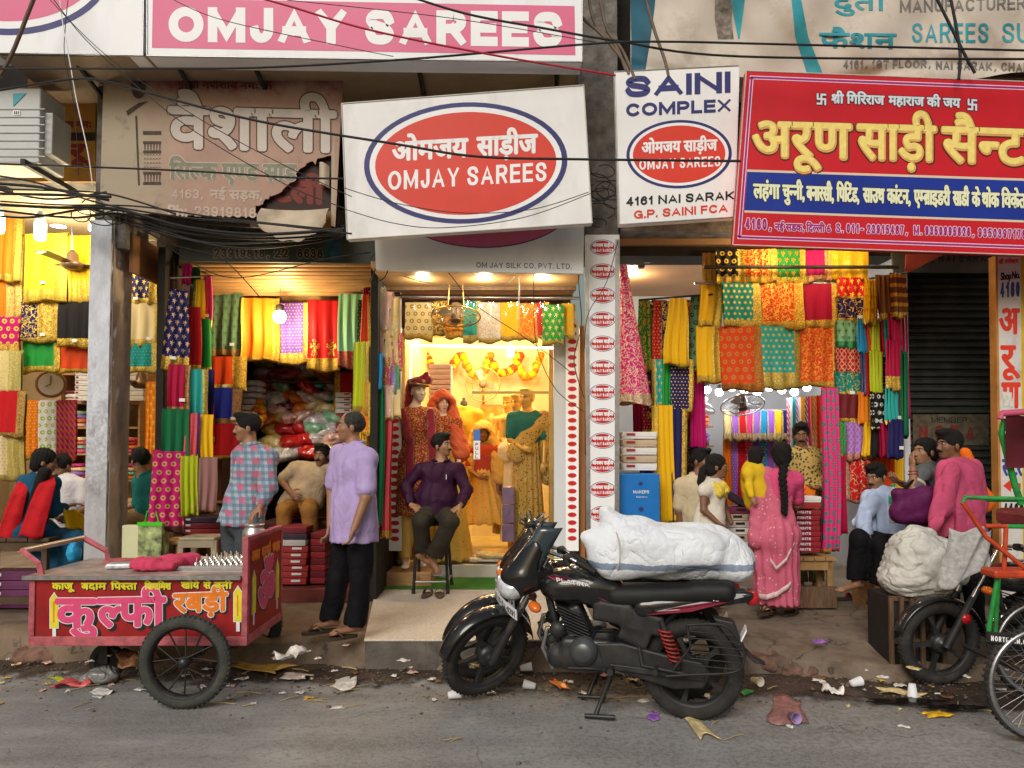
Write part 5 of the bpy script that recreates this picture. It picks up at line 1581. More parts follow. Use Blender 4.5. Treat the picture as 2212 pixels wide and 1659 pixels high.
def packs(group,rows_,Y):
 """sarees folded flat inside clear plastic sleeves"""
 for (px0,py0,px1,py1,c,lab,o) in rows_:
  o = dict(o); YY = o.pop('Y',Y); rz = o.pop('rz',0)
  q = H('packed_saree',px0,py0,px1,py1,YY,C[c],lab,o.pop('kind','plain'),group=group,thick=.035,wave=.006,waves=1.3,cat='packed saree',rz=rz,**o)
  s = YY / FPX; w,h = (px1 - px0) * s,(py1 - py0) * s
  mb = MB()
  ph = px0
  mb.grid(lambda u,v: ((u - .5) * (w + .015),-.035 - .008 * math.sin(9 * u + ph) * math.sin(7 * v + ph) - .004 * math.sin(25 * u + 13 * v),.015 - (h + .025) * v),12,16)
  mb.build('plastic_sleeve',glass('cellophane',(.97,.97,.97),.08),q,local=True,fix=False)
packs('packed pastel sarees hung on the rack',[
 (804,622,834,712,'silver','silver packed saree at the top of the rack',K(kind='brocade',acc2=(.6,.45,.2))),
 (826,632,852,718,'blush','blush packed saree second along the top of the rack',K()),
 (844,645,864,730,'cream','cream packed saree nearest the doorway on the rack',K(kind='vine')),
 (808,702,838,782,'blush','pink packed saree in the middle row of the rack',K(acc=(.6,.2,.2))),
 (832,712,860,790,'cream','pale yellow packed saree in the middle row of the rack',K(kind='brocade')),
 (848,722,868,800,'pink','rose packed saree at the door end of the middle row',K(kind='vine')),
 (822,772,846,832,'coral','coral packed saree above the long green saree',K(kind='vine')),
 (838,790,862,850,'violet','lilac and green packed saree low on the rack',K(side=.4,acc=(.1,.4,.15))),
 (826,832,852,905,'blush','peach packed saree just above the long coral saree',K()),
 (843,842,866,900,'cream','butter packed saree with printed edge, lowest on the rack',K(kind='dots')),
],7.5)
packs('packed sarees clipped over the showroom door',[
 (876,655,936,731,'cream','wide cream packed saree with two dark paisleys, first over the door',K(kind='rings',acc2=(.3,.2,.06),hem=.2)),
 (932,652,966,722,'brown','brown and gold packed saree behind the hanging fan',K(kind='brocade')),
 (962,662,1002,728,'orange','orange gold packed saree under the hanging fan',K(kind='brocade')),
 (1000,652,1037,737,'turquoise','turquoise packed saree with gold border over the door',K(side=.2,hem=.2)),
 (1034,655,1082,738,'silver','silvery beige packed saree over the door',K(kind='brocade',acc2=(.5,.36,.2))),
 (1079,655,1123,733,'yellow','plain golden yellow packed saree over the door',K()),
 (1120,657,1163,734,'orange','amber packed saree with patterned top over the door',K(kind='vine')),
 (1156,655,1186,730,'red','red packed saree over the door',K(side=.3)),
 (1172,660,1218,742,'green','emerald packed saree with gold tree motifs over the door',K(kind='butis',acc2=(.6,.42,.15),Y=7.93)),
 (1214,657,1238,727,'yellow','narrow yellow packed saree last over the door',K()),
],8.0)
sarees('sarees in the recess of the right shop',7.6,[
 (1382,655,1412,965,'crimson','long dark magenta saree with tiny gold specks',K(kind='dots',side=.3,Y=8.2,waves=3)),
 (1406,650,1447,788,'red','red spangled saree left of the yellow one',K(kind='dots',hem=.12,gather=.35,Y=7.75)),
 (1428,652,1448,770,'navy','black and gold strip between the red and the yellow saree',K(kind='brocade',Y=7.7)),
 (1438,646,1492,788,'yellow','bright yellow saree with gold edging hung in front',K(gather=.35,hem=.06,side=.12,Y=7.45,wave=.02)),
 (1486,640,1534,802,'sage','sheer grey saree with dark green dots',K(kind='rings',acc2=(.01,.06,.03),hem=.08,gather=.3,Y=7.6)),
 (1408,778,1437,884,'turquoise','sea green saree with gold hem below the red one',K(kind='butis',left=.25,hem=.15,Y=7.62)),
 (1432,780,1456,885,'green','vivid green strip below the yellow saree',K(hem=.1,Y=7.58)),
 (1448,778,1498,893,'navy','midnight blue spangled saree with a gold bloom',K(kind='dots',hem=.12,side=.2,Y=7.55)),
 (1488,800,1522,968,'magenta','long plum saree with gathered pleats',K(hem=.06,waves=5,Y=7.7,acc=(.1,.02,.2))),
 (1408,878,1452,1128,'yellow','long yellow saree with gold left border reaching the box',K(left=.3,hem=.04,waves=4,Y=7.5)),
 (1448,884,1484,1128,'navy','long midnight blue saree with a row of gold discs',K(side=.3,hem=.03,waves=3,Y=7.52)),
 (1366,800,1396,1010,'crimson','magenta cloth hanging behind the gold embroidered skirt',K(hem=.04,Y=8.3,waves=4)),
 (1478,960,1516,1110,'black','dark printed cloth behind the girl',K(kind='vine',acc2=(.2,.1,.1),hem=.05,Y=7.9)),
])
sarees('sarees hung in rows over the right shop',7.45,[
 (1518,548,1552,612,'gold','gold brocade strip at the upper left of the display',K(kind='brocade',hem=.2,Y=7.55)),
 (1545,540,1607,612,'black','black saree with round gold medallions, top row',K(kind='rings',side=.25,hem=.25)),
 (1604,540,1676,610,'redorange','red and gold brocade saree, top row',K(kind='brocade',side=.25,hem=.25)),
 (1672,540,1738,612,'green','grass green saree with orange motifs, top row',K(kind='butis',acc2=(.7,.2,.02),side=.2,hem=.25)),
 (1736,542,1792,606,'magenta','raspberry saree with paisley border, top row',K(side=.25,hem=.25,acc=(.75,.45,.2))),
 (1786,540,1870,603,'yellow','stack of folded yellow sarees, top row',K(kind='vine',hem=.15,thick=.1)),
 (1512,612,1563,705,'yellow','yellow saree with gold borders left of the starry teal one',K(side=.35,hem=.2,Y=7.52)),
 (1558,612,1645,706,'teal','teal saree with large gold stars',K(kind='stars',side=.22,hem=.2)),
 (1644,612,1732,708,'redorange','orange saree covered in gold brocade, middle row',K(kind='brocade',side=.22,hem=.2)),
 (1730,614,1814,708,'crimson','plain crimson saree with wide gold border',K(side=.24,hem=.22)),
 (1504,706,1558,825,'yellow','mustard saree with carved gold border, lower left',K(side=.4,hem=.15,Y=7.52)),
 (1555,706,1643,842,'redorange','vermilion saree with gold umbrella motifs',K(kind='rings',side=.2,hem=.14,acc=(.45,.2,.04))),
 (1640,706,1733,838,'turquoise','turquoise saree with rows of small gold stars',K(kind='stars',side=.2,hem=.28)),
 (1728,708,1810,834,'redorange','flame orange saree with crushed gold work',K(kind='brocade',side=.18,hem=.12,acc2=(.7,.3,.04))),
 (1808,600,1868,645,'red','folded red saree with a gold blossom, right column',K(kind='butis',hem=.2,Y=7.4)),
 (1806,645,1866,695,'navy','folded navy saree with gold paisley top, right column',K(kind='vine',hem=.25,Y=7.4,tagc=1)),
 (1804,693,1862,752,'mint','folded mint green saree with floral print, right column',K(kind='butis',acc2=(.05,.2,.08),hem=.3,acc=(.05,.35,.12),Y=7.4)),
 (1803,752,1858,805,'red','folded red saree with cream zigzag, right column',K(kind='weave',acc2=(.6,.4,.25),hem=.12,Y=7.4)),
 (1802,803,1858,856,'teal','folded teal saree with embroidered leaves, right column',K(kind='vine',hem=.25,Y=7.4,tagc=1)),
 (1803,852,1860,914,'maroon','maroon saree with a broad gold hem, right column',K(hem=.25,Y=7.38)),
 (1804,912,1838,985,'green','dark green woven saree at the foot of the right column',K(kind='weave',acc2=(.1,.3,.08),hem=.12,Y=7.36)),
 (1828,915,1874,992,'violet','purple woven saree with orange hem',K(kind='weave',acc2=(.45,.25,.35),hem=.22,acc=(.6,.25,.12),Y=7.32)),
])
sarees('sarees on the rack beside the closed shutter',7.3,[
 (1862,604,1896,698,'yellow','yellow printed saree at the front of the rack',K(kind='butis',acc2=(.6,.15,.03),rz=.5,Y=7.25)),
 (1890,596,1927,690,'brown','brown and gold checked saree on the rack',K(hem=.2,side=.2,rz=.4,Y=7.15)),
 (1920,592,1960,684,'brown','dark brown saree with yellow stripes on the rack',K(kind='stripes',acc2=(.6,.35,.06),rz=.4,Y=7.1)),
 (1852,690,1872,760,'sky','narrow blue saree edge in the rack',K(hem=0,rz=.5)),
 (1866,692,1884,762,'redorange','narrow red saree edge in the rack',K(hem=0,rz=.5)),
 (1878,690,1902,770,'lime','olive yellow saree in the upper rack',K(hem=.2,acc=(.45,.45,.05),rz=.5)),
 (1896,690,1912,762,'red','thin scarlet saree edge beside the olive one',K(hem=0,rz=.5)),
 (1902,690,1924,765,'turquoise','thin turquoise saree edge in the rack',K(hem=0,rz=.5)),
 (1914,680,1950,740,'crimson','wine red saree below the striped brown one',K(hem=.0,rz=.4,Y=7.15)),
 (1912,735,1948,842,'crimson','crimson saree with a gold lattice foot',K(hem=.3,rz=.4,Y=7.12)),
 (1946,680,1962,900,'magenta','dark magenta cloth at the outer end of the rack',K(hem=0,rz=.7,Y=7.35)),
 (1876,760,1908,852,'lime','light olive green saree, long, in the middle rack',K(hem=.03,rz=.5,Y=7.22)),
 (1856,765,1880,852,'red','red cloth left of the light olive saree',K(hem=0,left=.3,acc=(.02,.2,.4),rz=.5)),
 (1854,848,1884,915,'orange','two tone orange cloth low on the rack',K(side=.4,acc=(.7,.35,.03),hem=0,rz=.4)),
 (1878,848,1912,924,'black','black saree with white ring dots',K(kind='rings',acc2=(.5,.5,.45),hem=.06,rz=.4,Y=7.2)),
 (1908,838,1946,920,'turquoise','aqua suit cloth with a picture card',K(hem=.2,rz=.4,Y=7.14,tagc=1)),
 (1944,760,1962,940,'deepgreen','deep green cloth at the outer end of the rack',K(hem=0,rz=.7,Y=7.3)),
 (1862,912,1886,985,'yellow','saffron cloth strip behind the seated man',K(hem=0,rz=.3)),
 (1882,914,1902,985,'black','black cloth strip behind the seated man',K(hem=0,rz=.3,Y=7.25)),
 (1896,914,1924,985,'crimson','cherry red cloth strip behind the seated man',K(hem=0,rz=.3,Y=7.2)),
 (1918,908,1954,988,'navy','navy suit cloth with a white picture card',K(hem=0,rz=.3,Y=7.1,tagc=1)),
 (1868,980,1930,1100,'redorange','rust red pleated drape behind the seated man',K(hem=.04,waves=6,wave=.02,Y=7.4)),
 (1818,988,1878,1082,'red','red saree with a large cream vine print',K(kind='vine',acc2=(.6,.45,.25),hem=.08,left=.25,acc=(.6,.48,.3),Y=7.35)),
 (1922,985,1950,1100,'yellow','ochre pleated drape beside the shutter',K(hem=0,waves=4,Y=7.42)),
 (1774,840,1812,1190,'pink','very long pink flowered dupatta hanging nearly to the floor',K(kind='rings',acc2=(.05,.2,.2),hem=.03,waves=4,wave=.025,Y=7.3,name='dupatta',cat='dupatta')),
 (1802,985,1826,1150,'crimson','long crimson dupatta beside the pink flowered one',K(hem=.03,waves=3,Y=7.34,name='dupatta',cat='dupatta')),
])
cols = ['cream','violet','red','pink','violet','sky','violet','yellow','navy','orange']
names = ['cream','lavender','red','pink','purple','bright blue','pale violet','lemon','navy','orange']
for i,(c,nme) in enumerate(zip(cols,names)):
 x = 1562 + i * 15.6
 H('blouse_piece',x,888,x + 17,950,9.2 - .01 * i,C[c],nme + ' piece with gold hem on the inner rail of the right shop','plain',hem=.28,left=.2,group='pieces on the inner rail',wave=.008,cat='blouse piece',acc=(.6,.45,.2))
 H('drape',x,944,x + 15.5,1100 - 3 * (i % 3),9.3,C[['orange','violet','red','pink','purple','sky','violet','yellow','navy','orange'][i]],nme + ' net drape hanging under the inner rail of the right shop','dots' if i % 2 else 'plain',hem=.1,group='net drapes under the inner rail',waves=4,wave=.02,cat='drape')
cols = ['pink','white','turquoise','violet','white','yellow','navy','pink','orange','gold','redorange','orange','redorange','maroon','purple','brown','crimson']
for i,c in enumerate(cols):
 x = 1700 + i * 6.4
 H('dupatta',x,862 - i * .6,x + 9,985 + i * 2,8.9 - i * .055,C[c],'dupatta in the slanting row behind the man in the leopard print shirt','leheriya' if i % 3 == 0 else 'plain',hem=.04,group='slanting row of dupattas',wave=.006,cat='dupatta',rz=.6,acc2=(.7,.6,.5))
mb = MB()
def lehenga(u,v):
 top,bot = P(1347,572,7.4),P(1372,872,7.4)
 c = top + (bot - top) * v
 r = (.035 + .118 * v ** 1.15) * (1 + .07 * math.sin(9 * 2 * math.pi * u) * v)
 a = 2 * math.pi * u
 return (c.x + 1.05 * r * math.cos(a),c.y + .6 * r * math.sin(a),c.z + .02 * math.sin(2 * a) * v)
mb.grid(lehenga,72,40)
o = solo(mb,'lehenga_skirt',cloth_mat('brocade'),'flared pink skirt with heavy cream embroidery hung by the plastic strip','skirt')
o.color = (.55,.02,.16,1); o['accent'] = (.62,.5,.3); o['accent_b'] = (.66,.5,.36); o['border_hem'] = .08; o['border_side'] = 0.0; o['border_left'] = 0.0
fp = ['red','green','yellow','magenta','orange','navy','teal','crimson','redorange','deepgreen','gold','purple']
fk = ['plain','dots','brocade','vine','butis','plain']
for lab,n,xa,xb,ya,yb,Y in (('saree hanging further back in the rack left of the dim shop',16,348,462,600,1010,7.75),('saree hanging further back in the right shop recess',14,1376,1525,650,1010,8.1),('saree hanging further back in the rack by the closed shutter',14,1850,1962,620,960,7.5),('saree hanging further back beside the showroom door',8,772,850,650,980,7.85)):
 for i in range(n):
  x = xa + (xb - xa) * ((i * .618) % 1) * .8; y = ya + (yb - ya) * (i // 4) / (n / 4)
  H('saree',x,y,x + (xb - xa) * .24,y + 150,Y + .02 * i,C[fp[int(rng.integers(12))]],lab,fk[int(rng.integers(6))],hem=.12,group=lab.replace('saree','sarees',1),rz=.3,gather=.2)
def rail(label,a,b,r=.012,m=None):
 mb = MB(); mb.tube([a,b],r,8); solo(mb,'hanging_rail',m or M_steel,label,'rail')
rail('steel rail with clips over the middle shop door',P(866,641,8.05),P(1250,644,8.05),.016)
rail('dark iron bar across the top row of the right saree display',P(1520,577,7.3),P(1940,577,7.3),.018,M_iron)
rail('steel rail of the inner drapes in the right shop',P(1556,886,9.25),P(1722,886,9.25))
rail('steel rail holding the sarees over the dim shop',P(448,636,8.12),P(792,634,8.12))
rail('iron rail sloping over the left side rack',P(366,600,7.0),P(458,596,7.65),.01,M_iron)
rail('iron rail over the rack of the showroom doorway',P(778,628,7.75),P(866,634,7.45),.01,M_iron)
rail('iron rail over the rack beside the closed shutter',P(1856,606,7.4),P(1962,588,7.05),.01,M_iron)
rail('iron rail over the sarees in the right shop recess',P(1380,648,7.7),P(1540,636,7.5),.01,M_iron)
rail('steel rail holding the sarees of the left shop',P(-30,505,7.72),P(350,520,7.72))
rail('steel rail holding the middle rows of the right display',P(1500,612,7.5),P(1870,612,7.45))
# == shelves, folded stock, boxes
t = thing('shelf_unit','pale wooden shelf unit full of folded sarees in the left shop','shelves',tuple(P(240,1090,9.6)))
xs0,xs1 = P(150,900,9.5).x,P(318,900,9.5).x
for py in (806,868,922,979,1036):
 z = P(240,py,9.3).z; mb = MB(); mb.box2((xs0,9.3,z - .025),(xs1,9.85,z)); mb.build('shelf',M_wood,t,bevel=.003)
for x in (xs0,(xs0 + xs1) / 2,xs1):
 mb = MB(); mb.box2((x - .012,9.295,.45),(x + .012,9.86,P(240,800,9.3).z)); mb.build('upright',M_wood,t)
def lumpy(w,d,h,seed):
 r = np.random.default_rng(seed); ph = r.uniform(0,6,4)
 mb = MB(); n = 20; m = 6
 vs,fs = [],[]
 for j in range(m + 1):
  a = math.pi * (j / m - .5)
  zz = math.sin(a) * h / 2; e = math.cos(a) ** .35
  for i in range(n):
   b = 2 * math.pi * i / n
   cx = math.copysign(abs(math.cos(b)) ** .45,math.cos(b)); cy = math.copysign(abs(math.sin(b)) ** .45,math.sin(b))
   vs.append((cx * w / 2 * (e * .12 + .88) + .006 * math.sin(5 * b + ph[0]),cy * d / 2 * (e * .12 + .88) + .006 * math.sin(4 * b + ph[1]),zz + h / 2 + .12 * h * math.sin(3 * b + ph[2] + j)))
 for j in range(m):
  for i in range(n): fs.append((j * n + i,j * n + (i + 1) % n,(j + 1) * n + (i + 1) % n,(j + 1) * n + i))
 fs.append(tuple(range(n - 1,-1,-1))); fs.append(tuple(m * n + i for i in range(n)))
 mb.add(vs,fs,True)
 return mb
def vivid(name,coat=0.0,rough=.6,metal=0.0):
 if name in MATS: return MATS[name]
 m = bpy.data.materials.new(name); m.use_nodes = True
 g = NG(m.node_tree); b = g.N['Principled BSDF']
 oi = g.N.new('ShaderNodeObjectInfo'); tc = g.N.new('ShaderNodeTexCoord')
 n = g.noise(tc.outputs['Object'],16,3,.6)
 c = g.mix(g.step(n,.35,.65),g.hsv(oi.outputs['Color'],.7),g.hsv(oi.outputs['Color'],1.15))
 g.L.new(c,b.inputs['Base Color']); b.inputs['Roughness'].default_value = rough; b.inputs['Coat Weight'].default_value = coat; b.inputs['Metallic'].default_value = metal
 b.inputs['Coat Roughness'].default_value = .12
 bp = g.N.new('ShaderNodeBump'); bp.inputs['Strength'].default_value = .5; bp.inputs['Distance'].default_value = .02
 g.L.new(g.noise(tc.outputs['Object'],30,3,.6),bp.inputs['Height']); g.L.new(bp.outputs[0],b.inputs['Normal'])
 MATS[name] = m
 return m
M_fold = vivid('folded_cloth')
protos = [lumpy(.3,.38,.045,s).build('folded_saree',M_fold) for s in (1,2,3)]
used = set()
def place(protos,loc,col,label,cat,group,rz=0.0,sc=(1,1,1),rx=0,ry=0):
 p = protos[int(rng.integers(len(protos)))]
 if p not in used: o = p; used.add(p)
 else: o = p.copy(); COL.objects.link(o)
 o.location = loc; o.rotation_euler = (rx,ry,rz); o.scale = sc; o.color = (*col,1)
 tag(o,label,cat,group)
 return o
pal = ['red','coral','pink','cream','white','orange','maroon','magenta','violet','mint','yellow','blush']
for lv,py in enumerate((868,922,979,1036)):
 z = P(240,py,9.3).z
 for ci,x in enumerate(np.linspace(xs0 + .17,xs1 - .17,3)):
  if lv == 0 and ci == 2: continue
  n = 4 if lv else 3
  if lv == 1 and ci == 2: n = 0
  for k in range(n):
   place(protos,(x + rng.normal() * .008,9.5 + rng.normal() * .01,z + k * .05),C[pal[int(rng.integers(len(pal)))]],'folded saree in the stacks on the pale wooden shelves','folded saree','folded sarees on the shelves',rng.normal() * .03)
M_card = mat('white_carton',(.68,.67,.64),rough=.6,var=.05)
M_redcard = mat('red_carton',(.33,.03,.035),rough=.45,var=.15,scale=8)
def carton(a,b,m,label,cat='box',group=None,band=None,name='carton'):
 t = thing(name,label,cat,((a[0] + b[0]) / 2,(a[1] + b[1]) / 2,a[2]),group)
 h = b[2] - a[2]
 mb = MB(); mb.box2(a,(b[0],b[1],a[2] + h * .8)); mb.build('base',m,t,bevel=.003)
 mb = MB(); mb.box2((a[0] - .003,a[1] - .003,a[2] + h * .32),(b[0] + .003,b[1] + .003,b[2] - .002)); l = mb.build('lid',m,t,bevel=.003)
 if band:
  mb = MB(); w = b[0] - a[0]; mb.box2((a[0] + w * band[1],a[1] - .0062,a[2] + h * .44),(a[0] + w * band[2],a[1] - .0035,b[2] - h * .2)); mb.build('label',band[0],t)
 return t
for k in range(7):
 z = P(170,866,9.25).z + k * .062
 a = P(163,900,9.2).x; carton((a,9.18,z),(a + .2,9.28,z + .058),M_card,'white saree box in the stack behind the left of the pillar','box','white boxes behind the pillar',(M_redcard,.05,.2))
 a = P(262,900,9.2).x; carton((a,9.18,z),(a + .27,9.28,z + .058),M_card,'white saree box in the stack right of the pillar','box','white boxes right of the pillar',(M_redcard,.05,.14))
t = thing('counter','low wooden counter behind the pillar in the left shop','counter',(-4.1,8.4,.45))
mb = MB(); mb.box2((-4.9,8.2,.45),(-3.1,8.6,1.08)); mb.build('cabinet',M_wood,t,bevel=.006)
mb = MB(); mb.box2((-4.95,8.15,1.082),(-3.08,8.65,1.11)); mb.build('counter_top',M_wood,t,bevel=.006)
M_pack = vivid('packet',coat=.9,rough=.35)
def packet(seed):
 b = Body(); r = np.random.default_rng(seed)
 b.ell((0,0,.07),(.17,.13,.065),k=.03)
 for k in range(5): b.ell((r.uniform(-.1,.1),r.uniform(-.08,.08),.07 + r.uniform(-.02,.03)),(.08,.06,.05),k=.03)
 V,F = b.mesh(.016,folds(.012,34,seed)); V[:,2] -= V[:,2].min()
 mb = MB(); mb.add(V,F,True)
 return mb.build('cloth_packet',M_pack,fix=False)
pk = [packet(s) for s in range(5)]
ppal = ['cream','silver','blush','red','coral','mint','gold','maroon','pink','white','orange','turquoise','cream','silver']
for r_ in range(9):
 py = 800 + r_ * 24
 for k in range(6 if r_ < 6 else 5):
  px = 566 + k * 30 + 9 * (r_ % 2) + rng.normal() * 4
  if r_ >= 6: px += 20
  Y = 9.3 - .07 * r_ + rng.normal() * .03
  p = P(px,py,Y)
  place(pk,(p.x,p.y,p.z),C[ppal[int(rng.integers(len(ppal)))]],'shiny wrapped cloth packet in the tall heap at the back of the dim shop','cloth packet','cloth packets heaped in the dim shop',rng.uniform(0,6),(1,1,1),rng.normal() * .25,rng.normal() * .25)
t = thing('rack','dark rack carrying the heap of cloth packets','rack',tuple(P(660,1010,9.4)))
for py in (828,876,924,972,1020):
 z = P(640,py,9.25).z; mb = MB(); mb.box2((P(552,py,9.25).x,8.95,z - .02),(P(738,py,9.25).x,9.9,z)); mb.build('shelf',M_darkwood,t)
for px in (552,738):
 x = P(px,900,9.25).x; mb = MB(); mb.box2((x - .02,9.0,.42),(x + .02,9.9,P(640,815,9.25).z)); mb.build('upright',M_darkwood,t)
for k in range(9):
 p = P(744,945 - k * 11.5,8.85); carton((p.x - .09,8.8,p.z - .028),(p.x + .09,8.95,p.z + .026),[M_redcard,M_card][k > 4],'small box in the column at the right of the packet heap','box','column of small boxes in the dim shop',(M_card if k <= 4 else M_redcard,.55,.9))
p = P(545,835,8.7)
for k in range(5):
 place(protos,(p.x,8.7,p.z - .28 + k * .07),C['silver'],'silvery folded bundle left of the packet heap','folded cloth','silvery bundles',0,(.9,.8,1.3))
def garland(label,pts,n,r,Y,c1,c2):
 mb = MB(); r2 = np.random.default_rng(int(pts[0][0]))
 pl_ = spl(pts,n)
 for i,(x,y) in enumerate(pl_):
  mb.cur = i % 2
  q = P(x,y,Y); mb.ball((q.x + r2.normal() * .008,q.y + r2.normal() * .012,q.z + r2.normal() * .006),r * r2.uniform(.8,1.2),8,6)
 return solo(mb,'garland',[mat('marigold_' + str(c1),C[c1],rough=.9,var=.3,scale=60,bump=1,bscale=120),mat('marigold_' + str(c2),C[c2],rough=.9,var=.3,scale=60,bump=1,bscale=120)],label,'garland')
garland('orange marigold garland hanging behind the plaid shirted man',[(556,868),(552,895),(560,915),(568,890),(562,868)],6,.045,8.6,'orange','yellow')
for i,(x,w,d) in enumerate(((955,34,40),(1030,30,44),(1090,34,38),(1140,28,46))):
 garland(['first','second','third','last'][i] + ' orange and yellow garland swag from the left on the showroom back wall',[(x - w,768),(x - w * .5,768 + d * .8),(x,768 + d),(x + w * .5,768 + d * .75),(x + w,768)],7,.055,10.9,'orange' if i % 2 else 'redorange','yellow')
M_boxes = [M_redcard,mat('box_maroon',(.2,.02,.03),rough=.45,var=.15),mat('box_dark',(.05,.03,.05),rough=.45,var=.2),mat('box_grey',(.5,.47,.44),rough=.5,var=.1)]
for k in range(9):
 p = P(635,1205,7.55); z = .36 + k * .062
 m = M_boxes[0] if k < 6 else M_boxes[[3,2,1][k - 6]]
 carton((p.x - .2 + rng.normal() * .008,7.4 + rng.normal() * .01,z),(p.x + .17 + rng.normal() * .008,7.75,z + .058),m,'flat saree box in the stack between the milk can and the lilac shirt','box','stack of flat boxes behind the cart',(M_card,.6,.85) if k < 6 else None)
 if k < 8:
  carton((p.x + .19,7.45,z),(p.x + .33,7.8,z + .058),M_boxes[k % 2],'dark red box in the second stack beside the lilac shirt','box','second stack of red boxes')
for k in range(5):
 p = P(452,1150,7.6); z = .72 + k * .056
 carton((p.x - .24,7.5,z),(p.x + .24,7.85,z + .052),M_boxes[[1,0,0,1,2][k]],'flat red saree box in the low stack left of the plaid shirt','box','low stack of red boxes',(M_card,.1,.2))
t = thing('platform','low red shop platform behind the stacked boxes','platform',tuple(P(600,1230,7.5)))
mb = MB(); mb.box2((-2.88,7.3,.2),(-1.42,7.78,.34)); mb.build('deck',mat('red_platform',(.16,.035,.025),rough=.7,var=.35,scale=5),t,bevel=.01)
mb = MB(); mb.box2((-2.9,7.48,.345),(-2.36,7.95,.715)); mb.build('side_block',M_darkwood,t,bevel=.01)
def paper_bag(label,px0,py0,px1,py1,Y,m_side,m_face,m_trim):
 a,b = P(px0,py1,Y),P(px1,py0,Y)
 t = thing('carry_bag',label,'bag',(a.x,Y,a.z))
 w = b.x - a.x; h = b.z - a.z
 mb = MB(); mb.box2((a.x,Y,a.z),(a.x + w * .42,Y + .1,b.z - .03)); mb.build('side_panel',m_side,t,bevel=.006)
 mb = MB(); mb.box2((a.x + w * .43,Y - .04,a.z),(b.x,Y + .12,b.z)); mb.build('front_panel',m_face,t,bevel=.006)
 mb = MB(); mb.box2((a.x + w * .42,Y - .045,b.z - .03),(b.x + .004,Y - .041,b.z + .004)); mb.build('trim',m_trim,t)
 mb = MB(); mb.tube([(a.x + w * .55,Y,b.z),(a.x + w * .6,Y,b.z + .1),(a.x + w * .8,Y,b.z + .1),(a.x + w * .88,Y,b.z)],.006,6); mb.build('handle',m_trim,t)
paper_bag('glossy green and cream carry bag standing behind the cart',262,1128,354,1212,6.9,mat('bag_cream',(.6,.6,.38),rough=.4,var=.05),mat('bag_print',(.3,.36,.16),rough=.4,var=.8,scale=14),mat('bag_green',(.06,.5,.02),rough=.4,var=.1))
t = thing('plastic_stool','low beige plastic stool behind the red cart','stool',tuple(P(430,1212,7.0)))
a,b = P(388,1215,7.0),P(480,1158,7.0); mp = mat('stool_plastic',(.3,.25,.17),rough=.5,var=.15)
mb = MB(); mb.box2((a.x + .03,6.9,b.z - .035),(b.x - .03,7.2,b.z)); mb.build('seat',mp,t,bevel=.012)
for x in (a.x,b.x - .05):
 for y in (6.88,7.17):
  mb = MB(); xx = x + (.02 if x == a.x else -.02)
  mb.add([(x,y,.22),(x + .05,y,.22),(x + .05,y + .05,.22),(x,y + .05,.22),(xx + .01,y + .01,b.z - .03),(xx + .06,y + .01,b.z - .03),(xx + .06,y + .05,b.z - .03),(xx + .01,y + .05,b.z - .03)],[(0,1,2,3),(4,5,6,7),(0,1,5,4),(1,2,6,5),(2,3,7,6),(3,0,4,7)]); mb.build('leg',mp,t)
for x0,x1,y,nm in ((a.x + .03,b.x - .03,6.885,'apron'),):
 mb = MB(); mb.box2((x0,y,b.z - .09),(x1,y + .012,b.z - .03)); mb.build(nm,mp,t)
t = thing('wooden_stool','small yellow wooden stool half hidden behind the plastic stool','stool',tuple(P(370,1212,7.1)))
a,b = P(352,1210,7.1),P(394,1166,7.1)
mb = MB(); mb.box2((a.x,7.05,b.z - .04),(b.x,7.35,b.z)); mb.build('seat',M_wood,t,bevel=.008)
for x in (a.x + .02,b.x - .05):
 mb = MB(); mb.box2((x,7.08,.21),(x + .035,7.12,b.z - .04)); mb.build('leg',M_wood,t)
def bench(label,px0,px1,py,Y,z0,depth,m,legs=.05):
 a,b = P(px0,py,Y),P(px1,py,Y)
 t = thing('bench',label,'bench',((a.x + b.x) / 2,Y,z0))
 mb = MB()
 n = 4
 for k in range(n):
  mb.box2((a.x + (b.x - a.x) * k / n + .003,Y,a.z - .035),(a.x + (b.x - a.x) * (k + 1) / n - .003,Y + depth,a.z - .002 * (k % 2)))
 mb.build('seat',m,t,bevel=.005)
 mb = MB(); mb.box2((a.x + .03,Y + .02,a.z - .12),(b.x - .03,Y + .05,a.z - .036)); mb.build('apron',m,t)
 for x in (a.x + .03,b.x - .03 - legs):
  for y in (Y + .02,Y + depth - legs - .02):
   mb = MB(); mb.box2((x,y,z0),(x + legs,y + legs,a.z - .036)); mb.build('leg',m,t,bevel=.004)
 mb = MB(); mb.box2((a.x + .05,Y + .035,z0 + .09),(b.x - .05,Y + .06,z0 + .15)); mb.build('stretcher',m,t)
 return t
bench('dark wooden bench under the woman with the red dupatta',-80,106,1162,6.75,.21,.4,mat('bench_dark',(.075,.045,.025),rough=.6,var=.3,stretch=(1,1,1)))
for k in range(4):
 p = P(10,1250,7.0); carton((p.x - .15,6.98,.22 + k * .085),(p.x + .3,7.2,.3 + k * .085),mat('purple_carton',(.12,.03,.09),rough=.5,var=.15),'purple printed box stacked under the dark bench','box','purple boxes under the bench',(M_card,.1,.3))
bench('wooden bench with yellowish planks beside the woman in pink',1712,1808,1204,7.0,.21,.32,mat('bench_plank',(.3,.17,.07),rough=.6,var=.25))
mb = MB(); p = P(1760,1280,6.95); mb.box2((P(1715,1280,6.97).x,6.95,.23),(P(1806,1280,6.97).x,6.98,.42)); solo(mb,'plank',M_darkwood,'dark plank leaning across the foot of the wooden bench','plank')
M_print = mat('prints_box',(.26,.02,.03),rough=.4,var=.12)
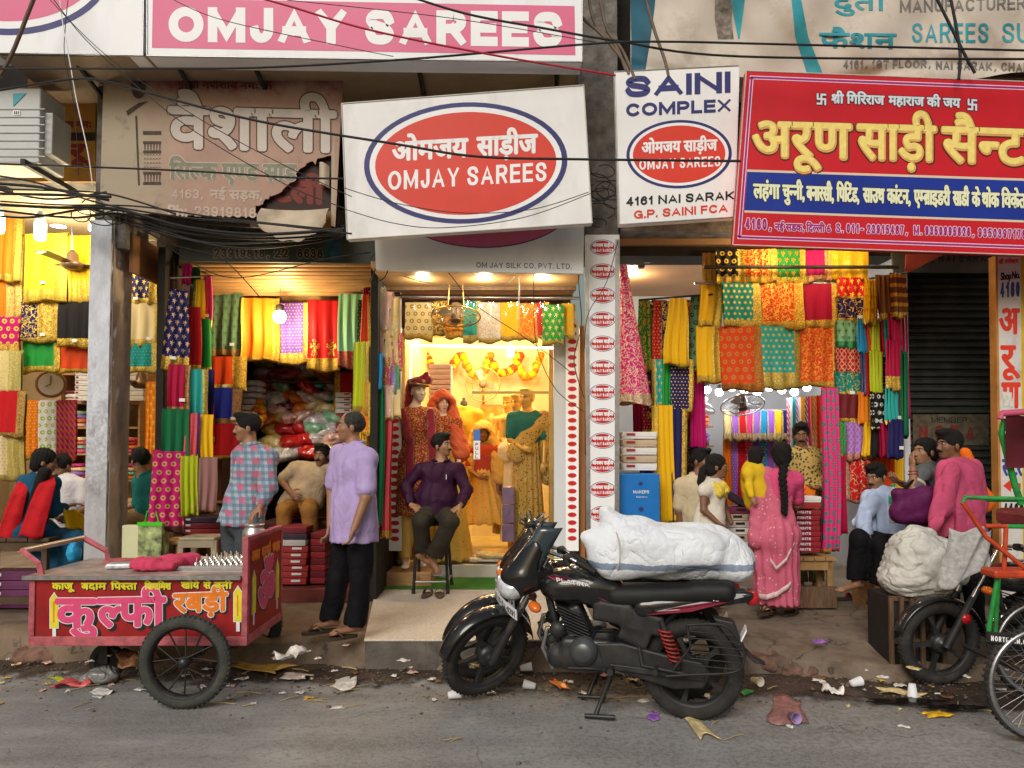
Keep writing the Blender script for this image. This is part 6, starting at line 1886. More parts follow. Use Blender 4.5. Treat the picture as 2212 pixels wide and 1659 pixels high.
for k in range(8):
 a = P(1716,1192,7.1); z = a.z + .0 + k * .049; j = rng.normal() * .006
 t = carton((a.x - .06 + j,7.06,z),(a.x + .225 + j,7.3,z + .046),M_print,'dark red box lettered PRINTS stacked on the wooden bench','box','red boxes lettered PRINTS')
 pz = Plane(7.05); y = 1192 - k * 11.4
 mb = MB(); write_latin(mb,pz,'PRINTS',1722,y - 2.5,1752,y - 2.5,5.4,t=.18,d=.004); mb.build('lettering',M_let,t,fix=False)
for k in range(2):
 a = P(1716,1098 - k * 13,7.1); carton((a.x - .04,7.08,a.z),(a.x + .24,7.3,a.z + .055),[M_redcard,M_card][k],['bright red lid box on top of the PRINTS stack','white topped box lying askew above the PRINTS stack'][k],'box')
for k in range(6):
 a = P(1566,1178 - k * 15,6.98); j = rng.normal() * .01
 carton((a.x - .02 + j,7.0,a.z - .03),(a.x + .22 + j,7.25,a.z + .03),[M_card,mat('box_tan',(.45,.34,.22),rough=.6,var=.1),M_card,M_boxes[3],mat('box_tan2',(.5,.4,.28),rough=.6,var=.1),mat('box_plum',(.2,.03,.08),rough=.5)][k],['lowest pale box beside the girl','tan box second in the pile beside the girl','white box third in the pile beside the girl','grey box fourth in the pile beside the girl','sand coloured box fifth in the pile beside the girl','plum coloured box topping the pile beside the girl'][k],'box',None,(M_ink,.45,.8))
mb = MB(); a = P(1598,1082,7.05); mb.box((a.x,7.1,a.z),(.28,.2,.06),Matrix.Rotation(R(-32),3,'Y').inverted()); solo(mb,'carton',M_boxes[2],'dark grey box tilted against the pile behind the girl','box',bevel=.004)
t = thing('table','dark table carrying boxes behind the girl and the woman in pink','table',tuple(P(1640,1300,7.1)))
a,b = P(1545,1185,7.0),P(1712,1185,7.0)
mb = MB(); mb.box2((a.x,7.0,a.z - .05),(b.x,7.5,a.z - .015)); mb.build('top',M_darkwood,t,bevel=.005)
for x in (a.x,b.x - .05):
 for y in (7.02,7.43):
  mb = MB(); mb.box2((x,y,.21),(x + .05,y + .05,a.z - .05)); mb.build('leg',M_darkwood,t)
t = thing('carton','bright blue carton with white star printing standing by the plastic strip','box',tuple(P(1382,1130,7.25)))
a,b = P(1340,1150,7.25),P(1425,1024,7.25)
mb = MB(); mb.box2((a.x,7.25,a.z - .3),(b.x,7.6,b.z)); mb.build('box',mat('blue_carton',(.012,.16,.5),rough=.4,var=.06),t,bevel=.006)
pz = Plane(7.248)
def star(mb,cx,cy,r,d):
 poly(mb,pz,[(cx + (r if k % 2 else r * .4) * math.cos(k * math.pi / 8),cy + (r if k % 2 else r * .4) * math.sin(k * math.pi / 8)) for k in range(16)],d)
mb = MB(); star(mb,1384,1045,7,.003); star(mb,1385,1100,8,.003); mb.build('printed_star',M_navy,t,fix=False)
mb = MB(); write_latin(mb,pz,'MAKERS',1368,1066,1402,1066,7,t=.14,d=.003); write(mb,pz,'fashion for us',1374,1075,1398,1075,3.4,.003); mb.build('lettering',M_let,t,fix=False)
mb = MB(); a = P(1380,1000,7.5)
for k in range(5):
 p = P(1384,1016 - k * 17,7.45); carton((p.x - .17,7.42,p.z),(p.x + .15,7.7,p.z + .07),[M_card,mat('carton_buff',(.5,.38,.26),rough=.6,var=.1)][k % 2],'pale shoebox in the pile above the blue carton','box','pale boxes above the blue carton',(M_redcard,.08,.35))
t = thing('shelf_unit','narrow back shelf of folded cloths in the right shop','shelves',tuple(P(1512,1010,9.0)))
xa,xb = P(1486,900,9.0).x,P(1540,900,9.0).x
for py in (920,962,1006):
 z = P(1510,py,9.0).z; mb = MB(); mb.box2((xa,8.98,z - .02),(xb,9.4,z)); mb.build('shelf',M_wood,t)
 for k in range(3):
  place(protos,((xa + xb) / 2,9.2,z + k * .05),C[['red','orange','violet','maroon','coral','turquoise'][int(rng.integers(6))]],'folded cloth on the narrow back shelf of the right shop','folded cloth','folded cloths on the right back shelf',0,(.9,.8,1))
for k in range(9):
 p = P(952,880 - k * 11,9.4); carton((p.x - .14,9.35,p.z - .03),(p.x + .13,9.6,p.z + .027),mat('box_lilac',(.62,.55,.6),rough=.5,var=.08),'pale lilac box in the column behind the groom mannequin','box','pale boxes behind the groom')
# == fans, clock, camera
def cage_fan(label,px,py,Y,r_px,face=(0,-1,-.1),m=None,back=True):
 c = P(px,py,Y); r = r_px * Y / FPX; f = Vector(face).normalized()
 t = thing('cage_fan',label,'fan',tuple(c))
 m = m or M_steel
 mb = MB(); mb.torus(c,f,r,.008,40,6); mb.torus(c + f * .04,f,r * .62,.004,32,5); mb.torus(c + f * .05,f,r * .3,.004,24,5)
 x = f.orthogonal().normalized(); y = f.cross(x)
 for k in range(22):
  a = 2 * math.pi * k / 22; d = x * math.cos(a) + y * math.sin(a)
  mb.tube([c + d * r,c + d * r * .62 + f * .04,c + d * r * .12 + f * .055],.0022,4,cap=False)
  if back: mb.tube([c + d * r,c + d * r * .6 - f * .05,c + d * r * .2 - f * .07],.0022,4,cap=False)
 mb.build('cage',m,t)
 for k in range(3):
  b = MB(); a0 = 2 * math.pi * k / 3
  def bl(u,v):
   a = a0 + .75 * (u - .5) * (1 - .3 * v); q = r * (.15 + .7 * v)
   return c + (x * math.cos(a) + y * math.sin(a)) * q + f * (.018 * (u - .5) * 2)
  b.grid(bl,6,6); b.build('blade',mat('fan_blade',(.5,.45,.38),rough=.35,var=.05),t)
 h = MB(); h.lathe([(.001,.06),(r * .2,.055),(r * .22,.02),(r * .26,-.05),(r * .2,-.14),(.001,-.15)],c,f,16); h.build('motor',mat('fan_motor',(.16,.12,.09),rough=.4,var=.1),t)
 return t,c
t,c = cage_fan('gold lit wall fan in a wire cage at the back of the middle showroom',1043,830,10.7,37,(0,-1,-.1),M_brass)
mb = MB(); mb.tube([c + Vector((0,.1,0)),c + Vector((0,.2,-.25)),c + Vector((0,.32,-.3))],.02,8); mb.build('stand',M_brass,t)
t,c = cage_fan('dusty caged fan hanging face down over the middle shop door',985,684,7.7,53,(0,-.28,-1),M_brass)
for dx in (-.08,.08):
 mb = MB(); mb.tube([c + Vector((dx,0,.12)),c + Vector((dx * .8,0,.4))],.006,6); mb.build('hanger',M_brass,t)
t,c = cage_fan('white caged fan under the bulbs of the right shop',1604,876,8.6,46,(0,-.5,-1))
mb = MB(); mb.tube([c + Vector((0,.05,.05)),c + Vector((.2,.05,.5))],.012,6); mb.build('stand',M_steel,t)
t,c = cage_fan('second caged fan seen edge on beside the plum saree',1518,882,8.8,26,(-.4,-.3,-1))
def ceiling_fan(label,px,py,Y,top,r,rot):
 c = P(px,py,Y); t = thing('ceiling_fan',label,'fan',tuple(c))
 mb = MB(); mb.tube([c,P(px,top,Y)],.012,8); mb.build('rod',M_steel,t)
 mb = MB(); mb.lathe([(.001,-.06),(.07,-.055),(.11,-.02),(.1,.01),(.06,.03),(.05,.1),(.02,.14)],c,n=20); mb.build('motor',mat('fan_brown',(.16,.1,.06),rough=.35,metal=.4,var=.1),t)
 for k in range(3):
  a = rot + 2 * math.pi * k / 3; d = Vector((math.cos(a),math.sin(a),0)); s = Vector((-d.y,d.x,.12))
  mb = MB(); mb.prism([(-.05,.1),(.05,.1),(.062,r),(-.062,r)],lambda x,y,q: c + d * y + s * x + Vector((0,0,q)),.006); mb.build('blade',MATS['fan_brown'],t)
ceiling_fan('brown ceiling fan in the left shop before the yellow saree',156,570,7.6,492,.5,.5)
ceiling_fan('small brown ceiling fan low right of the pillar',305,828,8.6,800,.35,.2)
t = thing('wall_clock','round white clock with brown rim hanging in the left shop','clock',tuple(P(110,830,8.2)))
c = P(110,830,8.2); f = Vector((.55,-1,0)).normalized()
mb = MB(); mb.lathe([(.001,.03),(.12,.03)],c,f,28,False); d_ = mb.build('dial',M_let,t)
mb = MB(); mb.torus(c,f,.128,.022,32,8,1.6); mb.build('rim',mat('clock_rim',(.3,.16,.06),rough=.4),t)
x = f.cross(Vector((0,0,1))).normalized()
mb = MB(); mb.tube([c + f * .034,c + f * .034 + Vector((0,0,.085))],.004,5); mb.build('hand',M_ink,d_); mb = MB(); mb.tube([c + f * .034,c + f * .034 + x * .05 + Vector((0,0,-.03))],.004,5); mb.build('hand',M_ink,d_)
t = thing('security_camera','white bullet security camera under the dark beam of the right recess','camera',tuple(P(1607 * .0 + 1407,663,8.2)))
c = P(1404,661,8.2); mb = MB(); mb.lathe([(.001,.09),(.045,.09),(.05,.05),(.05,-.1),(.001,-.1)],c,(-.2,-1,-.3),18); mb.build('housing',M_let,t)
mb = MB(); mb.lathe([(.001,.094),(.032,.093)],c,(-.2,-1,-.3),18); mb.build('lens',M_ink,t)
for i,(px,py) in enumerate(((1398,563),(1385,575))):
 c = P(px,py,7.9 + .25 * i); mb = MB(); mb.box(c,(.07,.07,.05)); solo(mb,'junction_box',mat('grey_plastic',(.2,.18,.16),rough=.5),['upper','lower'][i] + ' small grey junction box on the brown recess ceiling','junction box',bevel=.01)
# == motorcycles
M_blk = mat('gloss_black',(.012,.012,.013),rough=.18,var=.2,coat=.6,dirt=(.09,.08,.07),dirt_amt=.3,dirt_scale=9)
M_matt = mat('matt_black',(.022,.022,.023),rough=.5,var=.3,scale=12,dirt=(.1,.085,.07),dirt_amt=.45,dirt_scale=8)
M_seat = mat('seat_vinyl',(.012,.012,.012),rough=.6,var=.2,bump=.2,bscale=150)
M_rub = mat('tyre_rubber',(.028,.027,.026),rough=.8,var=.25,scale=14,bump=.5,bscale=90,dirt=(.1,.085,.07),dirt_amt=.55,dirt_scale=7)
M_chr = mat('chrome',(.6,.6,.6),rough=.12,metal=1.0,var=.05)
M_eng = mat('engine_grey',(.05,.052,.055),rough=.4,metal=.6,var=.3,scale=12,dirt=(.09,.075,.06),dirt_amt=.5)
M_amb = mat('amber_lens',(.7,.14,.01),rough=.15,var=.05,coat=.5)
M_tail = mat('red_lens',(.5,.01,.012),rough=.12,var=.05,coat=.6)
M_lens = mat('headlight_lens',(.66,.69,.72),rough=.12,metal=.25,var=.35,scale=30,coat=1)
M_mar = mat('maroon_decal',(.18,.008,.03),rough=.25,var=.05)
def wheel_parts(t,c,ax,spokes,Ro=.30,w=.042,drum=.07,rim_m=None,post=None,wire=False):
 """tyre, rim, spokes, hub round c; ax is the axle"""
 c,ax = Vector(c),Vector(ax).normalized()
 x = Vector((0,0,1)) if abs(ax.z) < .9 else Vector((1,0,0)); x = (x - ax * x.dot(ax)).normalized(); y = ax.cross(x)
 rim_m = rim_m or M_matt
 def fin(mb,n,m,par=t):
  if post: mb.v = [tuple(post(Vector(p))) for p in mb.v]
  return mb.build(n,m,par,local=True)
 mb = MB(); mb.torus(c,ax,Ro - w,w,56,14,.9)
 for k in range(56):
  a = 2 * math.pi * k / 56; d = x * math.cos(a) + y * math.sin(a); s = y * math.cos(a) - x * math.sin(a)
  for q in (-1,1):
   p = c + d * (Ro - .004) + ax * (q * .017)
   mb.box(p,(.012,.02,.008),Matrix([(s * 1)[:],ax[:],d[:]]).transposed())
 tyre = fin(mb,'tyre',M_rub)
 rr = Ro - 2 * w + .012
 mb = MB(); mb.lathe([(rr,-.028),(rr + .012,-.03),(rr + .012,.03),(rr,.028),(rr - .018,.018),(rr - .018,-.018),(rr,-.028)],c,ax,48); rim = fin(mb,'rim',rim_m)
 mb = MB(); mb.lathe([(.001,-.05),(drum * .6,-.05),(drum,-.03),(drum,.03),(drum * .7,.05),(.02,.055),(.018,.085),(.001,.085)],c,ax,24); fin(mb,'hub',M_eng)
 if wire:
  mb = MB()
  for k in range(spokes):
   a = 2 * math.pi * k / spokes; d = x * math.cos(a) + y * math.sin(a); s = y * math.cos(a) - x * math.sin(a)
   q = .03 if k % 2 else -.03
   mb.tube([c + ax * q + s * (.02 if k % 4 < 2 else -.02),c + d * (rr - .005)],wire,5,cap=False)
  fin(mb,'spokes',rim_m)
 else:
  for k in range(spokes):
   a = 2 * math.pi * (k + .3) / spokes; d = x * math.cos(a) + y * math.sin(a); s = y * math.cos(a) - x * math.sin(a)
   mb = MB(); mb.prism([(.05,-.022),(.05,.022),(.14,.011),(rr - .01,.02),(rr - .01,-.02),(.14,-.011)],lambda u,v,q: c + d * u + s * v + ax * (q - .014),.028); fin(mb,'spoke',rim_m)
 return tyre
def bike(label,cowl,plate,steer,loc,rz):
 t = thing('motorcycle',label,'motorcycle',loc,rz=rz)
 X = lambda x,z,y=0.0: Vector((x,y,z))
 head = X(.94,.93); axis = X(.35,-.65).normalized()
 Rm = Matrix.Rotation(-R(steer),3,axis)
 def post(p): return head + Rm @ (p - head)
 def part(mb,n,m,par=None,st=False,**k):
  if st: mb.v = [tuple(post(Vector(p))) for p in mb.v]
  return mb.build(n,m,par or t,local=True,**k)
 def sd(b,n,m,par=None,st=False,vox=.012,nz=None):
  V,F = b.mesh(vox,nz); mb = MB(); mb.add([Vector(p) for p in V],F,True)
  o = part(mb,n,m,par,st,fix=False); s = o.modifiers.new('soft','SMOOTH'); s.iterations = 2; s.factor = .5
  return o
 def T(n,m,pts,r,st=False,nn=8):
  mb = MB(); mb.tube(pts,r,nn); return part(mb,n,m,None,st)
 wheel_parts(t,(0,0,.3),(0,1,0),5,w=.047)
 wheel_parts(t,(1.28,0,.3),(0,1,0),5,post=post)
 for y in (-.085,.085):
  T('fork_tube',M_chr,[X(1.1,.635,y),X(.92,.97,y)],.016,True)
  T('fork_slider',M_matt,[X(1.285,.29,y),X(1.095,.645,y)],[.03,.024],True)
 mb = MB()
 def fg(u,v):
  a = R(186 - 158 * v); rr = .316 + .018 * (1 - (2 * u - 1) ** 2)
  return X(1.28 + rr * math.cos(a + R(-12)),.3 + rr * math.sin(a + R(-12)),(u - .5) * .115 * (1 - .3 * abs(v - .5)))
 mb.grid(fg,10,30); fo = part(mb,'mudguard',M_blk,None,True,fix=False); so = fo.modifiers.new('thick','SOLIDIFY'); so.thickness = .006
 b = Body(); b.box((.62,0,.36),(.16,.1,.1),rnd=.03); b.box((.70,0,.55),(.07,.065,.09),rows((.9,0,-.4),(0,1,0),(.4,0,.9)),.01); b.cone((.5,0,.34),(.8,0,.33),.09,k=.03); b.cone((.83,.0,.5),(.74,0,.52),.03,k=.02)
 en = sd(b,'engine',M_eng,vox=.014)
 mb = MB()
 for k in range(8): mb.box(X(.655 + .011 * k,.47 + .022 * k),(.17,.19,.007),Matrix.Rotation(R(-20),3,'Y'))
 part(mb,'cooling_fins',M_eng,en)
 mb = MB(); mb.lathe([(.001,.045),(.05,.045),(.056,.04),(.08,.02),(.088,0),(.088,-.03)],X(.635,.385,.105),(0,1,0),28); part(mb,'crankcase_cover',mat('cover_grey',(.1,.105,.11),rough=.35,metal=.6,var=.2),en)
 mb = MB(); mb.lathe([(.001,.03),(.04,.03),(.05,.0)],X(.8,.5,.08),(0,1,0),18); part(mb,'horn',M_matt)
 T('frame_tube',M_matt,[X(.9,.82),X(.82,.5),X(.78,.3),X(.4,.28),X(.3,.42),X(.1,.62)],.02)
 T('exhaust_pipe',M_chr,[X(.76,.5,-.04),X(.92,.42,-.06),X(.88,.26,-.1),X(.4,.22,-.15),X(-.05,.3,-.19)],[.018,.018,.02,.03,.05])
 T('header_pipe',M_chr,[X(.77,.52,.03),X(.87,.5,.05),X(.9,.38,.05),X(.84,.25,.02)],.016)
 mb = MB(); mb.prism([(.56,.44),(.52,.3),(.1,.2),(-.07,.22),(-.11,.3),(-.06,.37),(.1,.39),(.4,.45)],lambda x,z,q: X(x,z,.062 + q),.045); part(mb,'chain_case',M_matt,bevel=.012)
 mb = MB(); mb.box(X(.2,.3,.125),(.55,.02,.035),Matrix.Rotation(R(-3),3,'Y')); part(mb,'swing_arm',M_matt,bevel=.006)
 for y in (-.13,.13):
  a,c = X(.17,.6,y),X(.07,.33,y)
  s = T('shock_absorber',M_matt,[a,c],.016)
  mb = MB(); pts = []
  for k in range(90):
   u = k / 89; q = a + (c - a) * (.18 + .7 * u); an = 2 * math.pi * 8 * u
   pts.append(q + X(.034 * math.cos(an),0,.034 * math.sin(an)))
  mb.tube(pts,.006,5); part(mb,'spring',mat('spring_red',(.28,.03,.025),rough=.4,var=.3),s)
 b = Body(); b.ell((.66,0,.765),(.25,.135,.115),k=.03); b.ell((.79,0,.75),(.13,.13,.1),k=.05); b.box((.52,0,.72),(.12,.1,.07),rnd=.04,k=.04); b.half((.6,0,.655),(.1,0,-1),k=.01)
 tk = sd(b,'fuel_tank',M_blk)
 mb = MB(); mb.lathe([(.045,0),(.045,.014),(.03,.02),(.001,.02)],X(.7,.872),(0,0,1),18); part(mb,'filler_cap',M_chr,tk)
 b = Body(); b.box((.12,0,.745),(.36,.115,.05),rows((.995,0,-.09),(0,1,0),(.09,0,.995)),.045); b.box((.36,0,.72),(.14,.1,.05),rnd=.04,k=.05); b.box((-.12,0,.775),(.13,.105,.045),rnd=.04,k=.04)
 sd(b,'saddle',M_seat)
 b = Body()
 for y in (-1,1): b.cone((.28,y * .1,.66),(-.33,y * .045,.75),.055,.03,k=.03,flat=((0,1,0),2.0));
 b.cone((.1,0,.68),(-.3,0,.755),.06,.035,k=.05)
 tp = sd(b,'tail_panel',M_blk)
 mb = MB(); mb.prism([(.2,.655),(.02,.7),(-.28,.765),(-.3,.752),(0,.672)],lambda x,z,q: X(x,z,.128 - .22 * max(0,.2 - x) * .62 + q),.006); part(mb,'stripe',mat('silver_decal',(.55,.57,.6),rough=.3,metal=.4,var=.05),tp)
 mb = MB(); mb.prism([(.26,.63),(0,.66),(-.24,.73),(-.1,.715),(.1,.68)],lambda x,z,q: X(x,z,.131 - .12 * max(0,.2 - x) + q),.005); part(mb,'stripe',M_mar,tp)
 b = Body(); b.ell((-.345,0,.735),(.045,.055,.045)); sd(b,'tail_light',M_tail,vox=.009)
 for y in (-.09,.09):
  b = Body(); b.box((.36,y,.6),(.2,.022,.06),rows((.97,0,.22),(0,1,0),(-.22,0,.97)),.015); b.box((.46,y,.63),(.12,.022,.055),rnd=.015,k=.02); b.box((.33,y,.49),(.09,.02,.05),rows((.9,0,.4),(0,1,0),(-.4,0,.9)),.012,k=.02); sd(b,'side_cover',M_matt)
 mb = MB(); mb.prism([(-.12,.62),(-.24,.6),(-.31,.42),(-.42,.36),(-.36,.37),(-.24,.46),(-.17,.55)],lambda x,z,q: X(x,z,-.05 + q),.1); part(mb,'mudguard',M_matt,bevel=.01)
 mb = MB(); mb.box(X(-.29,.52),(.008,.15,.09),Matrix.Rotation(R(-25),3,'Y')); part(mb,'number_plate',M_let)
 g = [(.02,.6),(-.18,.61),(-.27,.52),(-.29,.42),(-.23,.35),(.0,.32),(.14,.3)]
 mb = MB(); mb.tube([X(x,z,.19) for x,z in spl(g,5)],.009,6); mb.tube([X(.02,.6,.19),X(.0,.48,.19),(.1,.19,.34)],.009,6)
 for k in range(6):
  z = .565 - .038 * k; mb.tube([X(.01 - .002 * k,z,.19),X(-.255 - .01 * min(k,3) + .01 * max(0,k - 3),z - .008,.19)],.004,5)
 part(mb,'leg_guard',M_iron)
 T('foot_rest',M_matt,[X(.46,.31,.08),X(.46,.31,.23)],[.012,.02])
 T('foot_rest',M_matt,[X(.2,.33,.1),X(.2,.33,.24)],[.012,.018])
 T('gear_lever',M_matt,[X(.72,.29,.14),X(.6,.3,.15),X(.52,.3,.15),X(.5,.31,.19)],.009)
 T('brace',M_matt,[X(.3,.44,.13),X(.28,.34,.15),X(.2,.33,.15),X(.02,.31,.16)],.011)
 for y in (-.11,.11): T('stand_leg',M_eng,[X(.47,.26,y),X(.53,.1,y * 1.05),X(.56,.015,y * 1.3)],[.014,.012,.016])
 T('stand_bar',M_eng,[X(.5,.16,-.115),X(.5,.16,.115)],.011)
 T('stand_foot',M_eng,[X(.62,.02,.15),X(.44,.03,.16)],.014)
 T('handlebar',M_chr,[X(.80,1.0,.34),X(.86,1.03,.25),X(.92,1.0,.08),X(.92,1.0,-.08),X(.86,1.03,-.25),X(.80,1.0,-.34)],.012,True)
 for y in (-1,1):
  T('grip',M_seat,[X(.84,1.018,y * .27),X(.775,.99,y * .38)],.019,True)
  T('lever',M_matt,[X(.89,1.02,y * .22),X(.9,1.01,y * .3),X(.84,.985,y * .4)],.007,True)
  mb = MB(); mb.box(X(.87,1.02,y * .22),(.05,.05,.045)); part(mb,'switch_box',M_matt,None,True,bevel=.008)
  mb = MB(); mb.tube([X(1.02,.72,y * .1),X(1.05,.72,y * .17)],.012,8); st_ = part(mb,'indicator',M_matt,None,True)
  b = Body(); b.ell((1.07,y * .2,.72),(.036,.05,.028)); V,F = b.mesh(.008); mb = MB(); mb.add([Vector(p) for p in V],F,True); part(mb,'lens',M_amb,st_,True,fix=False)
 T('cable',M_matt,[X(.9,1.0,.2),X(1.0,1.0,.14),X(.98,.8,.07),X(.85,.72,.05)],.005,True)
 T('cable',M_matt,[X(.9,1.0,-.2),X(1.02,.98,-.1),X(1.06,.7,.11),X(1.24,.36,.1)],.005,True)
 mb = MB(); mb.lathe([(.05,0),(.055,.05),(.04,.06),(.001,.06)],X(.95,.97),(-.3,0,1),18); part(mb,'speedometer',M_matt,None,True)
 if cowl:
  b = Body(); b.cone((1.09,0,.79),(.93,0,.83),.1,.115,k=.03,flat=((0,1,0),.86)); b.cone((1.06,0,.86),(.955,0,1.04),.085,.055,k=.05,flat=((0,1,0),.7))
  for y in (-1,1): b.cone((1.02,y * .09,.83),(.82,y * .12,.76),.05,.018,k=.03)
  b.half((.9,0,.93),(-1,0,.55),k=.02); b.half((1,0,.695),(.3,0,-1),k=.02)
  cw = sd(b,'headlamp_cowl',M_blk,None,True)
  b = Body(); b.ell((1.135,0,.77),(.075,.105,.085),k=.01); b.half((1.08,0,.78),(-1,0,0)); b.half((1.1,0,.835),(.25,0,1),k=.008); sd(b,'headlight',M_lens,cw,True,.009)
  mb = MB(); mb.grid(lambda u,v: X(1.135 - .19 * v ** 1.15 - .12 * (2 * u - 1) ** 2,.865 + .285 * v,(u - .5) * (.235 - .07 * v)),10,12)
  w = part(mb,'windscreen',mat('smoked_visor',(.03,.045,.055),rough=.08,var=.05,coat=1),cw,True,fix=False); w.modifiers.new('thick','SOLIDIFY').thickness = .006
 else:
  b = Body(); b.ell((1.06,0,.8),(.09,.1,.1)); hl = sd(b,'headlamp',M_blk,None,True)
  mb = MB(); mb.lathe([(.001,.04),(.06,.03),(.09,0)],X(1.12,.8),(1,0,0),22); part(mb,'headlight',M_lens,hl,True)
  mb = MB(); mb.lathe([(.001,.01),(.035,.008),(.035,0)],X(1.16,.5,.115),(0,1,0),18); part(mb,'reflector',M_tail,None,True)
 if plate:
  def pp(u,v,d=0): return X(1.165 + .01 * v - .8 * ((u - .5) * .27) ** 2 + d,.60 + .08 * v,(u - .5) * .27)
  mb = MB(); mb.grid(lambda u,v: pp(u,v),12,2); mb.grid(lambda u,v: pp(u,v,-.004),12,2)
  np_ = part(mb,'number_plate',M_let,None,True,fix=False)
  lays,w = latin(plate,.17,.9,.2); mb = MB()
  for vs,fs,k in lays: mb.add([pp(.05 + .9 * x / w,.2 + .6 * y,.003 + .0002 * k) for x,y in vs],fs)
  part(mb,'lettering',M_ink,np_,True,fix=False)
  for txt,x0,z0,wd,h,y,par in (('PLATINA',.79,.802,.2,.026,.139,tk),('125',-.12,.727,.075,.018,.112,tp)):
   lays,w = latin(txt,.2,1.5,.25); mb = MB()
   for vs,fs,k in lays: mb.add([X(x0 - wd * x / w + .006 * yy,z0 + h * yy - .12 * (wd * x / w) * (par is tk),y + .0003 * k - .02 * (x / w) * (par is not tk)) for x,yy in vs],fs)
   part(mb,'lettering',M_let,par,fix=False)
  mb = MB(); mb.prism([(.86,.83),(.78,.835),(.6,.79),(.44,.69),(.5,.69),(.64,.77),(.8,.8)],lambda x,z,q: X(x,z,.128 - .9 * (x - .68) ** 2 + q),.006); part(mb,'stripe',M_mar,tk)
 return t
RA = Vector((1.12,4.78,0)); FA = Vector((-.20,5.13,0))
hd = math.atan2(FA.y - RA.y,FA.x - RA.x)
BS = 1.045
b1 = bike('black motorcycle in front, carrying the white sack bundle on its saddle',True,'DL10-SA-6291',51,tuple(RA),hd)
b2 = bike('black motorcycle half hidden behind the one with the white bundle',True,'DL1 SF 159',49,(RA.x - .01,RA.y + .37,0),hd)
b1.scale = b2.scale = (BS,BS,BS)
b3 = bike('black motorcycle at the right with a rag tied over its headlamp',False,None,8,(4.32,5.42,0),R(178))
def Q(px,py,dy=0,Y=4.88): return V3(P(px,py + 8,Y + dy))
M_sack = mat('white_woven_sack',(.7,.74,.8),rough=.5,var=.06,scale=5,bump=.45,bscale=60,wrinkle=.55,dirt=(.42,.42,.44),dirt_amt=.5,dirt_scale=5)
stain(M_sack,2,.2,.215,(.13,.19,.3),.85,8,.1,.29)
b = Body()
b.cone(Q(1325,1186),Q(1565,1194),.15,.135,k=.06); b.ell(Q(1385,1172),(.22,.2,.18),k=.06); b.ell(Q(1520,1180),(.22,.2,.16),k=.06)
b.ell(Q(1590,1208),(.11,.17,.1),k=.06); b.cone(Q(1335,1150),Q(1308,1098),.09,.03,k=.06); b.cone(Q(1320,1150),Q(1262,1150),.07,.03,k=.05); b.cone(Q(1320,1190),Q(1275,1160),.07,.02,k=.05)
b.ell(Q(1455,1176),(.2,.185,.14),k=.08)
t = thing('sack_bundle','bulging white woven plastic bundle strapped on the front motorcycle','sack',tuple(Q(1450,1240)))
sdf_obj(b,'sack',M_sack,t,.014,folds(.014,22,11,(1.6,1,.8)),1)
mb = MB()
for px,k in ((1452,0),(1322,1)):
 pts = []
 for i in range(20):
  a = 2 * math.pi * i / 20; pts.append(Vector(Q(px + 8 * math.cos(a),1180)) + Vector((0,-.2 * math.cos(a),.15 * math.sin(a))))
 mb.tube(pts,.004,5,closed=True)
mb.build('cord',mat('jute_cord',(.5,.4,.36),rough=.8),t)
# == kulfi cart
M_cr = mat('cart_red',(.3,.012,.014),rough=.45,var=.2,scale=5,dirt=(.09,.025,.02),dirt_amt=.9,dirt_scale=6)
M_cf = mat('cart_frame',(.42,.1,.12),rough=.6,var=.3,scale=14,bump=.4,bscale=60,dirt=(.16,.06,.045),dirt_amt=.8,dirt_scale=10)
ct = thing('push_cart','red hand painted kulfi push cart with bicycle style wheels','cart',(-2.5,5.55,0))
x0,x1,y0,y1,zb,zt = -3.27,-1.79,5.18,5.97,.40,.80
mb = MB(); mb.box2((x0 + .03,y0 + .012,zb),(x1 - .02,y0 + .035,zt)); mb.build('front_panel',M_cr,ct)
mb = MB(); mb.box2((x0 + .03,y1 - .03,zb),(x1 - .02,y1 - .005,zt)); mb.build('back_panel',M_cr,ct)
mb = MB(); mb.box2((x0 + .012,y0 + .036,zb),(x0 + .03,y1 - .03,zt)); mb.build('end_panel',M_cr,ct)
mb = MB(); mb.box2((x1 - .03,y0 + .04,zb),(x1 - .006,y1 - .04,1.05)); ep = mb.build('end_board',M_cr,ct)
mb = MB()
mb.box2((x0,y0,zb - .05),(x1,y0 + .04,zb + .012)); mb.box2((x0,y1 - .04,zb - .05),(x1,y1,zb + .012)); mb.box2((x1 - .04,y0 + .041,zb - .05),(x1,y1 - .041,zb + .012)); mb.box2((x0,y0 + .041,zb - .05),(x0 + .04,y1 - .041,zb + .012))
for x,y,z in ((x0,y0,zt),(x0,y1 - .04,zt),(x1 - .04,y0,1.08),(x1 - .04,y1 - .04,1.08)): mb.box2((x,y,zb + .013),(x + .04,y + .04,z))
mb.box2((x1 - .04,y0 + .041,1.05),(x1,y1 - .041,1.08))
mb.build('frame',M_cf,ct,bevel=.004)
mb = MB(); mb.box2((x0 - .03,y0 - .02,zt + .002),(x1 - .045,y1 + .02,zt + .02)); mb.build('top',mat('cart_top',(.36,.3,.28),rough=.45,metal=.3,var=.35,scale=8,dirt=(.3,.06,.06),dirt_amt=.8,dirt_scale=5),ct,bevel=.003)
mb = MB(); mb.box2((x0 - .034,y0 - .026,zt - .004),(x1 - .042,y0 - .021,zt + .024)); mb.build('edge_strip',M_steel,ct)
pc_ = Plane(y0 + .0115)
def cw_(n,m,fn):
 mb = MB(); fn(mb); mb.build(n,m,ct,fix=False)
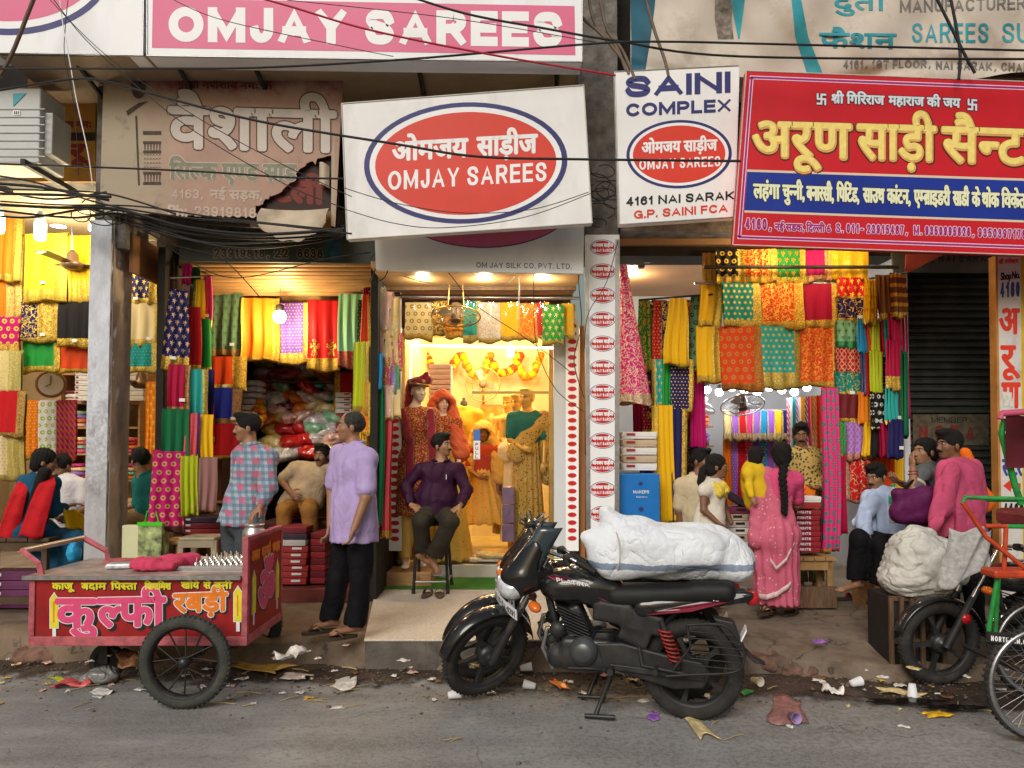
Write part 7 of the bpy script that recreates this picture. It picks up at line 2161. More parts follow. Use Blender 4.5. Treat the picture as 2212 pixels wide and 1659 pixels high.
M_cp,M_cy,M_co,M_cw = mat('paint_pink',(.68,.07,.2),rough=.5,var=.1,scale=20),mat('paint_yellow',(.68,.62,.03),rough=.5,var=.12,scale=20),mat('paint_orange',(.75,.2,.02),rough=.5,var=.1,scale=20),mat('paint_white',(.75,.72,.72),rough=.5,var=.05)
nuts = [('काजू',113,1276,163,1275),('बदाम',176,1276,232,1275),('पि{स}ता',240,1275,298,1274),('किशमिश',313,1262,372,1261),('खोये',392,1273,432,1272),('से',440,1272,456,1271),('बनी',463,1271,503,1270)]
nuts = [(w,a,1273 - (a > 380) * 2,a + (c - a) * .95,1273 - (a > 380) * 2) for w,a,b_,c,d in nuts]
def cart_words(mb,k,d,sh=(0,0)):
 write(mb,pc_,'कु',122,1354,206,1354,58,d,bold=3.1 + k,shift=sh,n=12); write(mb,pc_,'{ल}फी',212,1353,356,1350,58,d + .0015,bold=3.1 + k,shift=sh,n=12)
cw_('letter_shadow',M_ink,lambda mb: (cart_words(mb,3.5,.001,(6,5)),write(mb,pc_,'रबड़ी',376,1322,490,1318,37,.001,bold=5,shift=(4,4)),[write(mb,pc_,w,a,b_,c,d,13,.001,bold=1.4,shift=(2,2)) for w,a,b_,c,d in nuts]))
cw_('letter_outline',M_cw,lambda mb: (cart_words(mb,2.4,.005),write(mb,pc_,'रबड़ी',376,1322,490,1318,37,.005,bold=4.6)))
cw_('lettering',M_cp,lambda mb: cart_words(mb,.6,.009))
cw_('lettering',M_co,lambda mb: write(mb,pc_,'रबड़ी',376,1322,490,1318,37,.009,bold=2.6))
cw_('lettering',M_cy,lambda mb: [write(mb,pc_,w,a,b_,c,d,13,.012,bold=1.1) for w,a,b_,c,d in nuts])
def lolly(mb,pl,px,py,s,d,part_,sx=1.0):
 if part_ == 0: f = [(-13,46),(-13,-36),(0,-56),(13,-36),(13,46)]
 elif part_ == 1: f = [(-11,44),(-11,-35),(0,-52),(11,-35),(11,44)]
 elif part_ == 2: f = [(-5,46),(-5,72),(5,72),(5,46)]
 else: f = [(-4,38),(-4,-34),(1,-40),(1,38)]
 poly(mb,pl,[(px + x * s * sx,py + y * s) for x,y in f],d)
for px,py in ((117,1322),(578,1312)):
 q = px if px < 300 else 514
 yy = py if px < 300 else 1308
 cw_('lolly_outline',M_ink,lambda mb: (lolly(mb,pc_,q + 3,yy + 2,.78,.001,0),lolly(mb,pc_,q + 3,yy + 2,.78,.0014,2)))
 cw_('lolly_rim',M_cw,lambda mb: (lolly(mb,pc_,q,yy,.78,.004,0),lolly(mb,pc_,q,yy,.78,.0044,2)))
 cw_('lolly',M_cy,lambda mb: lolly(mb,pc_,q,yy,.78,.007,1)); cw_('lolly_shine',M_co,lambda mb: lolly(mb,pc_,q,yy,.6,.009,3))
class Side(Plane):
 def __call__(s,u,v,d=0.0): return Vector((x1 - .0055 + d,y0 + .04 + (y1 - y0 - .08) * u / 100,1.05 - (1.05 - zb) * v / 100))
se = Side(0)
def eput(n,m,fn):
 mb = MB(); fn(mb); mb.build(n,m,ep,fix=False)
for k,(sh,bo,m,d) in enumerate((((2,2),7.5,M_ink,.001),((0,0),7,M_cw,.004),((0,0),5,M_cp,.008))):
 eput(['letter_shadow','letter_outline','lettering'][k],m,lambda mb: write(mb,se,'ॐ',28,82,76,82,40,d,bold=bo * .62,shift=sh,n=10))
eput('lettering',M_co,lambda mb: (write(mb,se,'अजय',6,23,30,23,10,.003,bold=1),write(mb,se,'कु{ल}फी',36,23,64,23,10,.003,bold=1),write(mb,se,'भ{ण}डार',70,23,95,23,10,.003,bold=1)))
for u in (14,88):
 eput('lolly_rim',M_cw,lambda mb: (lolly(mb,se,u,58,.46,.002,0),lolly(mb,se,u,58,.46,.0026,2))); eput('lolly',M_cy,lambda mb: lolly(mb,se,u,58,.46,.005,1))
for Yw in (4.98,6.07):
 c = (-2.12,Yw,.30)
 off = Vector(ct.location)
 wm = mat('cart_rubber',(.045,.048,.042),rough=.85,var=.2,scale=14,bump=.6,bscale=80,dirt=(.13,.115,.09),dirt_amt=.5,dirt_scale=7)
 ty = wheel_parts(ct,Vector(c) - off,(0,1,0),12,w=.04,drum=.035,rim_m=M_iron,wire=.006)
 ty.data.materials[0] = wm
mb = MB(); mb.tube([(-2.12,4.98,.3),(-2.12,6.07,.3)],.02,8); mb.build('axle',M_iron,ct)
for y in (5.2,5.93):
 mb = MB(); mb.box2((-2.15,y,.28),(-2.09,y + .03,zb - .05)); mb.build('axle_bracket',M_iron,ct)
mb = MB(); mb.torus((-2.95,5.6,.13),(0,1,0),.1,.032,28,8); mb.lathe([(.001,-.02),(.08,-.02),(.08,.02),(.001,.02)],(-2.95,5.6,.13),(0,1,0),16); mb.box2((-2.98,5.54,.13),(-2.92,5.66,zb - .05)); mb.build('castor_wheel',M_iron,ct)
A,B_ = P(48,1190,5.35),P(180,1162,5.95)
mb = MB(); mb.tube([A,B_],.02,10); mb.build('handle_bar',mat('worn_pipe',(.5,.42,.36),rough=.35,metal=.6,var=.2),ct)
for q,e in ((A,Vector((x0 + .05,y0 + .06,zt))),(B_,Vector((x0 + .15,y1 - .06,zt)))):
 mb = MB(); m_ = Vector((e.x - .02,e.y,e.z + .09)); mb.tube([q,m_,e],.024,4,smooth=False); mb.build('handle_arm',M_cf,ct)
zc = zt + .021
b = Body(); b.ell(tuple(P(160,1195,5.9)),(.05,.045,.07),k=.02); q = P(160,1168,5.92); b.cone(tuple(q),tuple(P(160,1190,5.9)),.02,.045,k=.02)
o = sdf_obj(b,'plastic_bag',mat('blue_poly',(.02,.33,.62),rough=.35,var=.1),None,.008,folds(.004,60,4)); tag(o,'thin bright blue plastic bag tied to the cart handle','plastic bag')
t = thing('steel_tray','steel tray with rows of kulfi moulds and sticks on the cart','tray',(-2.05,5.6,zc))
mb = MB(); mb.box2((-2.5,5.4,zc),(-1.85,5.88,zc + .015)); mb.box2((-2.5,5.4,zc),(-1.85,5.412,zc + .03)); mb.box2((-2.5,5.868,zc),(-1.85,5.88,zc + .03)); mb.build('tray',M_steel,t)
for i in range(10):
 for k in range(5):
  x,y = -2.26 + i * .042,5.47 + k * .085
  mb = MB(); mb.lathe([(.017,0),(.017,.03),(.012,.032),(.001,.02)],(x,y,zc + .016),n=10); mo = mb.build('mould',M_chr,t)
  if (i * 3 + k) % 4 < 3:
   mb = MB(); mb.tube([(x,y,zc + .03),(x + rng.normal() * .006,y,zc + .08)],.0045,5); mb.build('stick',mat('pale_stick',(.6,.5,.33),rough=.7),mo)
b = Body(); b.box((-2.52,5.42,zc + .035),(.16,.1,.025),rnd=.02); b.box((-2.58,5.4,zc + .065),(.09,.08,.018),rnd=.015,k=.02); b.cone((-2.45,5.5,zc + .04),(-2.33,5.62,zc + .05),.06,.04,k=.04)
o = sdf_obj(b,'cloth',mat('pink_cloth',(.55,.05,.12),rough=.8,var=.1),None,.01,folds(.008,40,3,(.6,1,1))); tag(o,'crumpled bright pink cloth lying on the red cart','cloth')
mb = MB(); mb.box((-2.82,5.5,zc + .02),(.17,.12,.035),Matrix.Rotation(.2,3,'Z')); solo(mb,'packet',mat('clear_packet',(.55,.6,.65),rough=.2,var=.4,scale=30,coat=.6),'clear plastic packet of spoons lying on the left of the cart','packet',bevel=.012)
mb = MB(); mb.box((-2.78,5.75,zc + .012),(.5,.2,.02),Matrix.Rotation(-.05,3,'Z')); solo(mb,'lid',M_cf,'flat reddish wooden lid lying on the cart top','lid',bevel=.004)
t = thing('milk_can','shiny aluminium milk can standing on the end of the cart','milk can',tuple(Vector((-1.92,5.6,zc + .02))))
c = P(549,1188,5.86); mb = MB(); mb.lathe([(.001,-.05),(.085,-.05),(.09,-.03),(.09,.12),(.085,.15),(.07,.165),(.07,.185),(.078,.19),(.078,.2),(.001,.2)],c,n=28); mb.build('can',mat('aluminium',(.62,.6,.57),rough=.3,metal=.9,var=.1,scale=20),t)
# == cycle rickshaw, sack, crate at the right
RG,RR = mat('rickshaw_green',(.02,.25,.05),rough=.4,var=.25,scale=9,dirt=(.05,.03,.02),dirt_amt=.7,dirt_scale=12),mat('rickshaw_red',(.5,.06,.02),rough=.4,var=.2,scale=9,dirt=(.1,.04,.03),dirt_amt=.5,dirt_scale=12)
t = thing('cycle_rickshaw','green and red tube framed cycle rickshaw cut off by the right edge','rickshaw',(3.5,4.6,0))
def tb(n,m,pts,r=.0135):
 mb = MB(); mb.tube([Vector(p) for p in pts],r,10); mb.build(n,m,t)
e = lambda x,y,Y: P(x,y,Y)
off = Vector(t.location)
for Yw in (4.42,5.15):
 c = P(2252,1470,4.42); c.y = Yw; c.x += .5 * (Yw > 5)
 wheel_parts(t,Vector((c.x,Yw,.335)) - off,(0,1,0),36,Ro=.335,w=.02,drum=.03,rim_m=M_steel,wire=.0016)
tb('arm_tube',RG,[e(2078,1088,4.6),e(2086,1074,4.6),e(2230,1079,4.55),e(2420,1080,4.5)])
tb('arm_tube',RG,[e(2130,1080,5.2),e(2420,1082,5.1)])
tb('side_tube',RR,[e(2078,1084,4.6),e(2130,1160,4.58),e(2230,1240,4.55)])
tb('side_tube',RR,[e(2128,1136,4.6),e(2175,1137,4.6)]); tb('side_tube',RG,[e(2175,1137,4.6),e(2330,1139,4.55)])
tb('post',RR,[e(2173,1140,4.6),e(2169,1232,4.6)])
tb('post',RG,[e(2156,1240,4.6),e(2137,1350,4.6),e(2135,1385,4.6)])
tb('post',RG,[e(2158,1240,5.1),e(2150,1370,5.1)])
mb = MB(); a = e(2138,1240,4.6); mb.box2((a.x,4.55,a.z - .02),(a.x + .7,4.7,a.z + .03)); mb.build('footboard',RR,t,bevel=.015)
mb = MB(); mb.box2((a.x + .35,4.6,a.z + .25),(a.x + .9,5.1,a.z + .36)); mb.build('seat',mat('rickshaw_seat',(.2,.02,.03),rough=.5,var=.2),t,bevel=.03)
tb('hood_tube',RG,[e(2170,905,4.75),e(2163,935,4.75),e(2190,1040,4.75),e(2206,1090,4.75)],.02)
mb = MB(); mb.grid(lambda u,v: e(2172 + 190 * u,893 + 118 * v + 10 * math.sin(3 * u) * (1 - v),4.7 + .5 * (1 - abs(2 * v - 1)) * u),14,10); mb.build('hood',mat('hood_maroon',(.09,.01,.016),rough=.5,var=.2),t,fix=False)
mb = MB(); mb.tube([e(2160,905,4.7),e(2164,893,4.7),e(2300,884,4.7)],.02,8); mb.build('hood_edge',mat('hood_pink',(.5,.08,.16),rough=.5),t)
pn = Plane(4.4); mb = MB(); slab(mb,pn,[(2136,1366),(2330,1384),(2330,1412),(2137,1386)],0,.03); bd = mb.build('rear_board',M_matt,t)
mb = MB(); write_latin(mb,pn,'NORTH D.M.C. CITY S',2141,1384,2262,1398,11,t=.2,d=.003,gap=.2); mb.build('lettering',M_let,bd,fix=False)
tb('axle_tube',M_iron,[P(2252,1470,4.42),P(2252,1470,4.42) + Vector((0,.75,0))],.016)
tb('chassis_tube',M_iron,[e(2137,1385,4.6),e(2300,1400,4.6)],.018)
b = Body(); Z = lambda x,y,d=0: V3(P(x,y,5.72 + d))
b.ell(Z(1985,1222),(.25,.22,.25),k=.05); b.ell(Z(1975,1190),(.17,.18,.15),k=.05); b.ell(Z(2010,1255),(.2,.2,.13),k=.05); b.ell(Z(1950,1250),(.16,.2,.13),k=.05); b.cone(Z(1990,1160),Z(2005,1150),.1,.04,k=.05); b.ell(Z(2040,1205),(.12,.16,.14),k=.05)
o = sdf_obj(b,'sack',mat('grey_white_sack',(.55,.54,.5),rough=.6,var=.15,scale=9,bump=.5,bscale=60,wrinkle=.85,dirt=(.22,.2,.17),dirt_amt=.7,dirt_scale=8),None,.012,folds(.007,38,21),1)
tag(o,'round dirty white sack on the dark crate at the right','sack')
t = thing('crate','dark slatted crate under the round white sack','crate',tuple(at_z(1965,1400,.06)))
a,bq = P(1925,1400,5.62),P(2035,1290,5.62)
for k in range(6):
 x = a.x + (bq.x - a.x) * k / 5; mb = MB(); mb.box2((x - .014,5.6,.02),(x + .014,5.625,bq.z)); mb.build('slat',M_darkwood,t)
for z in (.06,.25,bq.z - .03):
 mb = MB(); mb.box2((a.x,5.627,z),(bq.x,5.645,z + .035)); mb.build('rail',M_darkwood,t)
mb = MB(); mb.box2((a.x,5.65,.03),(bq.x,5.98,bq.z)); mb.build('box',M_iron,t)
mb = MB()
def rag(u,v):
 q = P(2050 + 88 * u - 26 * v * (1 - u),1140 + 70 * v + 60 * v * (1 - u) + 8 * math.sin(9 * u),5.2)
 return (q.x,q.y - .12 * math.sin(math.pi * u) - .02 * math.sin(14 * u + 6 * v),q.z)
mb.grid(rag,22,18); o = solo(mb,'rag',mat('net_rag',(.42,.42,.42),rough=.7,var=.25,scale=30,bump=.8,bscale=40),'frayed grey net rag tied over the right motorcycle headlamp','rag')
o.modifiers.new('thick','SOLIDIFY').thickness = .006
# == people
def cl(n,c,**k):
 o = dict(rough=.8,var=.1,scale=10,bump=.15,bscale=60,spec=.15,wrinkle=.3); o.update(k); return mat(n,c,**o)
M_hair = M_HAIR()
M_grey = mat('hair_grey',(.035,.032,.031),rough=.7,var=.6,scale=60,bump=.6,bscale=200,spec=.25)
M_trb,M_khaki = cl('trouser_black',(.006,.006,.008)),cl('trouser_khaki',(.2,.12,.05))
M_sole,M_strap = mat('sandal_sole',(.045,.03,.02),rough=.8),mat('sandal_strap',(.06,.035,.02),rough=.6)
def check(name,cols,sc):
 m = bpy.data.materials.new(name); m.use_nodes = True; g = NG(m.node_tree); b = g.N['Principled BSDF']; tc = g.N.new('ShaderNodeTexCoord'); s = g.N.new('ShaderNodeSeparateXYZ'); g.L.new(tc.outputs['Object'],s.inputs[0])
 f = lambda v,k: g.m('GREATER_THAN',g.m('FRACT',g.m('MULTIPLY',v,k)),.5)
 x = g.m('ADD',s.outputs[0],g.m('MULTIPLY',s.outputs[1],.6)); a,c = f(x,sc),f(s.outputs[2],sc)
 col = g.mix(g.m('MULTIPLY',a,.6),cols[0],cols[1]); col = g.mix(g.m('MULTIPLY',c,.55),col,cols[2]); col = g.mix(g.m('MULTIPLY',g.m('MULTIPLY',f(x,sc / 2),f(s.outputs[2],sc / 2)),.75),col,cols[3])
 g.L.new(col,b.inputs['Base Color']); b.inputs['Roughness'].default_value = .85
 return m
def leopard(name,base,spot,sc=34,thr=.35):
 m = bpy.data.materials.new(name); m.use_nodes = True; g = NG(m.node_tree); b = g.N['Principled BSDF']; tc = g.N.new('ShaderNodeTexCoord')
 d = g.voro(tc.outputs['Object'],sc); n = g.noise(tc.outputs['Object'],sc * .8,2)
 k = g.step(g.m('ADD',d,g.m('MULTIPLY',n,.25)),thr + .12,thr + .2)
 g.L.new(g.mix(k,spot,base),b.inputs['Base Color']); b.inputs['Roughness'].default_value = .75
 return m
def face_std(f,tash=True,**k): f.face(tash=M_hair if tash else None,**k)
f = Figure('person','balding man in a lilac shirt and black trousers standing on the kerb',5.9,{'head': (757,922),'neck': (765,966),'chest': (762,1016),'pelvis': (764,1128),
 'sa': (797,990,-.13),'ea': (790,1076,-.2),'wa': (765,1142,-.26),'ha': (754,1176,-.26),'sb': (733,982,.14),'eb': (717,1062,.16),'wb': (713,1136,.05),'hb': (707,1164,.0),
 'pa': (778,1140,-.07),'ka': (779,1247,-.08),'na': (768,1347,-.06),'ta': (716,1370,-.16),'pb': (747,1140,.08),'kb': (731,1247,.08),'nb': (714,1337,.1),'tb': (676,1357,.02)},look=-78)
f.body(curl={'a': .6,'b': .6},pn={'a': (-1,0,0),'b': (-1,0,0)}); face_std(f,False,hair_m=M_grey); f.hair('bald',M_grey)
m = cl('shirt_lilac',(.4,.31,.56)); s = f.shirt(m,'short',hem=.36,collar=m,belly=1.05,fold=.008)
f.trousers(M_trb,hemr=.07,fold=.009,thigh=.085); f.sandal('a',M_sole,M_strap); f.sandal('b',M_sole,M_strap)
f = Figure('person','young man in a pink and blue plaid shirt resting a hand on the milk can',6.3,{'head': (533,924),'neck': (541,967),'chest': (551,1012),'pelvis': (519,1128),
 'sa': (580,990,-.12),'ea': (578,1054,-.2),'wa': (562,1096,-.32),'ha': (546,1112,-.36),'sb': (520,984,.13),'eb': (508,1052,.16),'wb': (497,1124,.1),'hb': (492,1152,.05),
 'pa': (531,1140,-.07),'ka': (529,1245,-.08),'na': (532,1340,-.02),'ta': (500,1352,-.1),'pb': (503,1140,.08),'kb': (505,1245,.05),'nb': (505,1335,.1),'tb': (480,1346,.04)},look=-72,pitch=-4)
f.body(curl={'a': .5},pn={'a': (0,0,-1)}); face_std(f); f.hair('short')
m = check('plaid',[(.15,.25,.33),(.42,.43,.48),(.07,.13,.2),(.45,.09,.17)],19); f.shirt(m,'long',hem=.02,collar=m,cuff=.72,fold=.013,belly=.92,wide=.95)
f.trousers(cl('trouser_slate',(.05,.06,.07)),thigh=.075); f.sandal('a',M_sole,M_strap); f.sandal('b',M_sole,M_strap)
f = Figure('person','man in a beige shirt leaning back inside the dim shop',8.2,{'head': (695,985),'neck': (690,1012),'chest': (676,1038),'pelvis': (648,1092),
 'sa': (724,1014,.05),'ea': (752,1004,.2),'wa': (740,990,.25),'sb': (638,1012,-.02),'eb': (606,1036,-.05),'wb': (628,1064,-.22),'hb': (640,1072,-.28),
 'pa': (668,1096,-.05),'ka': (668,1104,-.5),'na': (672,1190,-.5),'ta': (672,1200,-.65),'pb': (632,1096,-.05),'kb': (614,1104,-.5),'nb': (612,1190,-.5),'tb': (610,1200,-.65)},look=-12,pitch=2,skin_m=skin('dark'))
f.body(pn={'b': (0,1,0)}); f.face(tash=M_hair); f.hair('short',seed=4); m = cl('shirt_beige',(.36,.27,.17)); f.shirt(m,'short',collar=m,hem=.05,fold=.009); f.trousers(cl('trouser_mustard',(.24,.11,.025)))
t = thing('seat_block','dark low cloth covered seat under the man in beige','seat',tuple(P(650,1170,8.2))); a = P(650,1112,8.2); mb = MB(); mb.box2((a.x - .4,8.05,.43),(a.x + .35,8.6,a.z - .06)); mb.build('cushion',cl('cushion_dark',(.07,.03,.03)),t,bevel=.03)
f = Figure('person','barefoot man in a dark purple shirt seated on the high stool',7.8,{'head': (955,962),'neck': (953,1000),'chest': (948,1034),'pelvis': (942,1106),
 'sa': (989,1014,0),'ea': (1008,1058,-.05),'wa': (993,1094,-.3),'ha': (975,1106,-.34),'sb': (909,1014,0),'eb': (876,1050,.0),'wb': (888,1090,-.14),'hb': (900,1098,-.2),
 'pa': (962,1112,-.06),'ka': (972,1126,-.42),'na': (936,1208,-.30),'ta': (948,1238,-.36),'pb': (926,1112,-.06),'kb': (910,1126,-.42),'nb': (914,1196,-.28),'tb': (936,1228,-.24)},look=62,pitch=2,roll=3)
f.body(curl={'a': .5},pn={'a': (0,.3,-1),'b': (0,.3,-1)},chub=1.08); face_std(f); f.hair('short',seed=6)
m = cl('shirt_purple',(.03,.006,.026),rough=.6); f.front = V3((0,-1,0)); f.shirt(m,'long',collar=m,hem=.12,belly=1.3,wide=1.04,neck_r=.068,fold=.009,loose=1.0,g=.004); f.trousers(cl('trouser_olive',(.035,.03,.022)),cut=.86,hemr=.072,fold=.009)
mb = MB(); mb.torus(tuple(f.j['wa'] + (f.j['ea'] - f.j['wa']) * .08),tuple(f.j['ea'] - f.j['wa']),.031,.007,18,6,1.6); mb.build('wristwatch',M_brass,f.root)
mb = MB(); p = Vector(f.j['chest']) + Vector((.09,-.165,.0)); mb.tube([p,p + Vector((0,0,.05))],.004,6); mb.build('pen',M_let,f.root)
t = thing('bar_stool','tall dark metal stool under the man in the purple shirt','stool',tuple(at_z(940,1270,.23)))
zs = P(942,1133,7.8).z; lg = [(P(893,1278,7.62),0),(P(967,1278,7.62),0),(P(976,1262,8.02),1),(P(904,1262,8.02),1)]
tops = [Vector((P(902,1133,7.68).x,7.68,zs)),Vector((P(962,1133,7.68).x,7.68,zs)),Vector((P(966,1133,7.98).x,7.98,zs)),Vector((P(908,1133,7.98).x,7.98,zs))]
for (q,k),tp_ in zip(lg,tops):
 q.z = .23; mb = MB(); mb.tube([q,tp_],.016,8); mb.build('leg',M_iron,t); mb = MB(); mb.lathe([(.02,0),(.02,.04),(.001,.04)],q,n=10); mb.build('foot_cap',M_rub,t)
mb = MB(); mb.box2((tops[0].x - .03,7.65,zs),(tops[2].x + .03,8.0,zs + .035)); mb.build('seat',M_matt,t,bevel=.012)
for i,j_ in ((0,1),(1,2),(2,3),(3,0)):
 mb = MB(); mb.tube([lg[i][0].lerp(tops[i],.17),lg[j_][0].lerp(tops[j_],.17)],.011,6); mb.build('rung',M_steel,t)
def slipper(label,px,py,z,rz,m,m2,group=None,ln=.26):
 c = at_z(px,py,z); t = thing('slipper',label,'slipper',tuple(c),group); M_ = Matrix.Rotation(rz,3,'Z')
 o = []
 for k in range(24):
  a = 2 * math.pi * k / 24; o.append((math.cos(a) * ln / 2,(.045 + .01 * math.cos(a)) * math.sin(a)))
 mb = MB(); mb.prism(o,lambda x,y,q: c + M_ @ Vector((x,y,q)),.022); mb.build('sole',m,t,bevel=.004)
 mb = MB(); mb.grid(lambda u,v: c + M_ @ Vector((.03 + .07 * v,(.05 - .004 * v) * math.cos(math.pi * u),.018 + .055 * math.sin(math.pi * u) * (1 - .2 * v))),12,4); so = mb.build('strap',m2,t); so.modifiers.new('thick','SOLIDIFY').thickness = .006
M_sl = mat('slipper_brown',(.12,.075,.05),rough=.7,var=.15)
slipper('left of the pair of brown slip on sandals under the high stool',921,1288,.23,R(80),M_sl,M_sl); slipper('right of the pair of brown slip on sandals under the high stool',950,1288,.23,R(97),M_sl,M_sl)
slipper('dark shoe near the groom mannequin stand',830,1248,.23,R(10),mat('shoe_dark',(.04,.03,.028),rough=.5),M_sole)
for i,(px,py,rz) in enumerate(((1828,1296,.3),(1862,1292,1.9),(1880,1296,2.2),(1846,1288,.9))): slipper('worn flip flop lying before the seated man in light blue',px,py,.21,rz,M_sole,[mat('strap_red',(.3,.05,.05),rough=.6),M_brass,M_brass,M_strap][i],'flip flops by the seated man')
M_sari = leopard('sari_pink',(.52,.1,.17),(.72,.34,.33),26,.16)
f = Figure('person','woman in a pink sari with a long black braid, seen from behind',6.7,{'head': (1687,984),'neck': (1688,1022),'chest': (1684,1052),'pelvis': (1672,1150),
 'sa': (1720,1036,.02),'ea': (1722,1090,.1),'wa': (1716,1096,.25),'ha': (1724,1092,.3),'sb': (1650,1032,.0),'eb': (1630,1076,.02),'wb': (1640,1070,.22),'hb': (1650,1062,.25),
 'pa': (1688,1150),'na': (1700,1302,.03),'ta': (1712,1315,.12),'ka': (1692,1230,0),'pb': (1655,1150),'kb': (1656,1230),'nb': (1668,1302,.02),'tb': (1650,1316,-.08)},look=172,head_s=.95)
f.body(limb_s=.92); f.hair('long',seed=9); f.shirt(cl('blouse_pink',(.6,.07,.18)),'short',g=.008,neck_r=.085,fold=.004)
b = Body(); j = f.j
hem = V3(P(1680,1304,6.7)); b.cone(j['pelvis'] + V3((0,0,.12)),j['pelvis'],.155,.2,k=.05,flat=((0,1,0),1.35)); b.cone(j['pelvis'],hem,.205,.185,k=.06,flat=((0,1,0),1.25)); b.ell(j['pelvis'] + V3((0,-.04,-.03)),(.19,.14,.15),k=.06); b.half(hem,(0,0,-1),k=.005)
sk = sdf_obj(b,'sari_skirt',M_sari,f.root,.012,lambda X,Y_,Z_: .009 * np.sin(34 * np.arctan2(Y_ - 6.7,X - hem[0]) * .42 + 3 * Z_) + .005 * np.sin(28 * Z_ + 14 * X))
b = Body(); b.cone(j['sb'] + V3((.03,-.03,.02)),j['pelvis'] + V3((.08,-.1,.1)),.075,.085,k=.05,flat=((0,1,0),1.9)); b.cone(j['sb'] + V3((-.02,-.02,0)),j['pelvis'] + V3((-.17,-.08,-.05)),.08,.09,k=.05,flat=((0,1,0),1.5)); b.cone(j['chest'] + V3((0,-.06,-.05)),j['pelvis'] + V3((-.03,-.09,-.02)),.1,.11,k=.05,flat=((0,1,0),2.2))
sdf_obj(b,'sari_drape',M_sari,f.root,.012,lambda X,Y_,Z_: .010 * np.abs(np.sin(20 * (X - hem[0]) + 26 * Z_)) - .005)
def ribbon3(n,m,pts,w,root):
 mb = MB(); q = [Vector(p) for p in pts]
 def fn(u,v):
  k = u * (len(q) - 1); i = min(int(k),len(q) - 2); p = q[i].lerp(q[i + 1],k - i); return p + Vector((0,0,(v - .5) * w))
 mb.grid(fn,40,2); o = mb.build(n,m,root); o.modifiers.new('thick','SOLIDIFY').thickness = .008
pale = mat('sari_border',(.66,.45,.46),rough=.7,var=.2,scale=40)
ribbon3('sari_border',pale,[P(x,y,6.7 - d) for x,y,d in ((1636,1288,.06),(1655,1290,.17),(1680,1283,.2),(1705,1266,.17),(1724,1244,.06))],.045,f.root)
ribbon3('sari_border',pale,[P(x,y,6.7 - d) for x,y,d in ((1664,1208,.215),(1678,1228,.22),(1700,1208,.2),(1718,1170,.13))],.03,f.root)
mb = MB(); pts = [j['head'] + V3((0,-.08,-.06))] + [V3(P(x,y,6.52)) for x,y in ((1690,1030),(1693,1060),(1695,1085),(1694,1108))]
for i in range(22):
 u = i / 21 * 4; k = min(int(u),3); p = pts[k] * (1 - (u - k)) + pts[k + 1] * (u - k); mb.ball(tuple(p + V3((.012 * (1 if i % 2 else -1),0,0))),(.032 - .0007 * i,.026,.03),10,6)
mb.build('braid',M_hair,f.root); f.sandal('b',M_sole,M_strap); f.sandal('a',M_sole,M_strap)
c = Figure('person','toddler in a yellow top carried by the woman in pink',6.72,{'head': (1634,987),'neck': (1632,1012),'chest': (1628,1032),'pelvis': (1634,1078),'sa': (1642,1022,.08),'sb': (1616,1022,-.08),'eb': (1618,1050,-.12),'wb': (1624,1074,-.16),'hb': (1632,1086,-.18),'ea': (1652,1040,.1),'wa': (1656,1060,.1)},look=150,head_s=.74)
c.body(legs=False,limb_s=.55,vox=.006); c.hair('long',seed=3); c.shirt(cl('top_yellow',(.65,.42,.02)),'long',g=.0,fold=.003,vox=.007,loose=.62,neck_r=.035)
f = Figure('person','man in a leopard print shirt holding an orange packet in the right shop',7.7,{'head': (1730,940),'neck': (1734,975),'chest': (1742,1006),'pelvis': (1744,1090),
 'sa': (1776,988,.03),'ea': (1790,1034,-.05),'wa': (1766,1054,-.3),'ha': (1750,1056,-.36),'sb': (1710,984,.0),'eb': (1702,1036,0),'wb': (1712,1060,-.25),'hb': (1722,1062,-.3),
 'pa': (1760,1100),'ka': (1762,1180),'na': (1764,1255),'ta': (1764,1265,-.12),'pb': (1728,1100),'kb': (1728,1180),'nb': (1728,1255),'tb': (1728,1265,-.12)},look=-18,pitch=-10,skin_m=skin('dark'))
f.body(pn={'a': (0,0,1),'b': (0,0,1)}); face_std(f); f.hair('short',seed=12); m = leopard('leopard_shirt',(.4,.28,.07),(.045,.03,.012)); f.shirt(m,'long',collar=m,hem=.1,belly=1.08); f.trousers(cl('trouser_green',(.1,.1,.045)))
mb = MB(); p = P(1742,1060,7.36); mb.box(p,(.17,.05,.1),Matrix.Rotation(.15,3,'Y')); solo(mb,'cloth_packet',mat('orange_packet',(.75,.17,.01),rough=.3,coat=.6,var=.15),'bright orange packet in the hands of the leopard shirted man','packet',bevel=.018)
f = Figure('person','girl with a ponytail in a white and yellow sleeveless top',6.75,{'head': (1550,1008),'neck': (1541,1044),'chest': (1538,1072),'pelvis': (1530,1140),'sa': (1520,1060,-.1),'ea': (1520,1102,-.13),'wa': (1552,1130,-.16),'ha': (1570,1138,-.16),'sb': (1558,1058,.1),'eb': (1566,1098,.14),'wb': (1580,1130,.1),
 'pa': (1524,1146,-.05),'ka': (1524,1220,-.05),'na': (1524,1300,0),'ta': (1544,1314,-.02),'pb': (1538,1146,.05),'kb': (1540,1220,.05),'nb': (1540,1300,.05),'tb': (1560,1312,.03)},look=78,head_s=.88,skin_m=skin('dark'))
f.body(limb_s=.72,pn={'a': (0,0,-1)}); f.face(); f.hair('long',seed=8); f.shirt(cl('top_white',(.6,.56,.48)),'none',g=.0,neck_r=.055,fold=.004,hem=.1,wide=.85); f.trousers(cl('skirt_grey',(.4,.38,.34)),thigh=.06,g=.004)
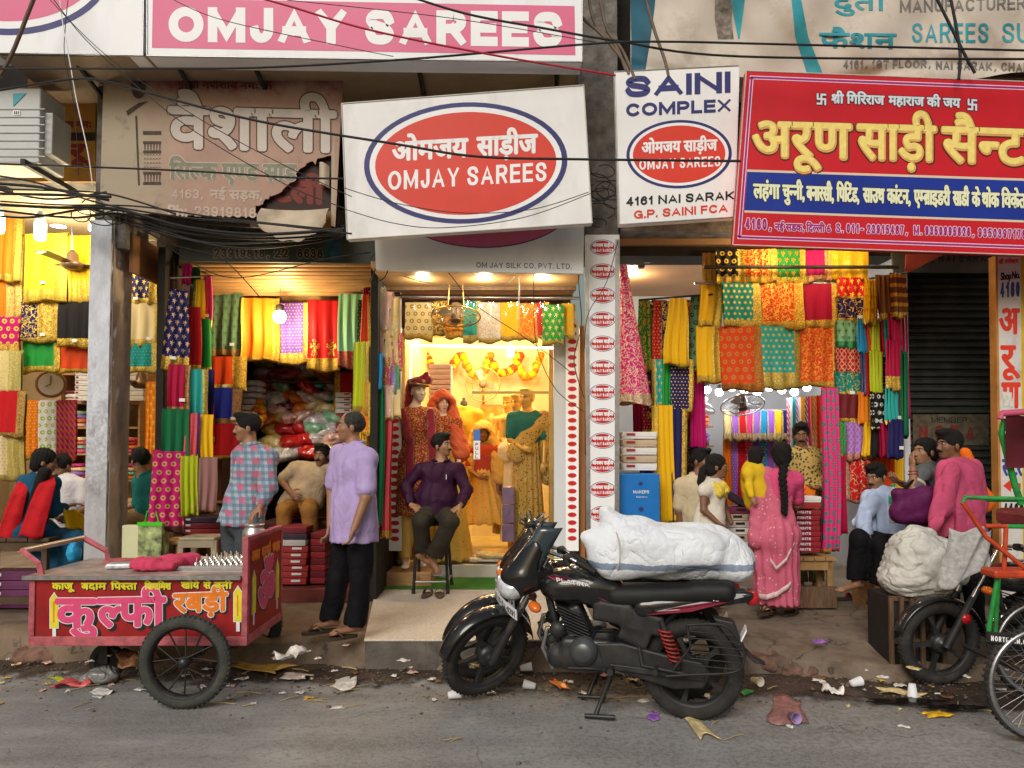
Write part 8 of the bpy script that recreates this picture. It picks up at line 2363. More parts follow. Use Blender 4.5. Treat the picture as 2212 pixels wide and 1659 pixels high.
b = Body(); b.ell(f.j['chest'] + V3((.03,0,.05)),(.11,.13,.09),k=.02); b.ell(f.j['neck'] + V3((0,0,.01)),(.058,.07,.08),k=.01,op='s'); sdf_obj(b,'frill',cl('frill_yellow',(.66,.5,.07),bump=1,bscale=60),f.root,.009,folds(.012,70,2))
mb = MB(); h = f.j['head']; mb.tube([tuple(h + V3((-.08,0,.02))),tuple(h + V3((-.13,0,-.03))),tuple(h + V3((-.15,0,-.14))),tuple(h + V3((-.12,0,-.26)))],[.025,.036,.036,.012],10); mb.build('ponytail',M_hair,f.root)
f = Figure('person','man partly hidden behind the girl in the right shop',7.5,{'head': (1516,996),'neck': (1508,1032),'chest': (1504,1062),'pelvis': (1502,1150),'sa': (1536,1050),'ea': (1546,1100),'wa': (1540,1150),'sb': (1470,1050),'eb': (1466,1105),'wb': (1472,1150)},look=40,skin_m=skin('dark'))
f.body(legs=False); face_std(f,False); f.hair('short',seed=5); m = cl('shirt_cream',(.5,.42,.28)); f.shirt(m,'short',collar=m)
f = Figure('person','seated man in a light blue shirt and black trousers by the dark shutter',7.05,{'head': (1892,1030),'neck': (1902,1068),'chest': (1906,1098),'pelvis': (1926,1168),
 'sb': (1876,1078,-.1),'eb': (1861,1128,-.16),'wb': (1874,1160,-.34),'hb': (1890,1178,-.38),'sa': (1938,1076,.08),'ea': (1950,1130,.08),'wa': (1934,1168,-.1),'ha': (1922,1176,-.16),
 'pa': (1936,1176,0),'ka': (1904,1180,-.46),'na': (1898,1262,-.4),'ta': (1884,1292,-.5),'pb': (1912,1176,-.05),'kb': (1856,1166,-.36),'nb': (1850,1256,-.3),'tb': (1812,1276,-.44)},look=-58,pitch=-14)
f.body(pn={'b': (-.5,0,-1),'a': (0,0,-1)}); face_std(f); f.hair('short',seed=14); m = cl('shirt_blue',(.36,.44,.62)); f.shirt(m,'long',collar=m,hem=.12,fold=.015,loose=1.1); f.trousers(M_trb,hemr=.075,cut=.9,fold=.01)
f.sandal('a',M_sole,M_brass)
mb = MB(); a = P(1910,1290,7.0); mb.box2((a.x - .16,6.95,.2),(a.x + .25,7.3,P(1910,1184,7.0).z)); solo(mb,'wooden_box',M_wood,'plain wooden box used as a seat by the man in light blue','box',bevel=.008)
f = Figure('person','woman in grey with a hand before her face and a purple bag',6.45,{'head': (1996,976),'neck': (2006,1014),'chest': (2010,1044),'pelvis': (2006,1140),'sb': (1990,1024,-.14),'eb': (1974,1060,-.22),'wb': (1972,1010,-.2),'hb': (1967,978,-.17),'sa': (2024,1022,.14),'ea': (1990,1060,.2),'wa': (1946,1044,.05),'ha': (1934,1036,.02),
 'pa': (2014,1145,.07),'ka': (2004,1240,.05),'na': (2014,1330,.05),'ta': (1990,1345,0),'pb': (1998,1145,-.07),'kb': (1984,1240,-.1),'nb': (1990,1330,0),'tb': (1966,1345,-.05)},look=-70,head_s=.95,skin_m=skin('mid'))
f.body(pn={'b': (1,0,0),'a': (0,0,1)},limb_s=.98); f.face(); f.hair('long',seed=22); f.shirt(cl('top_grey',(.1,.11,.115)),'short',hem=.2,belly=1.1); f.trousers(M_trb)
mb = MB(); mb.torus(tuple(f.j['wb'] + V3((0,0,-.03))),(0,.1,1),.034,.004,18,5); mb.torus(tuple(f.j['wb'] + V3((0,0,-.055))),(0,.1,1),.036,.005,18,5); mb.build('bangle',mat('bangle_red',(.3,.03,.04),rough=.3),f.root)
mb = MB(); d = unit(f.j['eb'] - f.j['sb']); mb.torus(tuple(f.j['sb'] + (f.j['eb'] - f.j['sb']) * .6),tuple(d),.062,.011,24,6,1.4); mb.build('sleeve_band',cl('band_cream',(.45,.38,.28)),f.root)
b = Body(); q = lambda x,y,dd=0: V3(P(x,y,6.2 + dd)); b.box(q(1975,1090),(.17,.07,.13),None,.05,k=.04); b.ell(q(1966,1108),(.16,.08,.09),k=.05); b.ell(q(2000,1090),(.12,.09,.14),k=.05); b.half(q(1970,1052),(-.1,0,1),k=.02)
t = thing('handbag','big soft purple handbag on the arm of the woman in grey','bag',tuple(q(1972,1128))); sdf_obj(b,'bag',cl('bag_purple',(.1,.012,.07),rough=.55),t,.01,folds(.007,28,5)); mb = MB(); mb.tube([tuple(q(1950,1060)),tuple(q(1975,1035,.02)),tuple(q(2004,1040,.05)),tuple(q(2012,1066))],.012,8); mb.build('strap',M_trb,t)
c = P(1931,1130,6.4); t = thing('water_bottle','clear plastic water bottle with green cap and label in her hand','bottle',tuple(c))
mb = MB(); mb.lathe([(.001,0),(.034,0),(.037,.02),(.034,.06),(.037,.1),(.037,.16)],c,n=18); mb.lathe([(.037,.225),(.034,.25),(.014,.29),(.014,.31)],c,n=18); mb.build('bottle',mat('clear_bottle',(.6,.66,.68),rough=.1,var=.1,alpha=.55,coat=.5),t)
mb = MB(); mb.lathe([(.0375,.16),(.0375,.225)],c,n=18); mb.build('label',mat('label_green',(.03,.35,.2),rough=.4),t); mb = MB(); mb.lathe([(.017,.305),(.017,.33),(.001,.33)],c,n=14); mb.build('cap',mat('cap_green',(.01,.22,.06),rough=.4),t)
f = Figure('person','man in a bright pink shirt walking left beside the woman in grey',6.2,{'head': (2050,962),'neck': (2062,1004),'chest': (2074,1042),'pelvis': (2074,1140),'sb': (2050,1016,-.15),'eb': (2034,1090,-.2),'wb': (2016,1142,-.28),'hb': (2004,1166,-.3),'sa': (2100,1016,.14),'ea': (2112,1080,.2),'wa': (2096,1140,.1),
 'pa': (2086,1148,.07),'ka': (2098,1250,.06),'na': (2110,1350,.06),'ta': (2082,1366,0),'pb': (2060,1148,-.07),'kb': (2050,1250,-.12),'nb': (2056,1350,0),'tb': (2026,1368,-.06)},look=-80,skin_m=skin('dark'))
f.body(pn={'b': (1,0,0)}); face_std(f); f.hair('short',seed=25); m = cl('shirt_pink',(.5,.075,.16)); f.shirt(m,'long',collar=m,hem=.3,belly=1.12,fold=.018,cuff=.9,loose=1.12); f.trousers(M_trb)
b = Body(); q = lambda x,y,dd=0: V3(P(x,y,6.42 + dd)); b.cone(q(2086,980),q(2112,1078),.05,.1,k=.06,flat=((0,1,0),1.6)); b.ell(q(2122,1080),(.1,.06,.1),k=.05)
o = sdf_obj(b,'cloth_bag',cl('bag_orange',(.72,.14,.01)),None,.011,folds(.006,30,2)); tag(o,'orange cloth bag slung behind the man in the pink shirt','bag')
f = Figure('person','woman in a blue kurta with a red dupatta sitting on the dark bench',6.95,{'head': (98,998),'neck': (90,1032),'chest': (82,1062),'pelvis': (62,1146),'sa': (114,1044,.05),'ea': (112,1104,-.02),'wa': (144,1094,.1),'ha': (164,1088,.14),'sb': (54,1044,.0),'eb': (52,1110,.1),'wb': (100,1120,.3),
 'pa': (78,1160,.05),'ka': (166,1172,.1),'na': (158,1250,.1),'ta': (178,1262,.1),'pb': (60,1160,.15),'kb': (150,1168,.3),'nb': (140,1250,.3),'tb': (160,1262,.3)},look=118,pitch=-12,head_s=.96)
f.body(limb_s=.92,pn={'a': (0,0,-1)}); f.hair('long',seed=30); m = cl('kurta_blue',(.012,.07,.14)); f.shirt(m,'long',hem=.05,cuff=.8,fold=.006)
b = Body(); j = f.j; b.ell(j['pelvis'],(.2,.17,.14),k=.05); b.cone(j['pa'],j['ka'],.12,.1,k=.06); b.cone(j['pb'],j['kb'],.12,.1,k=.06); b.cone(j['ka'],j['na'] + V3((-.05,0,-.02)),.1,.13,k=.05); b.cone(j['kb'],j['nb'],.1,.12,k=.06); b.cone(j['pelvis'],j['na'] + V3((-.12,0,.08)),.12,.1,k=.08); sdf_obj(b,'kurta_skirt',m,f.root,.013,folds(.009,20,31))
M_dup = cl('dupatta_red',(.46,.012,.018))
for pts,w in ((((106,1030,-.02),(104,1046,-.13),(88,1090,-.17),(66,1160,-.19)),.085),(((56,1036,0),(44,1066,-.12),(30,1110,-.14),(16,1165,-.12)),.075)):
 q = [P(x,y,6.93 + dd) for x,y,dd in pts]; mb = MB()
 def dfn(u,v):
  k = v * 3; i = min(int(k),2); c_ = q[i].lerp(q[i + 1],k - i)
  return c_ + Vector(((u - .5) * w * (1.3 + 1.1 * v),-.009 * math.sin(8 * u + 3 * v) - .022 * math.sin(math.pi * u),.012 * math.sin(6 * u) * v))
 mb.grid(dfn,22,24); o = mb.build('dupatta',M_dup,f.root,fix=False); o.modifiers.new('thick','SOLIDIFY').thickness = .012
b = Body(); q = [V3(P(x,y,6.82)) for x,y in ((96,1020),(80,1066),(56,1130))]; b.cone(q[0],q[1],.05,.045); b.cone(q[1],q[2],.045,.025); sdf_obj(b,'hair_length',M_hair,f.root,.01,folds(.005,60,2,(1,1,5)))
mb = MB(); mb.ball(tuple(j['head'] + f.M @ V3((-.06,-.06,.06))),.018); mb.build('hair_clip',mat('clip_yellow',(.65,.5,.03)),f.root)
mb = MB(); mb.grid(lambda u,v: P(138 + 42 * u + 10 * v,1096 + 42 * v + 12 * u + 3 * math.sin(8 * u),6.98 + .25 * u),12,10); o = solo(mb,'saree',cl('saree_yellow_open',(.7,.42,.01)),'yellow saree spread open on the lap of the woman in blue','saree'); o.modifiers.new('thick','SOLIDIFY').thickness = .02
f = Figure('person','man in a white shirt facing the woman with the red dupatta',7.6,{'head': (133,1008),'neck': (138,1038),'chest': (146,1062),'pelvis': (150,1140),'sb': (112,1050),'eb': (106,1100,-.1),'wb': (128,1120,-.3),'sa': (178,1050),'ea': (184,1098,-.1),'wa': (160,1118,-.3),'ha': (148,1120,-.36)},look=-20,pitch=-28)
f.body(legs=False); face_std(f); f.hair('short',seed=33); m = cl('shirt_white',(.6,.57,.58)); f.shirt(m,'short',collar=m)
f = Figure('person','man in a teal shirt seated right of the pillar, looking away',7.5,{'head': (303,996),'neck': (311,1030),'chest': (324,1062),'pelvis': (338,1120),'sb': (302,1042,.12),'eb': (300,1086,.15),'wb': (272,1096,.1),'hb': (258,1098,.08),'sa': (346,1036,-.08),'ea': (350,1092,-.1),'wa': (348,1120,-.16),'ha': (342,1130,-.2),
 'pa': (344,1128,-.06),'ka': (268,1124,-.12),'na': (266,1200,-.1),'ta': (250,1212,-.1),'pb': (338,1126,.1),'kb': (272,1120,.1),'nb': (270,1200,.1),'tb': (252,1212,.1)},look=-135)
f.body(pn={'b': (0,0,-1)}); f.hair('short',seed=35); m = cl('shirt_teal',(.012,.14,.12)); f.shirt(m,'long',collar=m,cuff=.35,hem=.1); f.trousers(M_khaki)
mb = MB(); a = P(340,1140,7.5); mb.box2((a.x - .3,7.3,.46),(a.x + .25,7.75,a.z + .02)); solo(mb,'low_bench',M_darkwood,'low dark bench under the man in the teal shirt','bench',bevel=.01)
# == mannequins
M_gold = mat('mannequin_gold',(.62,.4,.1),rough=.35,var=.06,metal=.2); M_mq = mat('mannequin_skin',(.78,.62,.5),rough=.45,var=.05)
M_sher = leopard('sherwani',(.3,.03,.012),(.6,.36,.08),60,.34); M_velvet = cl('velvet_maroon',(.2,.006,.02),sheen=.6)
f = Figure('mannequin','groom mannequin in a maroon and gold sherwani with a turban',8.2,{'head': (905,846),'neck': (896,884),'chest': (893,922),'pelvis': (892,1030),'sa': (935,896),'ea': (950,960,.02),'wa': (948,1026,-.02),'sb': (853,898),'eb': (849,970,.02),'wb': (853,1028,-.05),'hb': (856,1052,-.06),
 'pa': (908,1040),'ka': (910,1120),'na': (910,1206),'ta': (914,1222,-.12),'pb': (876,1040),'kb': (876,1120),'nb': (876,1206),'tb': (876,1226,-.12)},'mannequin',look=28,skin_m=M_mq)
f.body(); f.face(eye_m=M_mq); f.shirt(M_sher,'long',hem=.75,fold=.003,neck_r=.05,cuff=.97,loose=1.1); f.trousers(M_gold,fold=.006)
b = Body(); h = f.j['head']; b.ell(h + V3((0,0,.095)),(.115,.125,.055),k=.02); b.cone(h + V3((-.09,0,.10)),h + V3((.1,-.02,.125)),.04,.05,k=.03); b.cone(h + V3((.05,-.05,.13)),h + V3((.09,-.05,.19)),.03,.02,k=.03); b.cone(h + V3((-.1,.04,.05)),h + V3((-.13,.05,-.25)),.045,.04,k=.03); tb_ = sdf_obj(b,'turban',M_velvet,f.root,.009,folds(.006,45,4))
mb = MB(); mb.torus(tuple(h + V3((0,0,.075))),(.1,0,1),.118,.012,30,6); mb.ball(tuple(h + V3((.06,-.115,.1))),.02); mb.build('brooch',M_brass,tb_)
for pts in (((868,890,-.1),(884,950,-.2),(886,1080,-.16)),((930,890,-.1),(934,950,-.2),(936,1010,-.18))):
 b = Body(); q = [V3(P(x,y,8.2 + dd)) for x,y,dd in pts]; b.cone(q[0],q[1],.04,.045,k=.02,flat=((0,1,0),1.8)); b.cone(q[1],q[2],.045,.05,k=.02,flat=((0,1,0),1.8)); sdf_obj(b,'stole',M_velvet,f.root,.01,folds(.004,40,7))
mb = MB(); a = P(884,1232,8.1); mb.box2((a.x - .22,7.95,.23),(a.x + .25,8.4,a.z)); solo(mb,'display_step',M_wood,'low wooden display step under the groom mannequin','step',bevel=.008)
M_leh = leopard('lehenga_gold',(.66,.42,.08),(.42,.12,.02),30,.14); M_gs = leopard('gold_saree',(.5,.32,.07),(.05,.03,.02),30,.22)
def lady(label,Y,hx,hy,s,skin_m,dress,veil=None,look=0,drape=None,skirt_w=.3,arms=True,top=None,foot=1190,pale_hair=True):
 k = FPX / Y * s; J = {'head': (hx,hy),'neck': (hx - .0 * k,hy + .15 * k),'chest': (hx,hy + .27 * k),'pelvis': (hx,hy + .66 * k),'sa': (hx + .17 * k,hy + .21 * k),'ea': (hx + .2 * k,hy + .48 * k,-.02),'wa': (hx + .19 * k,hy + .72 * k,-.1),'ha': (hx + .18 * k,hy + .83 * k,-.12),'sb': (hx - .17 * k,hy + .21 * k),'eb': (hx - .19 * k,hy + .46 * k,-.05),'wb': (hx - .05 * k,hy + .56 * k,-.22),'hb': (hx + .03 * k,hy + .57 * k,-.24)}
 f = Figure('mannequin',label,Y,J,'mannequin',look=look,skin_m=skin_m,head_s=.93 * s); f.body(legs=False,limb_s=.85 * s,arms='ab' if arms else '')
 f.face(eye_m=skin_m,lips=mat('lips_red',(.4,.03,.03),rough=.3))
 if top: f.shirt(top,'short',fold=.002,g=.004,neck_r=.09)
 b = Body(); ft = V3(P(hx,foot,Y)); b.cone(f.j['pelvis'] + V3((0,0,.12)),ft,.14 * s,skirt_w,k=.04); b.half(ft,(0,0,-1),k=.003)
 sdf_obj(b,'skirt',dress,f.root,.014,lambda X,Y_,Z_: .012 * np.sin(16 * np.arctan2(Y_ - Y,X - ft[0])))
 if veil:
  b = Body(); h = f.j['head']; b.ell(h + V3((0,.02,.02)),(.13,.13,.15),k=.03); b.cone(h + V3((-.09,.03,0)),f.j['pelvis'] + V3((-.2,0,.1)),.07,.12,k=.05); b.cone(h + V3((.09,.03,0)),f.j['pelvis'] + V3((.2,0,.1)),.07,.12,k=.05); b.cone(h + f.M @ V3((0,.3,-.05)),h + f.M @ V3((0,.02,-.02)),.1,.085,k=.02,op='s'); b.cone(h + V3((0,-.25,-.1)),f.j['chest'] + V3((0,-.15,-.3)),.12,.14,k=.03,op='s'); sdf_obj(b,'veil',veil,f.root,.012,folds(.006,35,8))
 else: hair_cap(f.root,f.j['head'],f.M,f.hs,M_gold if pale_hair else M_hair,'short',3)
 if drape:
  b = Body(); j = f.j; b.cone(j['sa'] + V3((.02,-.02,.01)),j['pelvis'] + V3((-.12,-.13,.05)),.075,.12,k=.05,flat=((0,1,0),1.7)); b.cone(j['sa'] + V3((.03,0,-.02)),j['sa'] + V3((.08,.05,-.7)),.07,.1,k=.04); sdf_obj(b,'drape',drape,f.root,.011,folds(.007,30,6))
 return f
lady('veiled bride mannequin in red and orange behind the groom',8.75,955,872,1,M_mq,M_leh,cl('veil_orange',(.62,.14,.06)),25,skirt_w=.36,foot=1205,top=M_sher)
lady('dark faced mannequin in a veiled golden lehenga at the showroom centre',9.7,1043,936,1,mat('mannequin_brown',(.22,.1,.03),rough=.4),M_leh,M_leh,5,skirt_w=.36,foot=1128,top=cl('choli_red',(.45,.05,.015)))
lady('golden mannequin in a black and gold saree by the glass edge',8.95,1138,862,1.04,M_gold,M_gs,None,-35,M_gs,.22,foot=1190,top=cl('choli_teal',(.01,.16,.15)))
lady('middle golden mannequin head in white cloth by the saree one',9.5,1116,872,.98,M_gold,mat('cream_drape',(.7,.62,.42),rough=.8),None,-30,mat('cream_drape',(.7,.62,.42),rough=.8),.2,foot=1165)
lady('rearmost golden mannequin almost hidden behind the other two',9.9,1098,874,.98,M_gold,M_leh,None,-30,M_leh,.2,foot=1150)
f = Figure('dress_form','headless stand wearing a plain yellow sherwani in the showroom',9.9,{'head': (1002,868),'neck': (1002,880),'chest': (1003,918),'pelvis': (1003,1000),'sa': (1034,896),'ea': (1040,950),'wa': (1040,1000),'sb': (972,896),'eb': (966,950),'wb': (967,1000)},'dress form')
mb = MB(); mb.lathe([(.001,.16),(.02,.15),(.02,.12),(.045,.1),(.06,.0)],tuple(f.j['neck'] + V3((0,0,-.03))),n=16); mb.build('neck_cap',M_iron,f.root)
f.shirt(mat('sherwani_yellow',(.7,.45,.03),rough=.6,var=.08,bump=.2),'long',hem=1.1,fold=.003,neck_r=.05,cuff=1)
mb = MB(); [mb.ball(P(1003,902 + 16 * k,9.76),.009,8,6) for k in range(10)]; mb.build('buttons',M_brass,f.root)
t = thing('framed_picture','golden framed picture of a robed figure on the showroom back wall','picture',tuple(P(1062,980,10.9))); pz = Plane(10.9)
mb = MB(); slab(mb,pz,[(1038,874),(1086,874),(1086,978),(1038,978)],0,.04); mb.build('frame',M_brass,t); mb = MB(); poly(mb,pz,[(1041,878),(1083,878),(1083,974),(1041,974)],.004); mb.build('picture',mat('picture_amber',(.6,.3,.05),rough=.5,var=.5,scale=9),t,fix=False)
mb = MB(); oval(mb,pz,1062,900,6,8,.008); poly(mb,pz,[(1052,915),(1072,915),(1078,970),(1046,970)],.008); mb.build('printed_figure',mat('picture_pale',(.7,.5,.2),rough=.5,var=.3),t,fix=False)
mb = MB(); mb.box2((-.42,8.75,.385),(.5,9.5,.40)); solo(mb,'carpet',M_turf,'green turf strip on the showroom floor inside the glass','carpet')
for k in range(4):
 p = P(1046 + 10 * k,1190 + 6 * k,8.75); place(protos,(p.x,8.7 + .2 * (k % 2),.402 + .045 * (k // 2)),C[['white','gold','cream','yellow'][k]],'shiny folded cloth lying on the showroom floor','folded cloth','folded cloths on the showroom floor',.2 * k,(1.2,1,.8))
for k in range(3):
 p = P(1098,1150 - 40 * k,8.75); mb = MB(); mb.box((p.x,8.75,p.z),(.14,.14,.2)); solo(mb,'wrapped_box',mat('box_violet',(.24,.16,.34),rough=.35,var=.1,coat=.4),['lowest','middle','top'][k] + ' violet wrapped box in the pile by the saree mannequin','box',bevel=.008)
# == overhead cables
M_cab = mat('cable_black',(.018,.018,.019),rough=.6,var=.3)
def cable(label,pts,Y,r,m=M_cab,group=None,sag=True):
 q = spl(pts,8); mb = MB(); n = len(q)
 mb.tube([P(x,y,Y[0] + (Y[1] - Y[0]) * i / (n - 1) if isinstance(Y,tuple) else Y) for i,(x,y) in enumerate(q)],r,6)
 solo(mb,'cable',m,label,'cable',group)
cable('thickest black cable running level just below the top signs',[(-120,149),(300,148),(560,146),(880,128),(1260,96),(1420,90),(1700,96),(2330,112)],5.9,.0085)
cable('black cable crossing the faded board and the tilted oval sign',[(-120,215),(30,190),(160,171),(230,176),(330,203),(560,262),(860,312),(1030,338),(1250,344),(1600,348)],6.0,.010)
cable('black cable level across the middle of the faded board',[(-120,350),(200,361),(420,370),(620,383),(742,386)],6.05,.008)
cable('double black cable falling across the long pink sign',[(820,-30),(1000,28),(1180,62),(1330,88),(1600,122),(2330,128)],5.95,.009)
cable('thin red cable slanting across the long pink sign',[(470,-30),(620,12),(800,65),(1060,118),(1330,163)],5.85,.008,mat('cable_red',(.4,.01,.03),rough=.5))
cable('pale cord hanging from the top left corner',[(126,-40),(134,40),(152,140),(166,220),(190,330),(200,400)],6.0,.004,M_let)
for i,(p,Y,r) in enumerate((([(95,-30),(180,80),(300,190),(430,290),(620,400),(745,450)],5.9,.004),([(80,-30),(230,120),(420,250),(600,350),(760,425)],5.95,.0035),([(-40,375),(80,395),(220,440),(400,470),(560,482),(760,505)],6.2,.008),([(-40,432),(120,442),(300,446),(470,470),(740,498)],6.3,.007),
 ([(-40,450),(150,470),(260,462),(380,500),(560,516),(742,505)],6.5,.01),([(-40,400),(100,430),(230,415)],6.4,.009),([(-40,418),(120,421),(240,425)],6.35,.012),([(-40,408),(120,412),(240,420),(380,462)],6.4,.008),([(-40,462),(60,470),(190,452),(245,470)],6.5,.01),([(240,425),(300,440),(420,478),(600,492),(745,488)],6.86,.011),
 ([(-40,440),(110,448),(250,452),(400,490),(560,506),(744,495)],6.45,.014),([(250,460),(360,486),(500,508),(640,506),(744,488)],6.86,.011),([(255,476),(380,512),(520,536),(660,526),(745,508)],6.86,.010),([(-40,395),(90,405),(235,432)],6.4,.014),([(250,470),(330,492),(450,524),(600,522),(740,512)],6.86,.008),([(275,482),(380,530),(480,560),(560,640)],6.6,.005),([(300,486),(420,570),(520,600),(700,560),(800,545)],6.7,.005),([(150,-30),(141,60),(140,125),(160,230),(170,380)],6.0,.003),([(740,405),(860,440),(1000,460),(1150,452),(1272,415)],6.2,.0035),([(745,452),(850,482),(960,492),(1130,470),(1276,418)],6.22,.0035),
 ([(980,506),(1080,532),(1180,548),(1256,556)],7.0,.004),([(912,512),(970,590),(1030,660),(1120,720),(1190,770),(1240,810)],7.0,.004),([(1155,508),(1153,640),(1160,750),(1200,840),(1262,890)],7.0,.004),([(1262,545),(1250,600),(1256,700),(1240,780),(1262,860)],7.05,.005),([(1335,520),(1310,610),(1270,680),(1262,760)],7.0,.004),([(800,560),(818,540),(850,520),(880,508)],6.9,.005),([(812,580),(800,610),(830,600),(850,560),(900,505)],6.9,.005),([(620,0),(980,40),(1290,92)],5.9,.003),([(340,-20),(470,40),(740,100),(850,122)],5.95,.003))):
 cable('thin dark wire in the tangle strung over the shopfronts',p,Y,r,M_cab,'thin wires over the shopfronts')
for p in ([(1236,-30),(1252,30),(1300,75),(1345,130),(1358,160)],[(1292,-30),(1310,60),(1345,110),(1372,172)],[(1268,-30),(1285,50),(1330,100),(1352,152)],[(1388,-30),(1412,60),(1436,130),(1444,166)]): cable('brown twisted cable dropping beside the concrete pier',p,6.5,.014,mat('cable_brown',(.16,.12,.09),rough=.7,var=.3),'brown cables by the pier')
for p in ([(2010,-30),(2050,50),(2085,120),(2106,158)],[(2048,-30),(2066,60),(2074,120),(2071,172)]): cable('black cable dropping in front of the cream cloth banner',p,6.2,.012,M_cab,'cables before the banner')
cable('thick brown cable slanting at the top left corner',[(84,-30),(60,30),(44,72),(24,120),(0,165)],6.0,.016,mat('cable_rust',(.12,.08,.06),rough=.7))
cable('white sagging wire under the white fascia',[(845,588),(920,610),(1000,622),(1090,612),(1120,596),(1119,690)],7.3,.006,M_let)
for i in range(14):
 r_ = 10 + 18 * rng.random(); cx,cy = (1305 + rng.normal() * 16,430 + rng.normal() * 30) if i < 9 else (220 + rng.normal() * 22,455 + rng.normal() * 14); a0 = rng.uniform(0,6)
 cable('loop of slack wire in a knotted bunch',[(cx + r_ * math.cos(a0 + k * .8) * (1 + .1 * k),cy + r_ * .8 * math.sin(a0 + k * .8)) for k in range(8)],6.95 if i < 9 else 6.55,.005,M_cab,'slack wire loops')
# == litter
def ground_z(x,y):
 k = kerb_y(x)
 return .21 if y > k + .5 else (.0 if y > k - .02 else road_pt((x + 14) / 28,(y - 2) / 5.2)[2] + (.02 if y > k - .4 else 0))
def at_ground(px,py):
 q = at_z(px,py,0)
 if q.y > kerb_y(q.x) - .02: q = at_z(px,py,.2)
 else: q = at_z(px,py,ground_z(q.x,q.y))
 return q
def cup(label,px,py,lie,rz,col,group=None,s=1.0):
 q = at_ground(px,py); d = Vector((0,0,1)) if lie == 0 else Vector((math.cos(rz),math.sin(rz),.12)); o = q + Vector((0,0,.03 * s)) if lie else q
 mb = MB(); mb.lathe([(.001,0),(.022 * s,0),(.033 * s,.085 * s),(.0345 * s,.086 * s),(.031 * s,.084 * s),(.020 * s,.004)],o,d if lie >= 0 else -d,18)
 solo(mb,'paper_cup',mat('cup_' + col,dict(white=(.7,.72,.75),cream=(.6,.56,.45),lilac=(.35,.25,.5))[col],rough=.5,var=.05),label,'cup',group)
for a in (('white paper cup lying below the front motorcycle engine',1157,1492,1,2.9,'white'),('crushed white cup lying by the front wheel of the motorcycle',968,1512,1,.2,'white'),('cream cup lying open towards the camera behind the rear wheel',1626,1478,1,-1.2,'cream'),('white cup lying on its side in the wet gutter at the right',1838,1486,1,.3,'white'),('lilac cup lying at the gutter edge',1708,1556,1,-1.5,'lilac'),('white cup lying among wrappers under the motorcycle',1124,1452,1,.1,'white')): cup(*a)
q = at_ground(1971,1504); mb = MB(); mb.lathe([(.035,0),(.022,.085),(.001,.085)],q,n=18); solo(mb,'paper_cup',MATS['cup_white'],'white cup standing upside down by the right motorcycle wheel','cup')
def scrap(px,py,w,d,col,seed,label,group=None,h=.02,kind='wrapper',rough=.5):
 r = np.random.default_rng(seed); q = at_ground(px,py); rz = r.uniform(0,3.1); M_ = Matrix.Rotation(rz,3,'Z'); ph = r.uniform(0,6,4)
 mb = MB(); mb.grid(lambda u,v: q + M_ @ Vector(((u - .5) * w * (1 + .2 * math.sin(5 * v + ph[0])),(v - .5) * d * (1 + .2 * math.sin(4 * u + ph[1])),.004 + h * abs(math.sin(4 * u + ph[2]) * math.sin(3.3 * v + ph[3]) + .3 * math.sin(9 * u + 7 * v)))),8,7)
 o = solo(mb,kind,vivid('scrap',.3,.5),label,kind.replace('_',' '),group); o.color = (*col,1); o.modifiers.new('thick','SOLIDIFY').thickness = .003
big = ((1206,1480,.16,.05,C['orange'],'orange and purple sweet wrapper under the motorcycle'),(750,1474,.26,.1,C['white'],'flat white paper scrap by the kerb near the man in lilac'),(1610,1498,.09,.05,C['green'],'green printed sachet behind the rear wheel'),(2022,1546,.13,.07,C['yellow'],'red and yellow snack packet at the right gutter'),(1770,1388,.08,.06,C['violet'],'small lilac lid on the pavement'),(1800,1498,.1,.06,C['white'],'white crumpled foil in the wet gutter'),
 (1500,1562,.4,.08,C['cream'],'long buff cardboard strip behind the stand'),(1490,1490,.3,.1,C['white'],'torn white paper seen through the rear wheel'),(630,1420,.2,.12,C['white'],'crumpled white paper bag by the cart'),(560,1440,.4,.2,C['gold'],'spread of brown leaf plates beside the cart wheel'),(640,1462,.16,.1,C['silver'],'clear plastic box trodden by the kerb'),(155,1484,.2,.08,C['coral'],'white and red plastic bag under the cart'),(250,1438,.16,.1,C['cream'],'torn carton under the cart'),
 (222,1496,.12,.08,C['white'],'white cup crushed flat below the cart'),(130,1470,.22,.04,C['lime'],'yellow green straw husk by the cart'),(280,1430,.3,.12,C['brown'],'brown paper heap under the cart'),(1020,1372,.22,.07,C['white'],'white rag seen through the front wheel'),(1945,1498,.22,.09,C['cream'],'spilt food beside the upturned cup'),(1700,1535,.4,.16,C['mauve'],'flattened brown card stuck to the wet gutter'),(1412,1550,.1,.05,C['violet'],'lilac wrapper near the stand'))
for i,(x,y,w,d,c,lab) in enumerate(big): scrap(x,y,w * 1.25,d * 1.3,c,i,lab,h=.05 if 'crumpled' in lab or 'bag' in lab or 'heap' in lab else .015)
b = Body(); q = at_ground(222,1476); b.ell(tuple(q + Vector((0,0,.06))),(.11,.09,.06),k=.03); b.ell(tuple(q + Vector((-.11,0,.03))),(.06,.05,.035),k=.03)
o = sdf_obj(b,'plastic_bag',mat('grey_poly',(.24,.25,.24),rough=.25,var=.2,coat=.6,wrinkle=.9),None,.009,folds(.008,50,3)); tag(o,'crumpled grey plastic bag on the road under the cart','plastic bag')
pal = ['white','white','cream','silver','white','gold','silver','blush','brown']
for i in range(110):
 px = rng.uniform(0,2212); py = rng.normal(1468,32) if i < 98 else rng.uniform(1380,1640); py = min(max(py,1385),1650); s_ = rng.uniform(.014,.055)
 scrap(px,py,s_ * 1.5,s_,C[pal[int(rng.integers(9))]],100 + i,'small scrap of paper or foil littering the gutter','paper scraps in the gutter',.008,'paper_scrap')
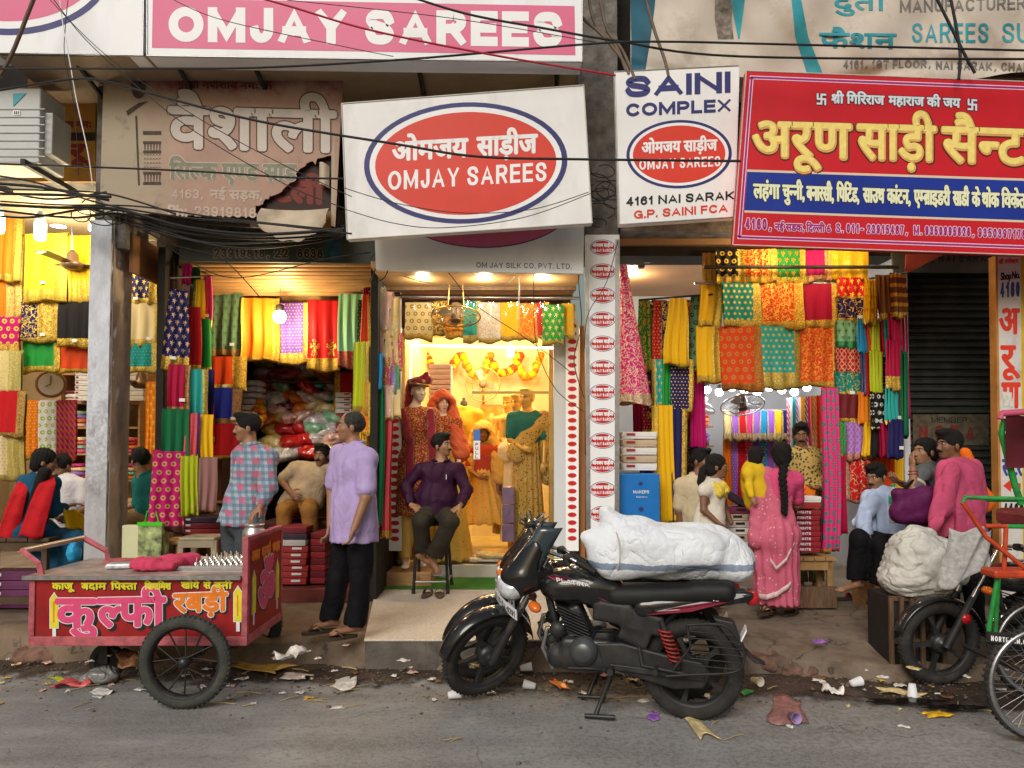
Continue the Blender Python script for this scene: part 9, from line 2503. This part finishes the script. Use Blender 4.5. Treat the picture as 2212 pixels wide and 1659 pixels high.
for i in range(34):
 px = [rng.uniform(90,760),rng.uniform(760,2200)][i > 20]; q = at_ground(px,rng.uniform(1440,1540) if i < 28 else rng.uniform(1560,1630)); a = rng.uniform(-.5,.5) + (i % 3) * .4; l = rng.uniform(.06,.2); mb = MB(); d = Vector((math.cos(a),math.sin(a),0)) * l
 mb.tube([q + Vector((0,0,.006)),q + d * .6 + Vector((0,0,.012)),q + d + Vector((0,0,.006))],.0035,5); solo(mb,'stick',mat('straw',(.42,.32,.15),rough=.8,var=.3),'thin straw or kulfi stick dropped on the road','stick','sticks on the road')
mb = MB(); r2 = np.random.default_rng(5)
for i in range(2500):
 x = r2.uniform(-5,5); y = kerb_y(x) - abs(r2.normal()) * .35 if i < 2430 else r2.uniform(4,7); s_ = abs(r2.normal()) * .005 + .002
 mb.ball((x,y,ground_z(x,y) + s_ * .3),(s_ * 1.3,s_,s_ * .6),5,3)
tag(mb.build('gravel',mat('grit',(.13,.1,.08),rough=.9,var=.5,scale=3),fix=False),'loose grit and crumbs along the gutter','gravel',kind='stuff')
M_brick = mat('broken_kerb',(.17,.095,.07),rough=.9,var=.4,scale=9,bump=1.0,bscale=40,dirt=(.06,.045,.035),dirt_amt=.9,dirt_scale=6)
for i,(px,py,w,h) in enumerate(((1640,1440,.3,.11),(1722,1448,.22,.07),(1790,1430,.34,.09),(1876,1440,.26,.07),(1606,1410,.2,.1),(90,1420,.34,.1),(300,1425,.28,.08))):
 q = at_z(px,py,.02); b = Body(); b.box((q.x,q.y,h / 2),(w / 2,.09,h / 2),np.array(Matrix.Rotation(rng.normal() * .2,3,'Z')),.02); b.ell((q.x + w * .3,q.y - .05,h * .3),(w * .3,.07,h * .4),k=.03)
 o = sdf_obj(b,'kerb_stone',M_brick,None,.014,folds(.012,45,i + 50)); tag(o,'broken brown lump of kerb cement at the gutter edge','kerb stone','broken kerb lumps')
for i,(px,py,rx,ry) in enumerate(((1960,1516,.26,.05),(2070,1530,.22,.05))):
 q = at_z(px,py,.012); mb = MB(); n = 40
 mb.add([(q.x + rx * math.cos(k * 6.283 / n) * (1 + .2 * math.sin(k * .9 + i)),q.y + ry * math.sin(k * 6.283 / n) * (1 + .25 * math.sin(k * 1.4)),.019 + .001 * i) for k in range(n)],[tuple(range(n))])
 tag(mb.build('puddle',mat('black_water',(.012,.01,.009),rough=.06,var=0),fix=False),kind='structure')
